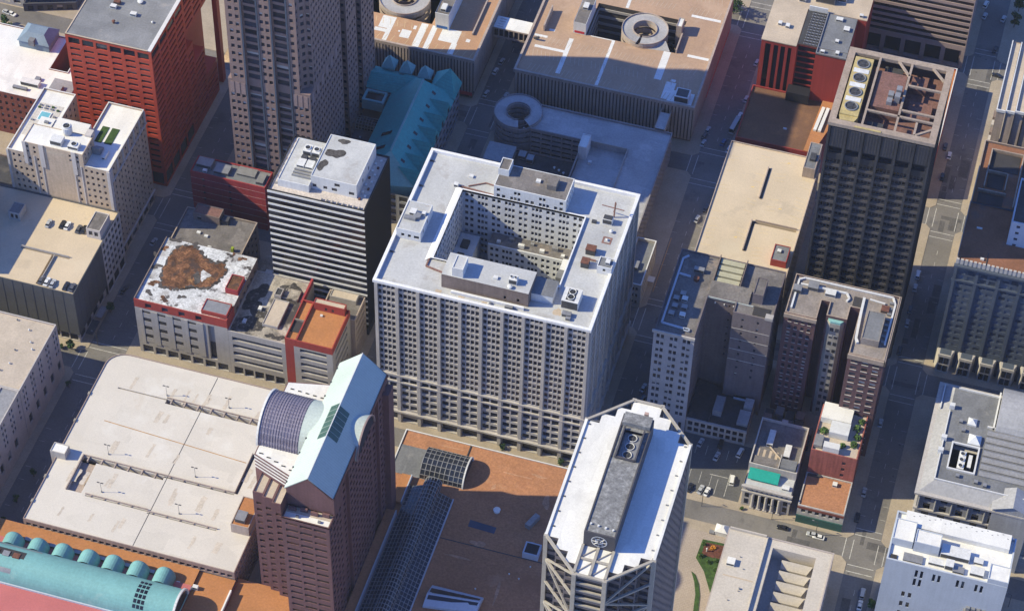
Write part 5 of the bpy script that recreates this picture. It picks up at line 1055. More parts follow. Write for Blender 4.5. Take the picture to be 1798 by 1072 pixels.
b.quad((EX0-.3, RY0, EZ-.7), (EX0-.3, RY0, EZ-.2), (EX0-.3, RY1, EZ-.2), (EX0-.3, RY1, EZ-.7)); b.quad((EX1+.3, RY0, EZ-.7), (EX1+.3, RY1, EZ-.7), (EX1+.3, RY1, EZ-.2), (EX1+.3, RY0, EZ-.2)); b.quad((EX0-.3, RY0, EZ-.7), (RX, RY0, RZ-.5), (RX, RY0, RZ), (EX0-.3, RY0, EZ-.2)); b.quad((RX, RY0, RZ-.5), (EX1+.3, RY0, EZ-.7), (EX1+.3, RY0, EZ-.2), (RX, RY0, RZ))
rf = T.part('roof', b, mat('teal_gable', (.45, .525, .495), .55, .06, .08, .05, rib=(1.0, 1, .10)))
b = MB(); b.bar((RX, RY0, RZ+.05), (RX, RY1, RZ+.05), .16); T.part('ridge_cap', b, MATS['band_white'], rf)
for s, m, y0, y1 in ((-1, mat('skylight_green', (.045, .10, .085), .3, .2), -85.8, -70.4), (1, MATS['skylight_green'], -85.4, -71.6)):
    q = MB(); f = lambda t, y: (RX+s*t*8.5, y, RZ-t*8.2+.09)
    for k in range(6): a, c = y0+(y1-y0)*k/6, y0+(y1-y0)*(k+.92)/6; q.quad(f(.0, a), f(.42, a), f(.42, c), f(.0, c))
    T.part('ridge_skylight', q, m, rf)
for k in range(9): T.box('snow_guard', MATS['metal_dark'], EX0-.5, EX0-.1, -103+k*6.6, -102.4+k*6.6, EZ-.3, EZ+.25, rf)
# cross barrel: glazed wing to the left, small arched gable on the right
CY, CR, CZ = -72.8, 11.2, 78.0
fr_b = MB(); q = MB(); N = 22
def arc(x, t, r=CR): return (x, CY-r*math.cos(t), CZ+r*math.sin(t))
ts = [math.pi*i/N for i in range(N+1)]
for t, u in zip(ts, ts[1:]): q.quad(arc(-83.0, t), arc(-98, t), arc(-98, u), arc(-83.0, u))
q.quad(*[arc(-98, t) for t in ts[::-1]])
bv = T.part('barrel_roof', q, mat('vault_lilac', (.15, .135, .19), .35, .15, .3, .2, brick=(.9, 1.25, (.255, .23, .29), .14)))
q = MB()
for k in range(15): q2 = -97.8+k*1.04; [q.bar(arc(q2, t, CR*1.006), arc(q2, u, CR*1.006), .09) for t, u in zip(ts, ts[1:])]
T.part('frame', q, MATS['vault_lilac'], bv)
q = MB(); [q.bar(arc(-98, t, CR*1.01), arc(-98, u, CR*1.01), .35) for t, u in zip(ts, ts[1:])]; T.part('arch_rim', q, MATS['membrane_white'], bv)
q = MB()
for t, u in zip(ts, ts[1:]): q.quad(arc(-71.2, t, CR*.996), arc(-83.0, t), arc(-83.0, u), arc(-71.2, u, CR*.996))
T.part('barrel_collar', q, mat('teal_collar', (.44, .50, .48), .55, .06), bv)
q = MB(); CRs = 11.9; ca = -73.6
def arcr(x, t, r=9.4): return (x, ca-r*math.cos(t), 81.0+r*math.sin(t))
for t, u in zip(ts, ts[1:]): q.quad(arcr(-61.2, t), arcr(-73, t), arcr(-73, u), arcr(-61.2, u))
dm = T.part('arched_dormer', q, MATS['teal_collar'])
q = MB(); q.quad(*[arcr(-61.6, t, 9.1) for t in ts]); T.part('arch_window', q, mat('glass_matte_navy', (.025, .032, .055), .7, .15, spec=.15), dm); q = MB(); [q.bar(arcr(-61.3, t), arcr(-61.3, u), .28) for t, u in zip(ts, ts[1:])]; T.part('arch_rim', q, MATS['granite_pink'], dm)
# stepped wings on the left
def wing(x0, x1, y0, y1, z, label=None, win=True):
    q = MB(); Pw = rect(x0, x1, y0, y1)
    for i in range(4):
        W = math.dist(Pw[i], Pw[(i+1) % 4]); facade(q, Pw[i], Pw[(i+1) % 4], 0, z, [(even(W, max(1, int(W/2.6)), min(1.9, W-.9), .3), rows(14, int((z-16)/3.7), 3.7, 1.5, 1.1))] if i in (0, 1) and win else [], T.wins, .25)
    J = inset(Pw, .35)
    for i in range(4): j = (i+1) % 4; q.quad((*Pw[i], z), (*Pw[j], z), (*J[j], z), (*J[i], z)); q.quad((*J[i], z), (*J[j], z), (*J[j], z-1), (*J[i], z-1))
    o = T.part('stepped_wing', q, MATS['brick_plum']); r = MB(); r.quad(*[(x, y, z-.6) for x, y in J]); T.part('roof', r, MATS['roof_beige'], o)
wing(-82.6, -79.25, -103.4, -50, 70); wing(-87.0, -82.65, -100.8, -50, 70.0); wing(-91.0, -87.05, -99.4, -50, 70.0); wing(-95.0, -91.05, -98.2, -50, 70.0)
q = MB(); Pw = [(-97.5, -88.4), (-79.3, -95.2), (-79.3, -50), (-97.5, -54)]
for i in range(4): facade(q, Pw[i], Pw[(i+1) % 4], 0, 78, [], T.wins)
q.quad(*[(x, y, 78) for x, y in Pw]); o = T.part('side_wing', q, MATS['brick_plum']); r = MB(); J = inset(Pw, .4); r.quad(*[(x, y, 78.05) for x, y in J]); T.part('roof', r, MATS['membrane_white'], o)
for k in range(4):
    r = MB(); a, c = Vector((-97.52, -88.44)), Vector((-79.32, -95.24)); d_ = (c-a).normalized(); nn = Vector((d_.y, -d_.x))
    za = 76.9-k*1.9; r.quad(*[(*(p+nn*.02), zz) for p, zz in ((a, za), (c, za), (c, za+.95), (a, za+.95))]); T.part('pale_band', r, MATS['membrane_white'], o)
for k in range(5): T.box('roof_drain', MATS['metal_dark'], -96+k*3.1, -94.6+k*3.1, -87.6-k*1.0, -87.2-k*1.0, 78.06, 78.3); T.box('roof_drain', MATS['metal_dark'], -95.4+k*2.9, -94.2+k*2.9, -57-k*.2, -56.6-k*.2, 78.06, 78.3)
T.box('corner_turret', MATS['brick_plum'], -62.5, -59.9, -52.6, -47.4, 0, 82); T.box('podium', MATS['roof_mall'], -61.95, -58.3, -140, -52.7, 0, 15); T.box('podium_edge', MATS['bluewhite'], -58.3, -57.9, -140, -52.7, 12, 15.6)
T.box('podium', MATS['roof_orange'], -104, -79.4, -118, -98.3, 0, 14); T.box('podium', MATS['roof_orange'], -61.9, -58.2, -47.3, -34, 0, 13.4); T.box('podium_edge', MATS['bluewhite'], -58.2, -57.8, -47.3, -34, 12, 14)
T.windows(G4)

# ================================================================ MALL WITH ORANGE ROOF
T = Thing('shopping_mall', 'low shopping mall with wide rust orange gravel roof and glass barrel skylights', 'building', (-25, -75, 0))
H = 12.4
body(T, rect(-67.4, 19, -150, -12.2), H, MATS['limestone'], MATS['roof_mall'], {2: [(even(82, 20, 2.2), [(1, 4)])]}, ph=.5, cap=MATS['band_white'])
z = H-.49
b = MB(); b.box(-67, -55.2, -33.4, -19.6, z, z+.14); T.part('roof_pad', b, MATS['roof_slate'])
b = MB(); b.box(-41.2, -40.8, -19, -12.8, z, z+.35); b.box(-47, 15, -57.7, -57.3, z, z+.05); T.part('roof_joint', b, MATS['metal_dark'])
v = vault_glass(T, -55.3, -38.3, -33.2, -19.2, z, 5.9, 'x', 9, GA, MATS['metal_grey'], 'barrel_skylight', 9); b = MB()
ts2 = [math.pi*i/16 for i in range(17)]
for t, u in zip(ts2, ts2[1:]): b.bar((-38.2, -26.2-7.1*math.cos(t), z+6*math.sin(t)), (-38.2, -26.2-7.1*math.cos(u), z+6*math.sin(u)), .28)
T.part('end_rim', b, MATS['band_white'], v)
# long atrium: two lean-to slopes with a half-barrel between
b = MB(); b.quad((-57.4, -140, z+.6), (-52, -140, z+3.2), (-52, -38.2, z+3.2), (-57.4, -38.2, z+.6)); b.quad((-45.4, -140, z+3.2), (-40, -140, z+.6), (-40, -39.6, z+.6), (-45.4, -39.6, z+3.2))
b.quad((-57.4, -38.2, z), (-57.4, -38.2, z+.6), (-52, -38.2, z+3.2), (-52, -38.2, z)); b.quad((-45.4, -39.6, z), (-45.4, -39.6, z+3.2), (-40, -39.6, z+.6), (-40, -39.6, z)); at_ = T.part('atrium_glazing', b, GA)
f = MB()
for k in range(50):
    y = -139+k*2.02
    f.bar((-57.4, y, z+.7), (-52, y, z+3.3), .1); f.bar((-45.4, y, z+3.3), (-40, y, z+.7), .1)
for k in range(5): f.bar((-57.4+k*1.35, -140, z+.7+k*.65), (-57.4+k*1.35, -38.2, z+.7+k*.65), .1); f.bar((-45.4+k*1.35, -140, z+3.3-k*.65), (-45.4+k*1.35, -39.6, z+3.3-k*.65), .1)
T.part('frame', f, MATS['metal_grey'], at_); b = MB(); b.box(-40, -39.6, -140, -39.6, z, z+1); T.part('gutter', b, MATS['bluewhite'], at_)
vault_glass(T, -52, -45.4, -140, -36, z+3.2, 3.3, 'y', 9, GA, MATS['metal_grey'], 'atrium_vault', 52, par=at_)
b = MB(); b.quad((-31, -49.5, z+.06), (-20.6, -49.9, z+.06), (-20.6, -46.9, z+.06), (-31, -46.3, z+.06)); T.part('roof_panel', b, mat('panel_navy', (.05, .07, .12), .5, .2))
b = MB(); b.cyl(-22.6, -39.6, z, z+1.1, 1.2, 1.0, 16); b.cyl(-22.6, -39.6, z+1.1, z+1.5, 1.4, .7, 16); T.part('roof_vent', b, MATS['membrane_white'])
b = MB(); b.box(-7.6, -1.6, -57.2, -51.6, z, z+3.0); o = T.part('plant_box', b, MATS['bluewhite']); b = MB(); b.box(-7, -2.2, -56.6, -52.2, z+3.0, z+3.1); T.part('well', b, MATS['black_metal'], o); T.box('rooftop_unit', MATS['bluewhite'], -6.2, -4.8, -51.3, -50.2, z, z+1.2)
b = MB(); b.quad((-36, -89.4, z), (-16.4, -86.4, z), (-16.4, -86.4, z+1.2), (-36, -89.4, z+1.2)); b.quad((-36, -89.4, z+1.2), (-16.4, -86.4, z+1.2), (-16, -82.6, z+3.0), (-35.8, -84.6, z+3.0)); b.quad((-35.8, -84.6, z+3), (-16, -82.6, z+3), (-15.8, -79.4, z+1.2), (-35.4, -79.6, z+1.2)); b.quad((-16.4, -86.4, z), (-15.8, -79.4, z), (-15.8, -79.4, z+1.2), (-16, -82.6, z+3), (-16.4, -86.4, z+1.2)); b.quad((-35.4, -79.6, z), (-36, -89.4, z), (-36, -89.4, z+1.2), (-35.8, -84.6, z+3), (-35.4, -79.6, z+1.2)); o = T.part('ridge_skylight', b, MATS['bluewhite'])
b = MB(); b.quad((-35.2, -86.8, z+2.26), (-16.9, -84.2, z+2.32), (-16.6, -83.1, z+2.84), (-35.1, -85.2, z+2.84)); b.quad((-35.2, -84, z+2.76), (-16.7, -82.1, z+2.78), (-16.5, -80.8, z+2.1), (-35.1, -81.4, z+2.0)); T.part('glazing', b, G3, o)
for x, y in ((-3.4, -60.6), (-6, -67), (-20, -76), (-10, -66)): vent(T, x, y, z, .3, .5)
for k in range(14): T.box('roof_fitting', MATS['rust' if k % 2 else 'metal_grey'], rnd.uniform(-36, 10), 0, 0, 0, 0, 0) if False else 0
for k, (x, y, a, c) in enumerate(((-20, -21, 5, .35), (-48, -15.6, 4, .3), (-6, -30, 1.2, 3.5), (-27, -29, .8, 1.2), (-12, -19, 3, .6), (-30, -64, 6, .4), (-12, -75, .5, 6), (-25, -56, 2.5, 1.5))): patchpoly(T, blob(x, y, a, c, 22, .25, k+90), z+.03, 'roof_scuff', 'roof_scuff')
b = MB(); b.bar((-9.5, -44, z+1.2), (-7, -38, z+1.2), 1.1); T.part('duct', b, MATS['metal_grey'])
T.windows(G1)

# ================================================================ OCTAGONAL TOWER WITH WHITE ROOF (bottom centre)
T = Thing('octagonal_tower', 'octagonal office tower with white roof, exposed steel truss corners and grey roof house', 'building', (38, -118, 0))
KS = 608/643; T.sc = KS; T.xf = lambda v: (38.06+(v[0]-33)*KS, -118.3+(v[1]+92)*KS, 150+(v[2]-115)*KS)   # plan drawn at 115 m, raised and moved forward so its shadow misses the cream building
H = 115.0; X0, X1, Y0, Y1 = 15.8, 51.6, -130, -55.4
OC = [(28.5, Y0), (38.6, Y0), (X1, -117.6), (X1, -68.6), (38.8, Y1), (29, Y1), (X0, -68.2), (X0, -118)]
def steps(a, c, n, xf):   # saw-tooth corner between two octagon vertices, cut back from the chamfer
    pts = []; dx, dy = (c[0]-a[0])/n, (c[1]-a[1])/n
    for k in range(n): pts += ([(a[0]+dx*k, a[1]+dy*(k+1)), ] if xf else [(a[0]+dx*(k+1), a[1]+dy*k)])+[(a[0]+dx*(k+1), a[1]+dy*(k+1))]
    return pts[:-1]
S = []
S += [OC[0], OC[1]] + steps(OC[1], OC[2], 3, True) + [OC[2], OC[3]] + steps(OC[3], OC[4], 3, False) + [OC[4], OC[5]] + steps(OC[5], OC[6], 3, True) + [OC[6], OC[7]] + steps(OC[7], OC[0], 3, False)
b = MB(); n = len(S); fr = rows(-38, 38, 4.0, 2.1, .9)
for i in range(n):
    a, c = S[i], S[(i+1) % n]; W = math.dist(a, c)
    if i == 0: sp = [(even(W, 1, W-1.2, .4), rows(-38, 38, 4, 2.4, .8), .6)]
    elif abs(a[0]-X1) < .01 and abs(c[0]-X1) < .01: sp = [(even(W, 18, 1.5, .6), fr, .25)]
    elif c[1] > a[1]+.1 or a[0] < c[0]-.1: sp = [(even(W, 1, max(.4, W-.8), .2), rows(-38, 38, 4, 2.4, .8), .3)]
    else: sp = []
    facade(b, a, c, -45, H, sp, T.wins, .3)
b.quad(*[(x, y, H-.02) for x, y in S]); T.part('wall', b, mat('tower_wall', (.16, .14, .15), .6, .1))
b = MB(); b.quad(*[(x, y, H) for x, y in S]); rf = T.part('roof', b, MATS['membrane_white'])
for i in (2, 6): b = MB(); a, c = OC[i], OC[(i+1) % 8]; b.bar((*a, H+.3), (*c, H+.3), .45, .35); T.part('parapet', b, MATS['membrane_white'])
for i in range(8):                                                  # octagonal steel frame
    a, c = OC[i], OC[(i+1) % 8]
    if i not in (2, 6): q = MB(); q.bar((*a, H+.15), (*c, H+.15), .45, .4); T.part('ring_beam', q, MATS['frame_steel'])
    q = MB(); q.bar((*a, -45), (*a, H+.5), .7); T.part('frame_post', q, MATS['frame_steel'])
for i in (1, 3, 5, 7):
    a, c = OC[i], OC[(i+1) % 8]; q = MB(); z = H-.5; k = 0
    while z > -30:
        q.bar((*a, z-12), (*c, z-12), .38); q.bar((*(a if k % 2 else c), z), (*(c if k % 2 else a), z-12), .3); z -= 12; k += 1
    T.part('truss', q, MATS['frame_steel'])
q = MB()
for k in range(36): q.bar((*OC[0], H-4*k), (*OC[1], H-4*k), .35, .3)
T.part('floor_beam', q, MATS['frame_steel'])
# roof house
Q = rect(28.2, 38.6, -118.2, -67.6); b = MB()
for i in range(4): facade(b, Q[i], Q[(i+1) % 4], H, 122.6, [], T.wins)
J = inset(Q, .5)
for i in range(4): j = (i+1) % 4; b.quad((*Q[i], 122.6), (*Q[j], 122.6), (*J[j], 122.6), (*J[i], 122.6)); b.quad((*J[i], 122.6), (*J[j], 122.6), (*J[j], 120.6), (*J[i], 120.6))
ph = T.part('roof_house', b, MATS['ph_wall']); b = MB(); b.plate(J[0][0], J[1][0], J[0][1], J[2][1], 122.2, [(30.4, 36.4, -86, -74)]); b.quad((30.4, -86, 120.2), (36.4, -86, 120.2), (36.4, -74, 120.2), (30.4, -74, 120.2)); T.part('roof', b, MATS['ph_grey'], ph)
b = MB(); b.box(30.5, 36.3, -85.9, -74.1, 120.2, 121.0); cb = T.part('fan_deck', b, MATS['metal_grey'])
for k in range(3): fan(T, 33.4, -83.4+k*3.6, 121, 1.6, cb)
b = MB(); b.box(29.8, 30.3, -86.5, -73.5, 122.2, 123.6); b.box(36.5, 37, -86.5, -73.5, 122.2, 123.6); b.box(30.3, 36.5, -86.6, -86.1, 122.2, 123.2); T.part('screen_wall', b, MATS['ph_wall'], ph)
b = MB(); b.box(28.8, 38.2, -72.6, -68, 122.3, 124.2); T.part('stair_head', b, MATS['ph_grey'], ph); T.box('antenna_box', mat('tan_pink', (.4, .28, .24), .8), 35, 36.4, -67.5, -66.5, 121, 124.4, ph)
b = MB(); q = MB(); ec = (33.4, 118.9)
q.quad(*[(ec[0]+2.7*math.cos(RD(a)), -118.26, ec[1]+2.7*math.sin(RD(a))) for a in range(0, 360, 12)]); em = T.part('emblem', q, MATS['ph_wall'], ph)
for r0, r1 in ((2.35, 2.7), (1.0, 1.4)):
    for a in range(0, 360, 15):
        f = lambda r, t: (ec[0]+r*math.cos(RD(t)), -118.3, ec[1]+r*math.sin(RD(t))); b.quad(f(r0, a), f(r1, a), f(r1, a+15), f(r0, a+15))
for a in range(0, 360, 45): c_, s_ = math.cos(RD(a)), math.sin(RD(a)); b.bar((ec[0]+.4*c_, -118.3, ec[1]+.4*s_), (ec[0]+2.4*c_, -118.3, ec[1]+2.4*s_), .26, .02)
T.part('emblem_mark', b, MATS['emblem_white'], em)
for k in range(4): q = MB(); q.cyl(29.6+k*2.5, -114.6-.2*k, 122.2, 122.8, .35, n=10); T.part('dish', q, MATS['vent_white'], ph)
q = MB(); q.bar((28.4, -105, 120), (28.3, -104, 120), .1); T.part('bracket', q, MATS['metal_dark'], ph)
for x in (28.3, 33.4, 38.5): T.box('roof_beam', MATS['frame_steel'], x-.45, x+.45, -129.5, -118.3, H, H+.9)
for y in (-123.6, ): T.box('roof_beam', MATS['frame_steel'], 28.75, 38.05, y-.4, y+.4, H+.02, H+.7)
q = MB()
for x0, x1 in ((28.7, 33), (33.8, 38.1)):
    for y0, y1 in ((-129.4, -124), (-123.2, -118.4)): q.bar((x0, y0, H+.3), (x1, y1, H+.3), .12)
T.part('roof_brace', q, MATS['frame_steel'])
for k in range(8):
    T.box('roof_drain', MATS['metal_dark'], X0+1.0, X0+1.8, -114+k*6.3, -113.5+k*6.3, H+.01, H+.2); T.box('roof_drain', MATS['metal_grey'], X1-1.8, X1-1, -114+k*6.3, -113.5+k*6.3, H+.01, H+.25)
T.windows(GA)

# ================================================================ RIGHT: CREAM-DECKED GARAGE
T = Thing('parking_garage', 'long parking garage with bright cream roof deck and T-shaped ramp slots', 'building', (39, 130, 0))
H = 28.4; X0, X1, Y0, Y1 = 19.6, 58.2, 94, 164
b = MB(); P = rect(X0, X1, Y0, Y1); gar = rows(4, 7, 3.3, 1.6, .9)
for i in range(4): W = math.dist(P[i], P[(i+1) % 4]); facade(b, P[i], P[(i+1) % 4], 0, H, [(even(W, int(W/3), 2.3, .4), gar, .5, 'garage_slot')] if i == 1 else [], T.wins)
I = inset(P, .35)
for i in range(4): j = (i+1) % 4; b.quad((*P[i], H), (*P[j], H), (*I[j], H), (*I[i], H)); b.quad((*I[i], H), (*I[j], H), (*I[j], H-.9), (*I[i], H-.9))
T.part('wall', b, MATS['concrete_tan']); hl = [(38.4, 39.6, 133, 152, 3), (38.6, 40, 104, 138 if False else 132.4, 3), (40, 57, 119.6, 121.2, 3)]
b = MB(); b.plate(I[0][0], I[1][0], I[0][1], I[2][1], H-.6, [(38.4, 39.3, 134.6, 153, 2), (38.4, 39.4, 104, 121.4, 2), (39.4, 56.8, 120.2, 121.4, 2)]); T.part('roof_deck', b, MATS['deck_cream'])
q = MB()
for h in ((38.4, 39.3, 134.6, 153), (38.4, 39.4, 104, 121.4), (39.4, 56.8, 120.2, 121.4)): q.quad((h[0], h[2], H-2.6), (h[1], h[2], H-2.6), (h[1], h[3], H-2.6), (h[0], h[3], H-2.6))
T.part('ramp', q, MATS['concrete_tan']); q = MB(); q.box(37.9, 38.3, 104, 121.4, H-.6, H+.5); q.box(37.9, 38.3, 134.6, 153, H-.6, H+.5); q.box(39.5, 56.8, 121.5, 121.8, H-.6, H+.4); T.part('ramp_wall', q, MATS['concrete_tan'])
for k in range(30):
    for xx, s in ((21, .7), (33.4, -.7), (42, .7), (52.6, -.7)):
        y = 98+k*2.2
        if rnd.random() < .5: q = MB(); q.quad((xx, y, H-.59), (xx+4, y+s, H-.59), (xx+4, y+s+.12, H-.59), (xx, y+.12, H-.59)); T.part('bay_line', q, mat('line_yellow', (.62, .46, .2), .8, .2))
for x, y in ((33, 110), (33.5, 140), (45, 158), (47, 131)): q = MB(); q.quad((x, y, H-.585), (x+1.5, y+.2, H-.585), (x+1.2, y+.8, H-.585), (x+.2, y+.7, H-.585)); T.part('arrow_mark', q, MATS['line_yellow'])
penthouse(T, 50.4, 56.8, 99.5, 108.4, H-.6, 31.4, 'red_metal_deep', 'roof_slate', None, 'stair_tower'); unit(T, 52, 53.6, 104, 105.6, 31, 1); penthouse(T, 52.4, 57.4, 152.4, 168, 0, 33.4, 'concrete_tan', 'roof_slate', None, 'stair_tower'); unit(T, 54, 56.4, 157, 161, 33, 1.4, 'metal_dark')
T.windows(G5)

# ================================================================ RED TOWER PAIR, upper right
T = Thing('office_tower', 'deep red ribbed office tower with tan roof and dark glazed centre, upper right', 'building', (40, 240, 0))
H = 38.5; X0, X1, Y0, Y1 = 19.6, 60, 218.6, 265
Pp = [(X0, Y0), (35.3, Y0), (35.3, Y0+1.6), (43.8, Y0+1.6), (43.8, Y0-2.6), (57.2, Y0-2.6), (57.2, 243), (61, 243), (61, Y1), (X0, Y1)]
b = MB()
for i in range(len(Pp)):
    a, c = Pp[i], Pp[(i+1) % len(Pp)]; W = math.dist(a, c)
    sp = [([(1.8, 4.2), (5.6, 7.6), (8.6, 10.6), (11.8, 13.4)], [(6.2, 36.4)], 1.2, 'recess'), ([(1.8+k*1.9, 3.1+k*1.9) for k in range(7)], [(4.6, 5.9)], .4)] if i == 0 else ([(even(W, 1, W-.6, .2), rows(9, 9, 3.2, 2.5, .4), .3)] if i == 2 else [])
    facade(b, a, c, 0, H, sp, T.wins, .4)
b.quad(*[(x, y, H-.5) for x, y in Pp]); T.part('wall', b, MATS['red_metal_deep'])
b = MB(); b.box(X0-.2, 34.9, Y0-.2, 247, H-.45, H); b.box(34.9, 61.1, 243.6, Y1, H-.45, H); b.box(X0-.2, 34.9, 247, Y1, H-.45, H); T.part('roof', b, mat('roof_tan', (.47, .385, .30), .9, .12, .1, .1))
b = MB(); b.box(35.2, 43.6, Y0+1.5, 243.5, H-.45, H-.2); T.part('lower_roof', b, MATS['roof_black'])
for k in range(12): T.box('grille_bar', MATS['metal_grey'], 37.4, 43.4, 221+k*1.8, 221.5+k*1.8, H-.2, H+.3)
for k in range(4): T.box('grille_bar', MATS['metal_dark'], 37.8+k*1.5, 38+k*1.5, 220.6, 242.4, H+.3, H+.5)
T.box('light_well_wall', MATS['white_paint'], 35.4, 43.6, 243.0, 243.5, H-.2, H+2.4); b = MB(); b.box(44.2, 57, Y0-2.4, 243, H-.45, H+.2); T.part('roof', b, MATS['roof_slate'], label='dark grey right-hand roof')
b = MB(); b.box(43.8, 57.2, Y0-2.6, Y0-2.2, H-.4, H+.8); b.box(43.8, 44.2, Y0-2.2, 243, H-.4, H+.8); T.part('parapet', b, MATS['metal_grey']); T.box('parapet', MATS['metal_grey'], 44.2, 57.2, Y0+1.4, Y0+1.7, H-.2, H+.6)
T.box('canopy', MATS['concrete'], 20.6, 31, 217.4, 218.5, 5.9, 6.3)
for x0, x1, y0, y1 in ((24.4, 26, 229, 231), (27.8, 29.6, 228.2, 230.4), (48, 51, 239, 241), (52.4, 55, 233.4, 236), (52, 53.6, 217.6, 219.4), (45.6, 47.4, 217, 218.2), (50.4, 52, 225, 226.6)): unit(T, x0, x1, y0, y1, H, 1.4, 'vent_white')
unit(T, 37, 45.4, 249, 256, H, 4, 'metal_grey'); unit(T, 46, 50, 252, 255, H, 2.6, 'vent_white'); unit(T, 30, 33, 247, 249, H, 1.6, 'vent_white'); unit(T, 30, 35, 251, 257, H, 1.6, 'metal_grey'); unit(T, 57.4, 59, 244.6, 246, H, 1.4, 'vent_white')
T.windows(G3)
T = Thing('low_building', 'low red-walled annex with orange brown roof in front of the deep red tower', 'building', (40, 198, 0))
body(T, rect(18.4, 52, 183, 217.3), 12.2, MATS['red_metal_deep'], MATS['roof_rust_shaded'], {}, ph=.8); b = MB(); b.prism([(48.2, 183.2), (52.4, 183.2), (60, 216), (50, 216)], 12.25, 12.6); T.part('roof', b, MATS['roof_orange'])
for k in range(2): b = MB(); b.bar((50.4+k*2, 196, 13.2), (51.4+k*2, 211, 13.2), .7, .5); T.part('roof_duct', b, MATS['membrane_white'])
T.box('hatch', MATS['vent_white'], 37, 38.6, 194.4, 195, 11.4, 12.1); b = MB(); b.box(34, 44, 212, 217.2, 12, 17); T.part('entry_block', b, MATS['black_metal'])

T = Thing('striped_office', 'brown office slab with horizontal stripes over a tall open colonnade, top right', 'building', (81, 290, 0))
H = 52; X0, X1, Y0, Y1 = 57.6, 104.4, 268.6, 320
b = MB(); P = rect(X0, X1, Y0, Y1)
for i in range(4): W = math.dist(P[i], P[(i+1) % 4]); facade(b, P[i], P[(i+1) % 4], 0, H, [(even(W, 5, W/5-2.2, .6), [(1, 10.4)], 2.2, 'colonnade_glazing')]+[(even(W, 1, W-.6, .1), [(13.2+k*3.4, 15.1+k*3.4)], .35, 'ribbon_window') for k in range(11)] if i < 2 else [], T.wins)
b.quad(*[(x, y, H-.1) for x, y in P]); T.part('wall', b, MATS['brown_stripe']); T.windows(G3)
T = Thing('low_building', 'low red-walled podium with orange roof behind the black tower', 'building', (83, 215, 0))
body(T, rect(64, 103.3, 183, 252.4), 14.2, MATS['red_metal_deep'], MATS['roof_orange'], {}, ph=1.0, cap=MATS['band_white']); b = MB(); b.box(99.9, 100.3, 184, 216, 13.2, 14); T.part('roof_kerb', b, MATS['band_white']); T.box('skylight_box', MATS['old_concrete'], 70, 98, 219, 248, 13.2, 15.2)

# ================================================================ BLACK TOWER WITH OPEN ROOF FRAME
T = Thing('office_tower', 'black-brown office tower with open concrete roof frame and yellow fan unit', 'building', (85, 112, 0))
H = 122.0; X0, X1, Y0, Y1 = 65.8, 104.8, 90.4, 132.0
b = MB(); P = rect(X0, X1, Y0, Y1)
fr = rows(30, 21, 3.9, 2.0, .9)
cols = bays(39, 6, 4, 1.0, 1.0)
for i in range(4): facade(b, P[i], P[(i+1) % 4], 0, H-.2, [(cols if i == 0 else bays(41.6, 6, 4, 1.0, 1.0), fr[:-2], .4), (bays(39, 6, 1, 4.9, 1.2), [(106.0, 109.0)], 1.6, 'crown_recess')] if i < 2 else [], T.wins)
T.part('wall', b, MATS['bronze'])
for k in range(7): x = X0+.3+k*(39-.6)/6; T.box('pilaster', MATS['bronze'], x-.45, x+.45, Y0-1.0, Y0-.02, 0, H-1.4)
for k in range(7): y = Y0+.3+k*(41.6-.6)/6; T.box('pilaster', MATS['bronze'], X1+.02, X1+.5, y-.45, y+.45, 0, H-1.4)
for k in range(6):
    x = X0+.9+k*6.4
    T.box('crown_panel', MATS['metal_grey'] if False else mat('bronze_light', (.085, .077, .079), .6, .15, .2, .15), x+.25, x+5.3, Y0-.6, Y0-.03, 110, 119.6)
    for j in range(5): T.box('crown_rib', MATS['bronze'], x+.5+j*1.05, x+.85+j*1.05, Y0-.75, Y0-.61, 110.3, 119.2)
for k in range(21): T.box('spandrel', MATS['bronze_light'], X0+.6, X1-.6, Y0-.3, Y0-.02, 30.1+k*3.9-1.15, 30.1+k*3.9+.1) if k < 19 else 0
q = MB(); R0 = rect(X0-.6, X1+.6, Y0-1.0, Y1+.4); R1 = inset(R0, 2.6)
for i in range(4):
    j = (i+1) % 4; q.quad((*R0[i], H), (*R0[j], H), (*R1[j], H), (*R1[i], H)); q.quad((*R0[i], H-1.5), (*R0[j], H-1.5), (*R0[j], H), (*R0[i], H)); q.quad((*R1[i], H), (*R1[j], H), (*R1[j], H-1.5), (*R1[i], H-1.5)); q.quad((*R0[j], H-1.5), (*R0[i], H-1.5), (*R1[i], H-1.5), (*R1[j], H-1.5))
T.part('roof_rim', q, MATS['old_concrete'])
for (a, c) in (((77.6, 92), (77.6, 131)), ((89.8, 92), (89.8, 131)), ((90, 118), (103, 118)), ((90, 104), (103, 104)), ((78, 100.4), (103, 100.4)), ((84, 131), (89.8, 123)), ((97, 131), (103, 124)), ((96, 91), (103, 97)), ((97, 91), (97, 99))):
    q = MB(); q.bar((*a, H-.45), (*c, H-.45), .42, .4); T.part('roof_beam', q, MATS['old_concrete'])
q = MB(); q.quad((X0, Y0, H-7), (X1, Y0, H-7), (X1, Y1, H-7), (X0, Y1, H-7)); T.part('roof', q, MATS['deck_redbrown'])
T.box('plant_room', MATS['deck_redbrown'], 78.4, 89.2, 104, 124, H-7, H-1.2)
for k in range(4): q = MB(); q.box(84+(k % 2)*2.6, 86+(k % 2)*2.6, 106+k*1.9, 108.6+k*1.9, H-1.2, H+.6+(k % 2)*1.6); T.part('rooftop_unit', q, MATS['metal_grey'])
for a in ((91, 97, 121, 128, 2.6), (92, 101, 106, 115, 2.2), (79, 85, 93, 98.6, 3), (91, 96, 93, 99, 2.4), (80, 87, 126, 130, 3)): T.box('plant_room', MATS['deck_redbrown' if a[4] < 2.8 else 'metal_dark'], a[0], a[1], a[2], a[3], H-7, H-7+a[4])
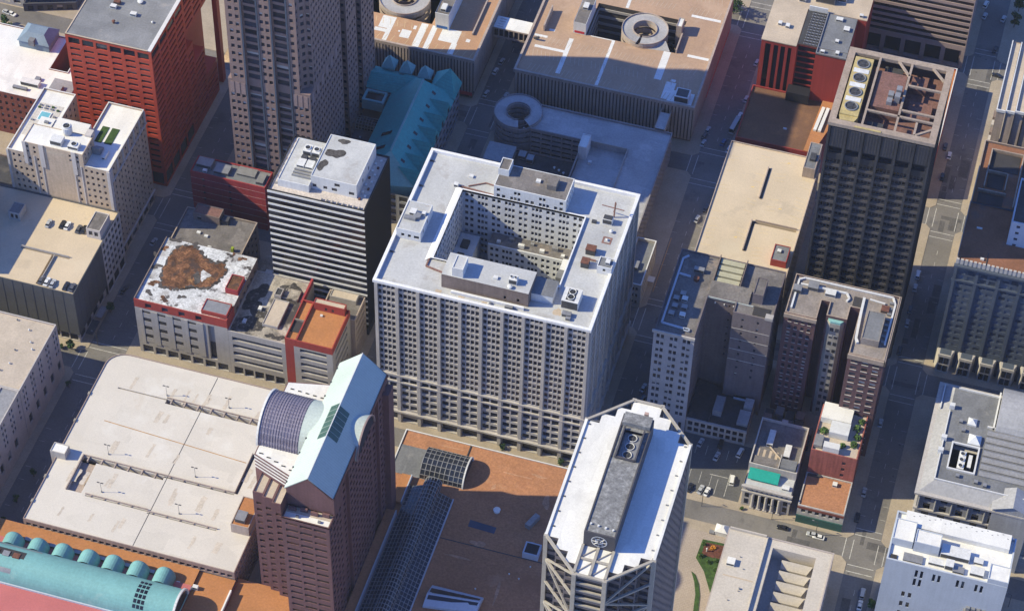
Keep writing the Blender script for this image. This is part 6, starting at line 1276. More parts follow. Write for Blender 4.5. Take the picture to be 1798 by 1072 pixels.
q = MB(); q.prism([(68.4, 95), (75.4, 95), (75.4, 127.4), (68.4, 127.4)], H-6, H+.4); q.prism([(69.2, 92.4), (74.4, 92.4), (75.4, 95), (68.4, 95)], H-6, H-.2); ct = T.part('cooling_tower', q, MATS['yellow_metal'])
for k in range(4): y = 99.6+k*8; q = MB(); q.box(69, 74.8, y+2.9, y+5.2, H+.4, H+.6) if k < 3 else q.box(69, 74.8, y-4, y-3, H+.4, H+.5); T.part('walkway', q, MATS['vent_white'], ct); fan(T, 71.9, y, H+.42, 2.5, ct, 'metal_grey')
q = MB(); q.box(75.2, 85.2, Y0-1.05, Y0-.2, H+.0, H+.25); T.part('yellow_rail', q, MATS['yellow_metal']); T.windows(G3)

# ================================================================ BUILDINGS ALONG THE RIGHT EDGE
T = Thing('concrete_tower', 'tan concrete building with stepped vertical ribs at the upper right edge', 'building', (140, 205, 0))
for k, (x, y0) in enumerate(((124.2, 184.4), (128, 184.8), (131.8, 185.6), (135.6, 186.2), (139.4, 186.8))):
    q = MB(); facade(q, (x, y0), (x+3.4, y0), 0, 57.6, [], T.wins); facade(q, (x+3.4, y0), (x+3.4, 228), 0, 57.6, [], T.wins); facade(q, (x+3.4, 228), (x, 228), 0, 57.6, [], T.wins); facade(q, (x, 228), (x, y0), 0, 57.6, [], T.wins)
    q.quad((x, y0, 57), (x+3.4, y0, 57), (x+3.4, 228, 57), (x, 228, 57)); T.part('rib', q, MATS['concrete_tan'])
    q = MB(); q.box(x-.25, x+.15, y0-.3, 228, 56.9, 58.2); q.box(x+.15, x+3.5, y0-.3, y0+.2, 56.9, 58.2); T.part('coping', q, MATS['band_white']); q = MB(); q.quad((x+.2, y0+.2, 57.03), (x+3.4, y0+.2, 57.03), (x+3.4, 228, 57.03), (x+.2, 228, 57.03)); T.part('roof', q, MATS['roof_beige'])
q = MB(); q.box(143, 175, 190, 230, 0, 56); T.part('wall', q, MATS['concrete_tan']); q = MB()
for k in range(12): T.box('balcony', MATS['brick_brown' if k % 2 else 'stone_pale'], 123.2, 124.15, 186, 190, 2+k*4.4, 3.6+k*4.4)
T = Thing('tan_building', 'rust-roofed narrow building with dark light wells at the right edge', 'building', (140, 145, 0))
body(T, rect(122.4, 200, 125.4, 163.4), 60.0, MATS['brick_brown'], MATS['roof_rustorange'], {0: []}, ph=1.0, cap=MATS['old_concrete'])
for a, m in (((126.4, 138, 148, 158), 'black_metal'), ((124.6, 134.6, 128.4, 134), 'black_metal'), ((127, 133.4, 137.6, 145.6), 'black_metal'), ((139.6, 146, 132, 158), 'black_metal')): T.box('light_well', MATS['hole_shade'], *a, 59.1, 59.2)  # flat dark sheets: the wells are not cut, their shade is painted
for a in ((125.8, 138.8, 158.2, 158.7), (125.8, 126.3, 136.6, 158.2), (124, 135.2, 134.4, 134.9), (138.6, 139.1, 128, 158.2), (125.8, 134, 145.8, 146.3), (134, 134.5, 136.6, 146)): T.box('well_parapet', MATS['old_concrete'], *a, 59.1, 60.6)
T = Thing('arcade_building', 'blue-grey terracotta office with arched top windows and rust roof, right edge', 'building', (150, 108, 0))
H = 62.0; b = MB(); X0, X1, Y0, Y1 = 122.2, 200, 92.6, 125.3; P = rect(X0, X1, Y0, Y1); cols = bays(77.8, 9, 2, 2.5, 1.6)
facade(b, P[0], P[1], 0, H-3, [(cols, rows(12, 11, 3.55, 1.9, .9), .22), (cols, [(51.6, 53.8), (54.6, 57.0)], .22)], T.wins)
for i in (1, 2, 3): facade(b, P[i], P[(i+1) % 4], 0, H, [], T.wins)
wl = T.part('wall', b, MATS['terracotta_grey'])
for k in range(10): T.box('pilaster', MATS['terracotta_grey'], X0+.0+k*8.45, X0+1.2+k*8.45, Y0-.55, Y0-.02, 11, H-3)
for z, d in ((50.6, .6), (H-3, 1.5)): T.box('cornice', MATS['terracotta_grey'], X0-.4, X1, Y0-d, Y0-.01, z, z+.9)
for k in range(18):
    c = cols[k]; xm = X0+(c[0]+c[1])/2; q = MB()
    for i in range(8): a, c2 = math.pi*i/8, math.pi*(i+1)/8; q.bar((xm+1.35*math.cos(a), Y0-.12, 57.0+1.2*math.sin(a)), (xm+1.35*math.cos(c2), Y0-.12, 57.0+1.2*math.sin(c2)), .22)
    q.quad(*[(xm+1.25*math.cos(math.pi*i/8), Y0-.05, 57.0+1.1*math.sin(math.pi*i/8)) for i in range(9)]); T.part('arch', q, MATS['terracotta_grey'], wl)
q = MB()
for k in range(34): q.prism([(X0+k*1.7, Y0-.3), (X0+1.1+k*1.7, Y0-.3), (X0+1.1+k*1.7, Y0+.5), (X0+k*1.7, Y0+.5)], H-2, H+.5)
q.box(X0, X1, Y0, Y0+.6, H-3, H-.4); T.part('parapet', q, MATS['stone_pale']); q = MB(); q.quad((X0+.3, Y0+.6, H-.9), (X1, Y0+.6, H-.9), (X1, Y1, H-.9), (X0+.3, Y1, H-.9)); T.part('roof', q, MATS['roof_rustorange'])
q = MB(); q.box(X0, X0+.4, Y0+.6, Y1, H-1, H+.1); T.part('side_parapet', q, MATS['old_concrete']); T.box('hatch', MATS['vent_white'], 131, 132.4, 95.6, 96.6, H-.9, H-.2); T.box('roof_kerb', MATS['metal_dark'], 133.4, 133.7, 93.4, 100, H-.9, H-.6)
T.box('hatch', MATS['vent_white'], 127, 129.2, 112, 112.6, H-.9, H-.4); T.windows(GB)
T = Thing('white_building', 'tall blue-white rendered building with few windows rising above the rust roofs', 'building', (160, 118, 0))
q = MB(); P = rect(139.4, 175, 107, 131.6)
for i in range(4): facade(q, P[i], P[(i+1) % 4], 40, 74, [([(2.2, 3.6), (8, 9.4), (13, 14.4)], rows(60, 4, 3.4, 1.4, .8), .3)] if i == 0 else [], T.wins)
J = inset(P, .5)
for i in range(4): j = (i+1) % 4; q.quad((*P[i], 74), (*P[j], 74), (*J[j], 74), (*J[i], 74)); q.quad((*J[i], 74), (*J[j], 74), (*J[j], 73), (*J[i], 73))
T.part('wall', q, MATS['bluewhite']); q = MB(); q.quad(*[(x, y, 73.2) for x, y in J]); T.part('roof', q, MATS['roof_black']); T.windows(G1)
T = Thing('bay_front', 'low cream stone row of projecting shop bays at the foot of the terracotta office', 'building', (150, 89, 0))
for k in range(9):
    x = 122.6+k*8.4; q = MB(); q.prism([(x, 92.5), (x+1.2, 88.8), (x+6, 88.8), (x+7.2, 92.5)], 0, 9.6); q.prism([(x+.2, 92.4), (x+1.3, 89.1), (x+5.9, 89.1), (x+7, 92.4)], 9.6, 10.2); q.box(x+1, x+6.2, 88.6, 89.05, 9.2, 10.6, True); o = T.part('shop_bay', q, MATS['stone_pale'])
    for z in (1, 5.4):
        for j in range(2): q = MB(); q.box(x+1.6+j*2.1, x+3.3+j*2.1, 88.68, 88.79, z, z+3.4); T.part('window', q, G3, o)
    T.box('bay_roof', MATS['terracotta_grey'], x+1.4, x+5.8, 89.2, 92.4, 10.2, 10.3, o)

T = Thing('old_post_office', 'grey mansard-roofed stone landmark with skylights, chimneys and ribbed roof, right edge', 'building', (165, 30, 0))
H = 25.0; X0, X1, Y0, Y1 = 128.6, 215, 9.9, 62.6
q = MB(); P = rect(X0, X1, Y0, Y1)
for i in range(4): facade(q, P[i], P[(i+1) % 4], -12.2, 21.6, [(bays(math.dist(P[i], P[(i+1) % 4]), 14, 1, 2.6, 1.6), rows(-11.6, 7, 4.7, 3.1, .7), .7)] if i == 0 or i == 3 else [], T.wins)
T.part('wall', q, MATS['slate_stone']); q = MB()
for z, d in ((-2.4, .9), (7.0, .8), (11.7, .8), (21.1, 1.5)): q.prism(rect(X0-d, X1+d, Y0-d, Y1+d), z, z+.9, True)
T.part('cornice', q, MATS['stone_pale'])
for k in range(15): x = X0+.8+k*6.1; q = MB(); q.cyl(x, Y0-.5, -1.5, 7, .45, n=8); q.cyl(x, Y0-.5, 12.6, 21.1, .4, n=8); T.part('column', q, MATS['slate_stone'])
q = MB(); I5 = rect(X0+4.6, X1-4, Y0+4.2, Y1-2.4); q.prism(P, 22, H, False, False, I5); T.part('mansard', q, mat('mansard_grey', (.34, .34, .36), .7, .12, .1, .08, streak=.15))
q = MB(); q.plate(I5[0][0], I5[1][0], I5[0][1], I5[2][1], H, [(133 if False else 137, 146.4, 21, 33)]); q.quad((137, 21, H-3), (146.4, 21, H-3), (146.4, 33, H-3), (137, 33, H-3)); T.part('roof', q, MATS['roof_slate'])
q = MB(); q.box(X0+4.3, X1-4, Y0+4.3, Y0+4.7, H-.3, H+.7); q.box(X0+4.3, X0+4.7, Y0+4.7, 48, H-.3, H+.7); q.box(X0+.6, X0+1.0, 50, Y1-.6, H-2.4, H-1.2); q.box(150, 150.6, 44, 62, H, H+1.2); q.box(X0+6, 150, Y1-2.8, Y1-2.4, H, H+.8); q.box(148, 185, 44, 44.6, H, H+1); T.part('coping', q, MATS['band_white'])
q = MB(); q.plate(136.4, 147, 20.4, 33.6, H+.8, [(137, 146.4, 21, 33, .8)]); q.quad((136.4, 20.4, H), (147, 20.4, H), (147, 20.4, H+.8), (136.4, 20.4, H+.8)); T.part('light_well_curb', q, MATS['band_white'])
unit(T, 140, 142.6, 22, 30.6, H-3, 3, 'vent_white', 3); unit(T, 143.6, 145, 24, 30, H-3, 2.4, 'vent_white')
for x, y, s, h in ((142.2, 45, 1.7, 2), (144.4, 36.6, 2.4, 3)): q = MB(); q.box(x-s, x+s, y-s, y+s, H, H+.8); q.prism(rect(x-s, x+s, y-s, y+s), H+.8, H+h, False, False, rect(x-.05, x+.05, y-.05, y+.05)); T.part('pyramid_skylight', q, MATS['white_paint'])
for k in range(7): q = MB(); y = 20.5+k*3.3; q.prism([(148.4, y), (190, y), (190, y+2.6), (148.4, y+2.6)], H, H+.6); q.quad((148.4, y, H+.6), (190, y, H+.6), (190, y+1.3, H+1.7), (148.4, y+1.3, H+1.7)); q.quad((148.4, y+1.3, H+1.7), (190, y+1.3, H+1.7), (190, y+2.6, H+.6), (148.4, y+2.6, H+.6)); T.part('ridge_skylight', q, MATS['slate_stone'])
for x, y in ((133.6, 50), (133.2, 34), (133, 27.6)): T.box('chimney', MATS['white_paint'], x-1, x+1, y-.8, y+.8, H-1.6, H+2.2)
for x, y in ((148, 17), (151.4, 16.4), (139.6, 40), (141, 18), (138, 44)): unit(T, x-.7, x+.7, y-.7, y+.7, H, 1.2, 'metal_grey')
q = MB(); q.prism([(156, 8.6), (170, 8.6), (170, 17), (156, 17)], -12, 23.4, True, False); q.quad((155.4, 8, 23.4), (163, 8, 27), (163, 18, 27), (155.4, 18, 23.4)); q.quad((163, 8, 27), (170.6, 8, 23.4), (170.6, 18, 23.4), (163, 18, 27)); q.quad((156, 8.6, 23.4), (170, 8.6, 23.4), (163, 8.6, 26.8)); T.part('pavilion', q, MATS['mansard_grey'])
ts3 = [math.pi*i/12 for i in range(13)]; q = MB()
for t, u in zip(ts3, ts3[1:]): q.quad((151, 53-11*math.cos(t), H+7*math.sin(t)), (200, 53-11*math.cos(t), H+7*math.sin(t)), (200, 53-11*math.cos(u), H+7*math.sin(u)), (151, 53-11*math.cos(u), H+7*math.sin(u)))
q.quad(*[(151, 53-11*math.cos(t), H+7*math.sin(t)) for t in ts3]); T.part('dome_roof', q, MATS['mansard_grey']); T.windows(G3); T.o.location += Vector((-.4, -9.9, 12.0))

T = Thing('white_building', 'blue-white rendered building with white roof and few narrow windows, bottom right corner', 'building', (145, -28, 0))
H = 40.0; X0, X1, Y0, Y1 = 122.3, 166, -38.4, -16
b = MB(); P = [(X0, Y0), (X0+4, Y0), (X0+4, Y0-.5), (X1-6.6, Y0-.5), (X1-6.6, Y0), (X1, Y0), (X1, Y1), (X0+2, Y1), (X0+2, -20.6), (X0, -20.6)]
pr = [(11, 12), (12.9, 13.9)], [(17.3, 18.3), (19.2, 20.2)], [(25.9, 26.9), (27.8, 28.8)], [(32.6, 33.6), (34.5, 35.5)]
b = MB(); P = rect(X0, X1, Y0, Y1)
facade(b, P[0], P[1], 0, H, [([c for p in pr for c in p], [(33.2, 37.4)], .25), (pr[0], [(28, 32.2)], .25), ([(8, 9.2), (10.4, 11.6), (32, 33), (34, 35)], [(20, 23), (14, 17), (8, 11)], .25)], T.wins)
for i in (1, 2, 3): facade(b, P[i], P[(i+1) % 4], 0, H, [], T.wins)
J = inset(P, .6)
for i in range(4): j = (i+1) % 4; b.quad((*P[i], H), (*P[j], H), (*J[j], H), (*J[i], H)); b.quad((*J[i], H), (*J[j], H), (*J[j], H-1.4), (*J[i], H-1.4))
T.part('wall', b, MATS['bluewhite']); b = MB(); b.quad(*[(x, y, H-1) for x, y in J]); T.part('roof', b, MATS['membrane_white'])
b = MB(); b.box(X0+3.4, X1-2, -22.8, Y1-.2, H-1, H+1.6); T.part('rear_roof', b, MATS['membrane_white']); penthouse(T, X0+.4, X0+8, -31, -21.6, H-1, H+3, 'bluewhite', 'membrane_white'); penthouse(T, X0+8.4, X0+17.6, -31.6, -25.6, H-1, H+4.6, 'bluewhite', 'membrane_white'); penthouse(T, X1-7.4, X1-.1, -38.3, -31.4, H-1, H+2.6, 'bluewhite', 'membrane_white')
T.box('roof_slot', MATS['hole_shade'], X0+1.2, X0+3.6, -37.6, -35.4, H-.9, H-.6)
for a in ((137, 143, -36, -33.4, 1.6), (140.6, 151, -31.6, -27, 2.6), (146, 150, -37, -34.4, 1.2), (152, 157, -36.4, -33, 1.8), (143, 146, -36.4, -33.2, 2.6), (128, 135, -37, -33.6, .9), (152.6, 156, -31, -28.6, 1.4), (137.6, 140, -26.6, -24, 1.6)): unit(T, a[0], a[1], a[2], a[3], H-1, a[4], 'vent_white' if a[4] > 1.3 else 'metal_grey')
b = MB()
for k in range(2):
    for j in range(4): b.box(153.8+j*1.9, 155.2+j*1.9, Y0-1.0, Y0-.02, 22-k*3.2, 23.8-k*3.2)
    b.box(153, 162.4, Y0-1.6, Y0-.02, 21.4-k*3.2, 21.9-k*3.2, True)
T.part('wall_unit', b, MATS['metal_grey'])
for k in range(20): T.box('roof_stain', MATS['metal_grey'], X0+6+k*1.9, X0+6.6+k*1.9, -18.4+(k % 3)*.7, -18.1+(k % 3)*.7, H+1.602, H+1.63)
T.windows(G3)

T = Thing('stone_building', 'cream stone building with sunken skylight court in its flat roof, bottom right', 'building', (84, -60, 0))
H = 21.0; X0, X1, Y0, Y1 = 63.7, 103.5, -140, -27.6; hole = (81.2, 97.4, -62, -31.6)
b = MB(); P = rect(X0, X1, Y0, Y1)
for i in range(4): facade(b, P[i], P[(i+1) % 4], 0, H, [(even(112, 36, 1.3), rows(1, 5, 4, 2.2, .8))] if i == 1 else [], T.wins)
J = inset(P, .5)
for i in range(4): j = (i+1) % 4; b.quad((*P[i], H), (*P[j], H), (*J[j], H), (*J[i], H)); b.quad((*J[i], H), (*J[j], H), (*J[j], H-.8), (*J[i], H-.8))
T.part('wall', b, MATS['limestone']); b = MB(); b.plate(J[0][0], 78.6, J[0][1], J[2][1], H+.4, []); b.plate(78.6, J[1][0], J[0][1], J[2][1], H-.4, [(*hole, 7)]); b.quad((78.6, J[0][1], H-.4), (78.6, J[2][1], H-.4), (78.6, J[2][1], H+.4), (78.6, J[0][1], H+.4)); T.part('roof', b, mat('roof_cream', (.50, .455, .41), .9, .1, .08, .1, stain=((.36, .31, .27), .62, .25, .6)))
b = MB(); b.box(78.4, 78.7, -140, -28.2, H-.4, H+.9); T.part('parapet', b, MATS['stone_pale']); T.box('parapet', MATS['roof_cream'], J[0][0], 78, -28.6, -28.1, H, H+1.6)
b = MB(); b.quad((81.2, -62, H-7.4), (97.4, -62, H-7.4), (97.4, -31.6, H-7.4), (81.2, -31.6, H-7.4)); T.part('court_floor', b, MATS['stone_pale'])
for k in range(6):
    y = -60.6+k*4.9; b = MB(); zz = H-7.4; b.quad((85.4, y, zz+1.4), (95.4, y, zz+1.4), (97, y+2.1, zz+4.2), (85.4, y+2.1, zz+4.2)); b.quad((97, y+2.1, zz+4.2), (95.4, y+4.2, zz+1.4), (85.4, y+4.2, zz+1.4), (85.4, y+2.1, zz+4.2)); b.quad((95.4, y, zz+1.4), (95.4, y+4.2, zz+1.4), (97, y+2.1, zz+4.2)); b.quad((85.4, y, zz), (95.4, y, zz), (95.4, y, zz+1.4), (85.4, y, zz+1.4)); T.part('court_skylight', b, MATS['roof_cream'])
unit(T, 66.4, 69.4, -45, -42, H+.4, 1.6, 'membrane_white'); vent(T, 73.4, -54, H+.4, .4, .6, 'metal_grey'); T.box('roof_pad', MATS['roof_mall'], 94, 101, -72, -63, H-.4, H-.2)
for k in range(12): T.box('roof_patch', MATS['patch_tan'], 66+rnd.random()*10, 77.5, -100+k*5.6, -99.4+k*5.6, H+.402, H+.415) if k % 3 == 0 else vent(T, 65+rnd.random()*11, -95+k*5, H+.4, .2, .35, 'metal_grey')
T.windows(G1)

# ================================================================ GREY U-SHAPED OFFICE AND ITS NEIGHBOURS
T = Thing('office_block', 'grey-brown U-shaped office block with a pale pipe along its dark left roof', 'building', (40, 55, 0))
H = 57.0
P = [(18.8, 27.8), (34.2, 27.8), (34.2, 50.2), (45.2, 50.2), (45.2, 44.8), (60.4, 44.8), (60.4, 71), (18.8, 71)]
fw = [(1.2, 2.4), (2.9, 4.1), (6.4, 7.6), (8.1, 9.3), (11.4, 12.6), (13.1, 14.3)]
body(T, P, H, MATS['stone_pale'] if False else mat('office_grey', (.155, .13, .138), .85, .14, .1, .1, streak=.12), MATS['roof_dark'], {1: [(even(22.4, 11, 1.1, .5), rows(9, 12, 3.9, 2.1, .9))], 2: [([(8.4, 9.1)], rows(24, 8, 4, 1.0, 1))], 4: [([(3.6, 4.5), (9.6, 10.5)], rows(20, 9, 4, 1.4, 1))], 5: [(even(26, 8, 1.1), rows(9, 12, 3.9, 1.8, .9))]}, ph=.6)
q = MB(); facade(q, (18.6, 27.5), (34.4, 27.5), 0, H-.2, [(fw, rows(9, 12, 3.9, 2.1, .9)), (fw, [(2, 6)])], T.wins, .25); q.quad((18.6, 27.5, H-.2), (34.4, 27.5, H-.2), (34.4, 27.79, H-.2), (18.6, 27.79, H-.2)); q.quad((34.4, 27.5, 0), (34.4, 27.79, 0), (34.4, 27.79, H-.2), (34.4, 27.5, H-.2)); T.part('front_wall', q, mat('brick_grey_pale', (.43, .41, .42), .85, .1, .1, .08, streak=.1)); T.box('cornice', MATS['stone_pale'], 18, 34.6, 26.9, 27.49, H-1.2, H+.1)
q = MB(); q.box(34.3, 45.1, 56.8, 70.4, H-.4, H+.2) if False else q.box(34.6, 44.8, 57.6, 70.6, H-6, H-5.2); T.part('light_court', q, MATS['metal_dark']); T.box('light_court_wall', MATS['brick_brown'], 34.25, 34.6, 56.5, 71, H-.6, H+1.4); T.box('light_court_wall', MATS['brick_brown'], 44.9, 45.2, 56.5, 71, H-.6, H+1.8)
for k in range(4): q = MB(); y = 57.6+k*3.3; q.prism([(35, y), (44.4, y), (44.4, y+2.4), (35, y+2.4)], H-.55, H+.5); T.part('louvre_roof', q, mat('louvre_green', (.40, .38, .27), .8, .1))
q = MB(); q.quad((34.2, 50.25, H-.1), (50, 50.25, H-.1), (50, 56.6, H+2), (34.2, 56.6, H+2)); q.quad((34.2, 50.25, H-.5), (34.2, 50.25, H-.1), (34.2, 56.6, H+2), (34.2, 56.6, H-.5)); q.quad((34.2, 56.6, H+2), (50, 56.6, H+2), (50, 56.6, H-.5), (34.2, 56.6, H-.5)); T.part('shed_roof', q, MATS['roof_dark']); T.box('gutter', mat('gutter_pale', (.4, .43, .42), .6), 34.2, 52, 49.85, 50.24, H-.9, H-.2)
for k in range(4): T.box('downpipe_head', MATS['vent_white'], 37+k*3.6, 37.5+k*3.6, 49.9, 50.15, H-3.4+k*.1, H-2.6)
pipe(T, [(22.4, 68, H), (20.6, 66, H), (20.6, 31.6, H), (29.4, 31, H)], .35, 'bluewhite'); pipe(T, [(20.8, 58, H), (25.6, 57.6, H)], .35, 'bluewhite'); pipe(T, [(29.4, 31.4, H), (31.4, 31.4, H), (31.4, 30.2, H), (29.4, 30.2, H)], .18, 'bluewhite')
for k, (x, y) in enumerate(((23, 45), (26.2, 45.6), (23.4, 41), (27, 41.4), (23, 37), (27.2, 37.4), (25, 48))): unit(T, x-1.1, x+1.1, y-1, y+1, H-.6, 1.5, 'vent_white' if k in (1, 5) else 'metal_grey')
unit(T, 26, 30, 60.6, 62.4, H-.6, 2, 'metal_grey'); q = MB(); q.cyl(28, 57, H-.6, H+.9, 1.1, n=14); T.part('tank', q, MATS['rust']); penthouse(T, 51, 55, 52, 61, H-.6, H+4.6, 'office_grey', 'roof_dark'); T.box('roof_well', MATS['hole_shade'], 52.4, 58.8, 46, 50.4, H-.58, H-.3); T.box('stair_head', MATS['concrete'], 57.6, 60.6, 44.6, 47, H-.5, H+.9)
for z in (48, 42, 36, 30): T.box('string_course', MATS['stone_pale'], 45.4, 60.2, 44.7, 44.78, z, z+.3)
T.windows(G2)
T = Thing('low_building', 'low dark-roofed annex with arcaded pale cornice beside the small parking lot', 'building', (46, 37, 0))
q = MB(); facade(q, (34.5, 28.4), (58.6, 28.4), 0, 8.4, [(even(24, 9, 1.8, .5), [(1, 3.6), (4.6, 7.2)], .4)], T.wins); facade(q, (58.6, 28.4), (58.6, 44), 0, 8.4, [], T.wins); q.quad((34.5, 28.4, 8.4), (58.6, 28.4, 8.4), (58.6, 29, 8.4), (34.5, 29, 8.4)); q.box(34.2, 58.9, 28, 28.38, 7.6, 8.6); T.part('wall', q, MATS['stone_pale']); q = MB(); q.quad((34.5, 29, 8.1), (58.6, 29, 8.1), (58.6, 44.6, 8.1), (34.5, 50, 8.1)); T.part('roof', q, MATS['roof_black'])
q = MB(); q.box(43.8, 47.4, 33, 41, 8.1, 11.2); T.part('roof_house', q, MATS['slate_stone']); T.box('party_wall', MATS['metal_dark'], 43, 43.4, 28.8, 33, 8.1, 9.2); T.box('roof_slab', MATS['deck_blue'], 54, 58.4, 31, 38, 8.1, 9.6); T.box('roof_slab', MATS['deck_blue'], 55, 58.4, 39, 43.6, 8.1, 10.6)
for k in range(2): T.box('rail', MATS['bluewhite'], 50, 56, 43.6+k*1.2, 43.75+k*1.2, 8.1, 9.2)
T.windows(G3)

T = Thing('hotel_building', 'dark red brick hotel with bay fronts, E-shaped plan and white roof pipe', 'building', (85, 55, 0))
H = 58.0
P = [(64.2, 50), (76.4, 50), (76.4, 60), (79.6, 60), (79.6, 53), (87.6, 53), (87.6, 60), (91.4, 60), (91.4, 37), (105, 37), (105, 70.6), (64.2, 70.6)]
wr = rows(3, 14, 3.8, 1.9, .8)
body(T, P, H, MATS['brick_hotel'], mat('roof_brown', (.26, .225, .205), .9, .2, .15, .2, stain=((.38, .34, .31), .6, .2, .6)), {0: [(even(12.2, 4, 1.2), wr)], 4: [(even(8, 3, 1.4), wr)], 8: [(even(13.6, 3, 2.3, .6), wr)], 9: [(even(33.6, 9, 1.3), wr)], 7: [(even(23, 6, 1.2), wr)]}, ph=.8, cap=MATS['old_concrete'])
q = MB()
q.prism([(80.4, 53), (81.6, 51.4), (85.6, 51.4), (86.8, 53)], 0, 55.6)
for k in range(13): T.wins += [(Vector((82.6+j*2, 51.32, 4.4+k*4.0)), 1.3, 1.9, 0, -1, 'bay_window') for j in range(2)]
T.part('bay_front', q, mat('bay_stone', (.33, .31, .28), .8, .15, .2, .15, streak=.15)); q = MB(); q.prism([(80.6, 53), (81.7, 51.5), (85.5, 51.5), (86.6, 53)], 55.6, 56.6); T.part('bay_roof', q, MATS['teal_light'])
for k in range(14):
    for j in range(3): x = 91.4+.6+(13.6-1.2)/3*(j+.5); T.box('sill', MATS['stone_pale'], x-1.3, x+1.3, 36.75, 36.99, 3+k*3.8+.5, 3+k*3.8+.78)
for k in range(14):
    for j in range(4): x = 64.2+1+(12.2-2)/4*(j+.5); T.box('sill', MATS['stone_pale'], x-.75, x+.75, 49.8, 49.99, 3+k*3.8+.55, 3+k*3.8+.78)
zp = H-.3
pipe(T, [(66, 53, zp), (66, 68, zp), (68, 69.4, zp), (84, 69.4, zp), (86, 69.4, zp), (102.4, 69.4, zp), (103.8, 66, zp), (103.6, 45, zp)], .35, 'band_white'); pipe(T, [(67, 66, zp), (85, 66.4, zp), (86.4, 64, zp), (85.6, 62.4, zp)], .35, 'band_white'); pipe(T, [(91.8, 66, zp), (92, 58, zp), (92.6, 45, zp), (93.6, 43, zp)], .5, 'band_white'); pipe(T, [(94, 66, zp), (100, 65.4, zp)], .3, 'band_white')
penthouse(T, 94.6, 101.4, 43.4, 58, H-.8, H+2.6, 'roof_brown', 'roof_slate'); unit(T, 70, 74, 64, 67.6, H-.8, 2, 'metal_grey'); unit(T, 77, 81, 63, 66, H-.8, 1.6, 'vent_white'); unit(T, 99, 102, 61, 64, H-.8, 1.4, 'rust'); unit(T, 64.8, 68, 61, 64, H-.8, 2.2, 'metal_grey'); T.box('roof_well', MATS['hole_shade'], 88, 91.6, 60.6, 66, H-.78, H-.5); T.box('cornice', MATS['old_concrete'], 64, 76.6, 49.2, 49.98, H-2.2, H-.4); T.box('cornice', MATS['old_concrete'], 91.2, 105.4, 36.2, 36.98, H-2.4, H-.2); T.box('cornice', MATS['old_concrete'], 105.02, 105.5, 36.2, 70.8, H-2.4, H-.2)
for k in range(8): unit(T, 102-.4*(k % 2), 103.2, 45.6+k*2.9, 46.6+k*2.9, H-.8, .9, 'metal_grey')
T.windows(G2)
T = Thing('temple_bank', 'small classical stone bank with columned front and green awning on its terrace', 'building', (73, 15, 0))
q = MB(); facade(q, (63.6, 0), (82.2, 0), 0, 12, [([(1.4, 3.2), (15.2, 17)], [(1.5, 4.4), (5.6, 8)], .3), ([(3.9, 14.6)], [(1.2, 9.0)], 2.0, 'portico')], T.wins) if False else None
q = MB(); facade(q, (63.6, 0), (82.2, 0), 0, 12.4, [([(4.0, 14.6)], [(.9, 8.8)], 2.2, 'portico'), (even(18.6, 9, .9, .6), [(9.9, 11)], .4)], T.wins); facade(q, (82.2, 0), (82.2, 6.4), 0, 12.4, [], T.wins); facade(q, (63.6, 6.4), (63.6, 0), 0, 12.4, [], T.wins); q.box(63.6, 82.2, 0, .5, 12.4, 12.6); T.part('wall', q, MATS['stone_pale']); T.box('cornice', MATS['stone_pale'], 63.1, 82.7, -.7, -.02, 9, 9.7); T.box('cornice', MATS['stone_pale'], 63, 82.8, -.9, -.02, 11.8, 12.7)
for k in range(5): q = MB(); q.cyl(67.9+k*2.55, -.35, .8, 8.7, .62, .54, 12); q.box(67.1+k*2.55, 68.7+k*2.55, -1.1, .4, 0, .8); T.part('column', q, MATS['stone_pale'])
for x in (65.4, 80.4): T.box('window', G3, x-.8, x+.8, -.08, -.01, 1.6, 4.4); T.box('window', G3, x-.8, x+.8, -.08, -.01, 5.6, 8)
q = MB(); q.quad((63.8, .5, 11.9), (82, .5, 11.9), (82, 8, 11.9), (63.8, 8, 11.9)); T.part('terrace', q, MATS['stone_roof'])
q = MB(); q.quad((64.4, 3.2, 13), (76.2, 3.2, 13), (76.2, 7.4, 14.6), (64.4, 7.4, 14.6)); q.quad((64.4, 3.2, 12.6), (76.2, 3.2, 12.6), (76.2, 3.2, 13), (64.4, 3.2, 13)); q.quad((76.2, 3.2, 12.6), (76.2, 7.4, 12.6), (76.2, 7.4, 14.6), (76.2, 3.2, 13)); T.part('awning', q, MATS['awning_green']); unit(T, 78, 80.8, 2, 4, 11.9, 1.1, 'vent_white')
q = MB(); Pb = rect(63.6, 82.2, 8, 31.4)
for i in range(4): facade(q, Pb[i], Pb[(i+1) % 4], 0, 16.2, [], T.wins)
J = inset(Pb, .5)
for i in range(4): j = (i+1) % 4; q.quad((*Pb[i], 16.2), (*Pb[j], 16.2), (*J[j], 16.2), (*J[i], 16.2)); q.quad((*J[i], 16.2), (*J[j], 16.2), (*J[j], 14.6), (*J[i], 14.6))
T.part('rear_wall', q, MATS['stone_pale']); q = MB(); q.quad(*[(x, y, 14.9) for x, y in J]); T.part('roof', q, MATS['roof_dark'])
unit(T, 68, 70.4, 18.6, 26, 14.9, 1.8, 'vent_white'); unit(T, 75.4, 77.8, 14.6, 20.6, 14.9, 1.8, 'vent_white'); pipe(T, [(69.6, 18.6, 15.3), (75, 13.6, 15.3)], .22, 'patch_tan'); T.box('roof_slab', MATS['roof_dark'], 65, 74.6, 9, 12.6, 14.9, 16); T.box('stair_head', MATS['roof_slate'], 75.4, 81.4, 8.6, 13, 14.9, 17.2); T.box('roof_wall', MATS['stone_pale'], 74.7, 75.1, 8.4, 15, 14.9, 17)
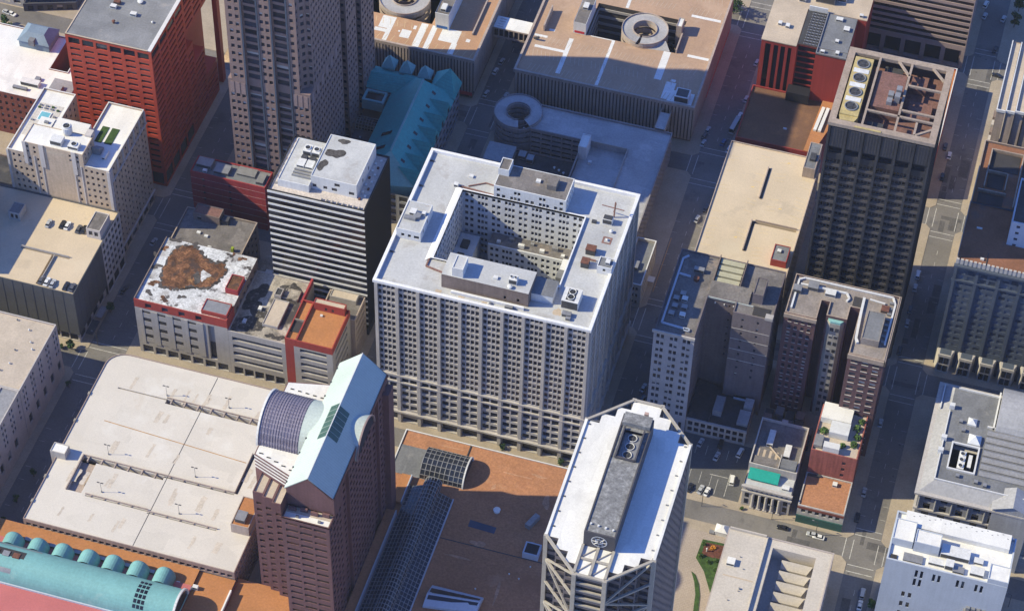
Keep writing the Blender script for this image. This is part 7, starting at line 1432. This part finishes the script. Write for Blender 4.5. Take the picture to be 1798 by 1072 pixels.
for k in range(4): T.box('roof_patch', MATS['patch_tan'], 65.2+k*2.4, 66.2+k*2.4, 13.4, 17, 14.905, 14.93)
T.windows(G3)
T = Thing('brick_building', 'red brick building with planted roof terrace and white roof hut', 'building', (94, 26, 0))
H = 24.0
body(T, rect(85.4, 103.2, 15.2, 38.4), H, MATS['brick_maroon'] if False else mat('brick_rose', (.31, .10, .085), .88, .18, .15, .12, streak=.3), MATS['roof_beige'], {0: [([(12.4, 13.8)], rows(11, 3, 3.6, 1.8, .8))], 1: [(even(23, 6, 1.4), rows(3, 6, 3.6, 1.8, .8))]}, ph=.9)
T.box('roof_hut', MATS['membrane_white'], 86, 97.6, 30, 38, H-.8, H+2.2); T.box('roof_hut', MATS['white_paint'], 90.4, 97.8, 23.6, 29.6, H-.8, H+2.4); T.box('stair_head', MATS['band_white'], 89.6, 95.8, 15.8, 18.6, H-.8, H+2.6); q = MB(); q.box(85.8, 89, 17, 22.6, H-.8, H+.9); T.part('deck', q, MATS['metal_grey'])
for x, y, r, h in ((88.4, 25.4, 1.7, 1.6), (100.4, 30, 1.6, 1.9), (101.2, 26, 1.4, 1.6), (100.6, 22, 1.5, 1.8), (96.6, 20.4, 1.2, 1.2), (101.4, 34, 1.3, 1.5)):
    q = MB()
    for k in range(120): a, e, f_ = rnd.random()*6.28, rnd.random()*1.4, rnd.uniform(.6, 1); c = Vector((x+r*f_*math.cos(a)*math.cos(e), y+r*f_*math.sin(a)*math.cos(e), H-.7+h*f_*math.sin(e)+.3)); d1 = Vector((rnd.uniform(-1, 1), rnd.uniform(-1, 1), rnd.uniform(-.6, .6))).normalized()*.32; d2 = d1.orthogonal().normalized()*.26; q.quad(c-d1-d2, c+d1-d2, c+d1+d2, c-d1+d2)
    T.part('planting', q, MATS['leaf'])
T.windows(G1)
T = Thing('low_building', 'low corner shop with flat orange roof and dark green shopfront', 'building', (94, 6, 0))
body(T, rect(85.3, 103.2, -1.4, 15.1), 10.2, mat('brick_white', (.42, .40, .39), .85, .2, .3, .15), MATS['roof_mall'], {0: [(even(17.9, 6, 1.6), [(6.2, 8.2)])]}, ph=.5); T.box('shopfront', MATS['green_front'], 85.3, 103.2, -1.9, -1.42, 0, 4.4); T.box('brick_band', MATS['brick_red'], 85.3, 103.2, -1.62, -1.42, 8.4, 9.6); unit(T, 96, 97.8, 11, 12.8, 9.7, 1.3, 'vent_white'); q = MB(); q.bar((86, 14, 10), (91, 14.4, 10), .5); T.part('duct', q, MATS['metal_dark']); T.windows(G3)
T = Thing('brick_yard', 'cluttered dark rear yard sheds behind the small classical bank', 'building', (74, 40, 0))
for k in range(14): T.box('shed', MATS['roof_black' if k % 3 else 'brick_red'], 62+rnd.uniform(0, 18), 0, 0, 0, 0, 0) if False else T.box('shed', MATS[('roof_black', 'brick_brown', 'metal_dark', 'roof_slate')[k % 4]], 63+(k % 5)*4.1, 66+(k % 5)*4.1+rnd.random(), 33+(k//5)*5.2, 36.6+(k//5)*5.2+rnd.random(), 0, 2.5+rnd.random()*3.5)
T.box('shed', MATS['white_paint'], 70.6, 73, 36, 41, 0, 6); T.box('shed', MATS['bluewhite'], 77.6, 81.6, 33.4, 35.2, 0, 3.4)

# ================================================================ TREES, PLANTING, CARS
def leafcloud(x, y, z, r, h, n, s):
    q = MB(); cl = [(rnd.uniform(-.55, .55)*r, rnd.uniform(-.55, .55)*r, rnd.uniform(.15, .85)*h, rnd.uniform(.35, .6)*r) for _ in range(9)]
    for k in range(n):
        cx_, cy_, cz_, cr = cl[k % 9]; d = Vector((rnd.gauss(0, 1), rnd.gauss(0, 1), rnd.gauss(0, 1))).normalized()*cr*rnd.uniform(.55, 1)
        c = Vector((x+cx_, y+cy_, z+cz_))+d; d1 = Vector((rnd.uniform(-1, 1), rnd.uniform(-1, 1), rnd.uniform(-1, 1))).normalized()*s; d2 = d1.orthogonal().normalized()*s*.7
        q.quad(c-d1, c-d2, c+d1, c+d2)
    return q
def tree(x, y, label, r=2.6, h=5.5, n=420, m='leaf', z=.14, group='trees and shrubs along the streets', trunk=2.2, cat='tree', name='street_tree'):
    t = Thing(name, label, cat, (x, y, z), group)
    q = MB(); q.cyl(x, y, z, z+trunk, .22, .15, 8)
    for k in range(4): a = k*1.7+x; q.bar((x, y, z+trunk*.8), (x+r*.5*math.cos(a), y+r*.5*math.sin(a), z+trunk+h*.4), .08)
    t.part('trunk', q, MATS['bark']); t.part('crown', leafcloud(x, y, z+trunk*.75, r, h, n, .42 if r > 1.5 else .26), MATS[m]); return t
def ptree(px, py, *a, **k): x, y = at(px, py, 3); return tree(x, y, *a, **k)
ptree(1288, 16, 'large dark green tree at the top edge beside the tan garage', r=5, h=8, n=900, m='leaf_dark')
ptree(1268, 2, 'dark green tree cut by the top edge, left of the larger one', r=4, h=7, n=700, m='leaf_dark')
ptree(1782, 40, 'narrow dark tree in the shaded street at the top right', r=2.4, h=7, n=500, m='leaf_dark')
ptree(1790, 12, 'rounded dark tree at the top right corner', r=3, h=6, n=500, m='leaf_dark')
ptree(14, 52, 'green tree at the left edge by the sunlit car park', r=3.2, h=5.5, n=500)
ptree(5, 68, 'brown-green tree at the left edge above the brick warehouse', r=3, h=5, n=420, m='leaf_dark')
ptree(8, 35, 'small dark tree at the top left edge near parked cars', r=2, h=4, n=300, m='leaf_dark')
ptree(28, 873, 'yellow-green young tree on the left pavement, upper of two', r=1.5, h=3, n=300)
ptree(5, 914, 'yellow-green young tree at the left edge, lower of two', r=1.6, h=3, n=300)
ptree(58, 828, 'dark little tree in the shade of the limestone wall', r=1.5, h=3, n=260, m='leaf_dark')
ptree(120, 672, 'small dark shrub-like tree beside the limestone corner', r=1.3, h=2.4, n=220, m='leaf_dark')
ptree(124, 604, 'dark green street tree in front of the dark panelled garage', r=2, h=2.6, n=320, m='leaf_dark')
ptree(106, 602, 'bright green shrub left of the street tree by the garage corner', r=1.2, h=1.4, n=220, trunk=.7)
ptree(193, 540, 'dark tree in the shaded street beside the panelled garage', r=2, h=3, n=300, m='leaf_dark')
ptree(881, 779, 'round dark shrub against the courtyard block, left of two', r=1.5, h=1.6, n=260, m='leaf_dark', trunk=.7)
ptree(985, 806, 'round dark shrub against the courtyard block, right of two', r=1.5, h=1.6, n=260, m='leaf_dark', trunk=.7)
ptree(1508, 722, 'bright green tree growing between the brick hotel and roof terrace', r=3.2, h=4.2, n=620, trunk=22, z=.14)
ptree(1303, 886, 'tiny green shrub at the corner of the classical bank', r=.8, h=1.0, n=160, trunk=.5)
ptree(1532, 1060, 'yellow-green street tree beside the blue-white building', r=1.8, h=3, n=340)
ptree(1660, 78, 'dark green tree in the shaded lot at the top right', r=2, h=4, n=300, m='leaf_dark') if False else None
# garden bed on the plaza
T = Thing('garden_bed', 'planted garden bed with lawn, red mulch and orange flowers beside the plaza', 'garden', (57, -32, .15))
bed = [at(px, py, .3) for px, py in ((1234, 946), (1222, 978), (1236, 1002), (1247, 1040), (1252, 1072), (1275, 1072), (1290, 958))]
q = MB(); q.prism(bed, .15, .45); T.part('lawn', q, MATS['grass'])
q = MB(); q.prism([at(px, py, .5) for px, py in ((1238, 951), (1232, 972), (1262, 982), (1280, 960))], .45, .6); T.part('mulch', q, MATS['mulch'])
fx_, fy_ = at(1252, 962, .6); T.part('flowers', leafcloud(fx_, fy_, .5, 1.5, .9, 160, .2), MATS['flower'])
for x, y, r in [(*at(px, py, .8), r) for px, py, r in ((1230, 975, 1.3), (1236, 955, .9), (1258, 984, 1.4), (1256, 1000, 1.1), (1244, 986, 1.0))]: T.part('shrub', leafcloud(x, y, .4, r, 1.5, 200, .25), MATS['leaf'])
q = MB(); sx2, sy2 = at(1241, 966, 1); q.cyl(sx2, sy2, .5, 2.4, .25, .18, 8); q.cyl(sx2, sy2, 2.4, 2.8, .35, .1, 8); T.part('sculpture', q, MATS['vent_white'])
T = Thing('garden_bed', 'dark crescent-shaped strip of lawn curving across the patterned paving', 'garden', (52, -48, .15))
q = MB(); q.prism([at(px, py, .3) for px, py in ((1214, 1002), (1219, 1020), (1221, 1042), (1217, 1072), (1226, 1072), (1229, 1045), (1227, 1024), (1221, 1008))], .15, .4); T.part('lawn', q, MATS['grass'])
T = Thing('kiosk', 'white tented kiosk on the paved plaza beside the cream stone building', 'kiosk', (61, -13.4, .15))
x, y = at(1268, 930, 1.5); q = MB(); q.prism(rect(x-2.4, x+2.2, y-2, y+1.6), .15, 2.6, False, False); q.prism(rect(x-2.6, x+2.4, y-2.2, y+1.8), 2.6, 3.8, False, True, rect(x-.6, x+.6, y-.6, y+.6)); T.part('tent', q, MATS['membrane_white']); T.box('counter', MATS['metal_grey'], x-4.6, x-2.7, y-2.2, y-.8, .15, 1.3)

CARP = [('silver', (.42, .43, .45)), ('white', (.7, .7, .7)), ('black', (.02, .02, .024)), ('dark grey', (.09, .09, .10)), ('blue', (.04, .08, .2)), ('red', (.35, .03, .03)), ('green', (.03, .07, .05))]
CM = {}
for nm, c in CARP:
    m = bpy.data.materials.new('car_paint_'+nm.replace(' ', '_')); m.use_nodes = True; bb = m.node_tree.nodes['Principled BSDF']; bb.inputs['Base Color'].default_value = (*c, 1); bb.inputs['Roughness'].default_value = .35; bb.inputs['Coat Weight'].default_value = .5; CM[nm] = m
CG = glass('car_glass', (.012, .014, .018), (.05, .05, .06), .1, .1)
PROTO = {}
def car_parts(kind, col):
    L, W, h1, h2 = (4.6, 1.82, .92, 1.46) if kind == 'car' else ((5.0, 1.95, 1.05, 1.85) if kind == 'van' else (9.5, 2.5, 1.0, 3.2))
    hl, hw = L/2, W/2; b = MB()
    b.prism([(-hl, -hw+.15), (-hl+.2, -hw), (hl-.35, -hw), (hl, -hw+.3), (hl, hw-.3), (hl-.35, hw), (-hl+.2, hw), (-hl, hw-.15)], .28, h1*.82, True, False)
    b.prism([(-hl, -hw+.15), (-hl+.2, -hw), (hl-.35, -hw), (hl, -hw+.3), (hl, hw-.3), (hl-.35, hw), (-hl+.2, hw), (-hl, hw-.15)], h1*.82, h1, False, True, [(-hl+.1, -hw+.22), (-hl+.25, -hw+.1), (hl-.5, -hw+.12), (hl-.12, -hw+.4), (hl-.12, hw-.4), (hl-.5, hw-.12), (-hl+.25, hw-.1), (-hl+.1, hw-.22)])
    f0, f1, r0, r1 = (hl-1.25, hl-1.95, -hl+.55, -hl+1.15) if kind == 'car' else (hl-1.05, hl-1.5, -hl+.15, -hl+.4)
    if kind == 'bus': f0, f1, r0, r1 = hl-.2, hl-.5, -hl+.1, -hl+.2
    rf = MB(); rf.prism(rect(r1-.05, f1+.05, -hw+.27, hw-.27), h2-.07, h2); b.v_off = 0
    for f_ in rf.f: b.f.append(tuple(i+len(b.v) for i in f_))
    b.v += rf.v
    g = MB(); g.prism(rect(r0, f0, -hw+.12, hw-.12), h1-.01, h2-.06, False, True, rect(r1, f1, -hw+.28, hw-.28))
    wv = []
    for sx_ in (-1, 1):
        for sy_ in (-1, 1):
            w_ = MB(); cx_, cy_ = sx_*(hl-.85), sy_*(hw-.12); n = 12
            for k in range(n): a, c = 2*math.pi*k/n, 2*math.pi*(k+1)/n; w_.quad((cx_+.33*math.cos(a), cy_-.11, .33+.33*math.sin(a)), (cx_+.33*math.cos(c), cy_-.11, .33+.33*math.sin(c)), (cx_+.33*math.cos(c), cy_+.11, .33+.33*math.sin(c)), (cx_+.33*math.cos(a), cy_+.11, .33+.33*math.sin(a)))
            w_.quad(*[(cx_+.33*math.cos(2*math.pi*k/n), cy_+.11, .33+.33*math.sin(2*math.pi*k/n)) for k in range(n)]); w_.quad(*[(cx_+.33*math.cos(-2*math.pi*k/n), cy_-.11, .33+.33*math.sin(-2*math.pi*k/n)) for k in range(n)]); wv.append(w_)
    hv = []
    for s in (-1, 1): h_ = MB(); h_.box(hl-.1, hl+.02, s*(hw-.5)-.2, s*(hw-.5)+.2, .55, .72, True); hv.append(h_)
    return b, g, wv, hv
def car(x, y, z, ang, col, label, kind='car', group='cars parked or driving'):
    key = (kind, col); root = bpy.data.objects.new('parked_car' if kind != 'bus' else 'city_bus', None); SC.collection.objects.link(root)
    root.location = (x, y, z); root.rotation_euler = (0, 0, RD(ang)); root['label'] = label; root['category'] = kind; root['group'] = group
    if key not in PROTO:
        b, g, wv, hv = car_parts(kind, col)
        PROTO[key] = [b.build('body', CM[col], root), g.build('window', CG, root)]+[w_.build('wheel', MATS['rubber'], root) for w_ in wv]+[h_.build('headlight', MATS['vent_white'], root) for h_ in hv]
        return
    for o in PROTO[key]: c = o.copy(); SC.collection.objects.link(c); c.parent = root
def pcar(px, py, z, ang, col, label, kind='car', **k): x, y = at(px, py, z+.7); car(x, y, z, ang, col, label, kind, **k)
d = lambda x, y: (x/3.696, 330+y/3.696); DZ = 30.0
for (x, y), a, c, l in ((d(315, 228), 90, 'silver', 'silver car parked alone at the rear of the panelled garage roof'), (d(405, 235), 90, 'black', 'black car on the panelled garage roof, left in the rear pair'), (d(438, 243), 90, 'white', 'white car beside the black one at the rear of the garage roof'), (d(510, 265), 90, 'dark grey', 'dark grey car near the stair tower on the garage roof'), (d(545, 268), 90, 'black', 'black car tight against the stair tower on the garage roof'),
    (d(268, 595), 90, 'dark grey', 'dark grey car at the garage roof front, left of three'), (d(305, 606), 90, 'white', 'white car at the garage roof front, middle of three'), (d(342, 618), 90, 'silver', 'silver car at the garage roof front, right of three'), (d(428, 634), 90, 'black', 'black car at the roof front corner, left of a dark pair'), (d(470, 644), 90, 'dark grey', 'dark grey car at the garage roof front corner, outermost')): pcar(x, y, DZ, a, c, l)
Yc = lambda x, y: (1120+x/4.123, 640+y/4.123)
for (x, y), a, c, l, k in ((Yc(455, 560), 80, 'silver', 'silver car in the shaded rear row of the parking lot', 'car'), (Yc(572, 660), 80, 'silver', 'silver car in the shaded middle of the parking lot', 'car'), (Yc(740, 635), 80, 'white', 'long white van in the shade at the parking lot right side', 'van'), (Yc(600, 570), 90, 'black', 'black car in the shaded rear row of the parking lot', 'car'), (Yc(375, 885), 80, 'black', 'black car in the sunlit front row, leftmost', 'car'), (Yc(455, 900), 80, 'silver', 'silver car in the sunlit front row of the parking lot', 'car'), (Yc(500, 915), 80, 'white', 'white car in the sunlit front row, right of the silver one', 'car'), (Yc(682, 835), 95, 'white', 'white pickup alone in the sunlit aisle of the parking lot', 'van')): pcar(x, y, .15, a, c, l, k)
Xc = lambda x, y: (1200+x/4.994, 860+y/4.994)
for (x, y), a, c, l, k in ((Xc(870, 325), 180, 'black', 'black car at the kerb below the classical bank', 'car'), (Xc(1130, 385), 180, 'silver', 'silver car at the kerb below the green shopfront', 'car'), (Xc(1185, 408), 180, 'white', 'small white car close behind the silver one at the kerb', 'car'), (Xc(1570, 905), 90, 'silver', 'silver van in the shaded street bottom right', 'van'), (Xc(1548, 1005), 90, 'white', 'white car behind the van in the shaded street bottom right', 'car'), (Xc(1585, 15), 90, 'silver', 'silver car driving the shaded street beside the orange-roofed shop', 'car'), (Xc(1525, 235), 90, 'black', 'black car in the shade near the sunlit crossing', 'car')): pcar(x, y, 0, a, c, l, k)
for px, py, a, c, l, k in ((1612, 482, 90, 'white', 'white van in the shaded street right of the black tower', 'van'), (1607, 505, 90, 'silver', 'silver car behind the white van right of the black tower', 'car'), (1598, 543, 90, 'dark grey', 'dark grey car in the shaded street by the brick hotel', 'car'), (1593, 567, 90, 'silver', 'silver car below the grey one by the brick hotel', 'car'), (1580, 615, 90, 'black', 'black car in the deep shade near the hotel corner', 'car'), (1667, 273, 90, 'white', 'white car in the street beside the red podium', 'car'), (1655, 310, 90, 'black', 'black car in the street beside the red podium', 'car'),
    (1660, 257, 90, 'dark grey', 'dark grey car behind the white one by the red podium', 'car'), (1546, 742, 90, 'silver', 'silver car on the shaded street beside the roof terrace', 'car'), (1280, 262, 82, 'white', 'white car leading the kerbside row beside the cream garage', 'car'), (1290, 222, 82, 'silver', 'long silver bus at the kerb near the low red annex', 'bus'), (1299, 203, 82, 'white', 'white car at the kerb behind the bus', 'car'), (1310, 174, 82, 'silver', 'silver car near the foot of the deep red tower', 'car'), (1329, 110, 82, 'silver', 'silver car by the deep red tower street corner', 'car'), (1243, 228, 82, 'silver', 'silver car at the left kerb below the tan garage, farthest', 'car'), (1237, 238, 82, 'dark grey', 'dark grey car at the left kerb below the tan garage', 'car'), (1235, 251, 82, 'silver', 'silver car at the left kerb, nearest the corner', 'car'), (1270, 250, 82, 'blue', 'blue car in the middle of the shaded street by the tan garage', 'car'), (1240, 365, 82, 'dark grey', 'dark car in the shade beside the cream garage', 'car'), (1224, 384, 82, 'silver', 'silver car in the shade beside the cream garage', 'car'),
    (870, 125, 82, 'white', 'white car in the sunlit gap street between tan garages', 'car'), (881, 108, 82, 'silver', 'silver car beyond the white one between the tan garages', 'car'), (854, 164, 82, 'silver', 'silver car in the street by the spiral drum', 'car'), (888, 168, 82, 'silver', 'silver car partly behind the spiral drum', 'car'), (905, 68, 82, 'dark grey', 'dark car in the shaded gap street under the footbridge', 'car'), (270, 424, 82, 'silver', 'silver car in the dark street right of the cream hotel', 'car'), (218, 508, 82, 'dark grey', 'dark car in the deep shade beside the cream hotel', 'car'), (472, 458, 60, 'white', 'white car in the yard behind the burnt roof garage', 'car'), (12, 21, -15, 'silver', 'silver car at the top left edge, left of a pair', 'car'), (21, 24, -15, 'white', 'white car at the top left edge, right of a pair', 'car'),
    (1530, 113, 172, 'dark grey', 'dark car in front of the open colonnade, leftmost', 'car'), (1552, 104, 172, 'black', 'black car in front of the open colonnade, middle', 'car'), (1575, 108, 172, 'white', 'white car in front of the open colonnade, right', 'car'), (1750, 132, 172, 'black', 'black car on the sunlit crossing at the right edge', 'car'), (1731, 8, 80, 'white', 'white truck in the shaded lot at the top right', 'van'), (1729, 28, 80, 'silver', 'silver car below the white truck at the top right', 'car'), (1762, 33, 80, 'silver', 'silver car near the narrow tree at the top right', 'car'), (1748, 87, 80, 'black', 'black car low in the shaded lot at the top right', 'car'), (1130, 680, 80, 'silver', 'silver car in the dark lane right of the courtyard block', 'car'), (1128, 700, 80, 'dark grey', 'dark car in the dark lane below the silver one', 'car'),
    (205, 655, 5, 'dark grey', 'dark car at the crossing by the white garage corner', 'car')): pcar(px, py, .0, a, c, l, k)
# street lamps and signals that show in the sunlit crossings
for px, py, l in ((1232, 888, 'thin street lamp on the pavement below the parking lot'), (1355, 911, 'thin street lamp on the pavement below the classical bank'), (1432, 938, 'short signal post on the corner by the green shopfront'), (172, 606, 'thin street lamp at the sunlit crossing by the panelled garage'), (1770, 1065, 'thin street lamp at the bottom right edge')):
    x, y = at(px, py, .14); L = Thing('street_lamp', l, 'street lamp', (x, y, .14), 'street lamps'); q = MB(); q.bar((x, y, .14), (x, y, 8), .1); q.bar((x, y, 7.9), (x-1.8, y+.3, 8.2), .07); L.part('pole', q, MATS['metal_dark']); q = MB(); q.box(x-2.3, x-1.5, y+.15, y+.5, 8.1, 8.3, True); L.part('lamp_head', q, MATS['metal_grey'])

# ================================================================ AIR
q = MB(); q.prism(rect(-640, 520, -600, 520), -1, 762, True)
hm = bpy.data.materials.new('haze'); hm.use_nodes = True; n_ = hm.node_tree.nodes; n_.remove(n_['Principled BSDF'])
pv = n_.new('ShaderNodeVolumePrincipled'); pv.inputs['Color'].default_value = (.80, .86, 1.0, 1); pv.inputs['Density'].default_value = .000026; pv.inputs['Anisotropy'].default_value = 0
hm.node_tree.links.new(pv.outputs[0], n_['Material Output'].inputs['Volume'])
q.build('haze', hm, kind='stuff')
SC.cycles.volume_max_steps = 64; SC.cycles.volume_bounces = 0
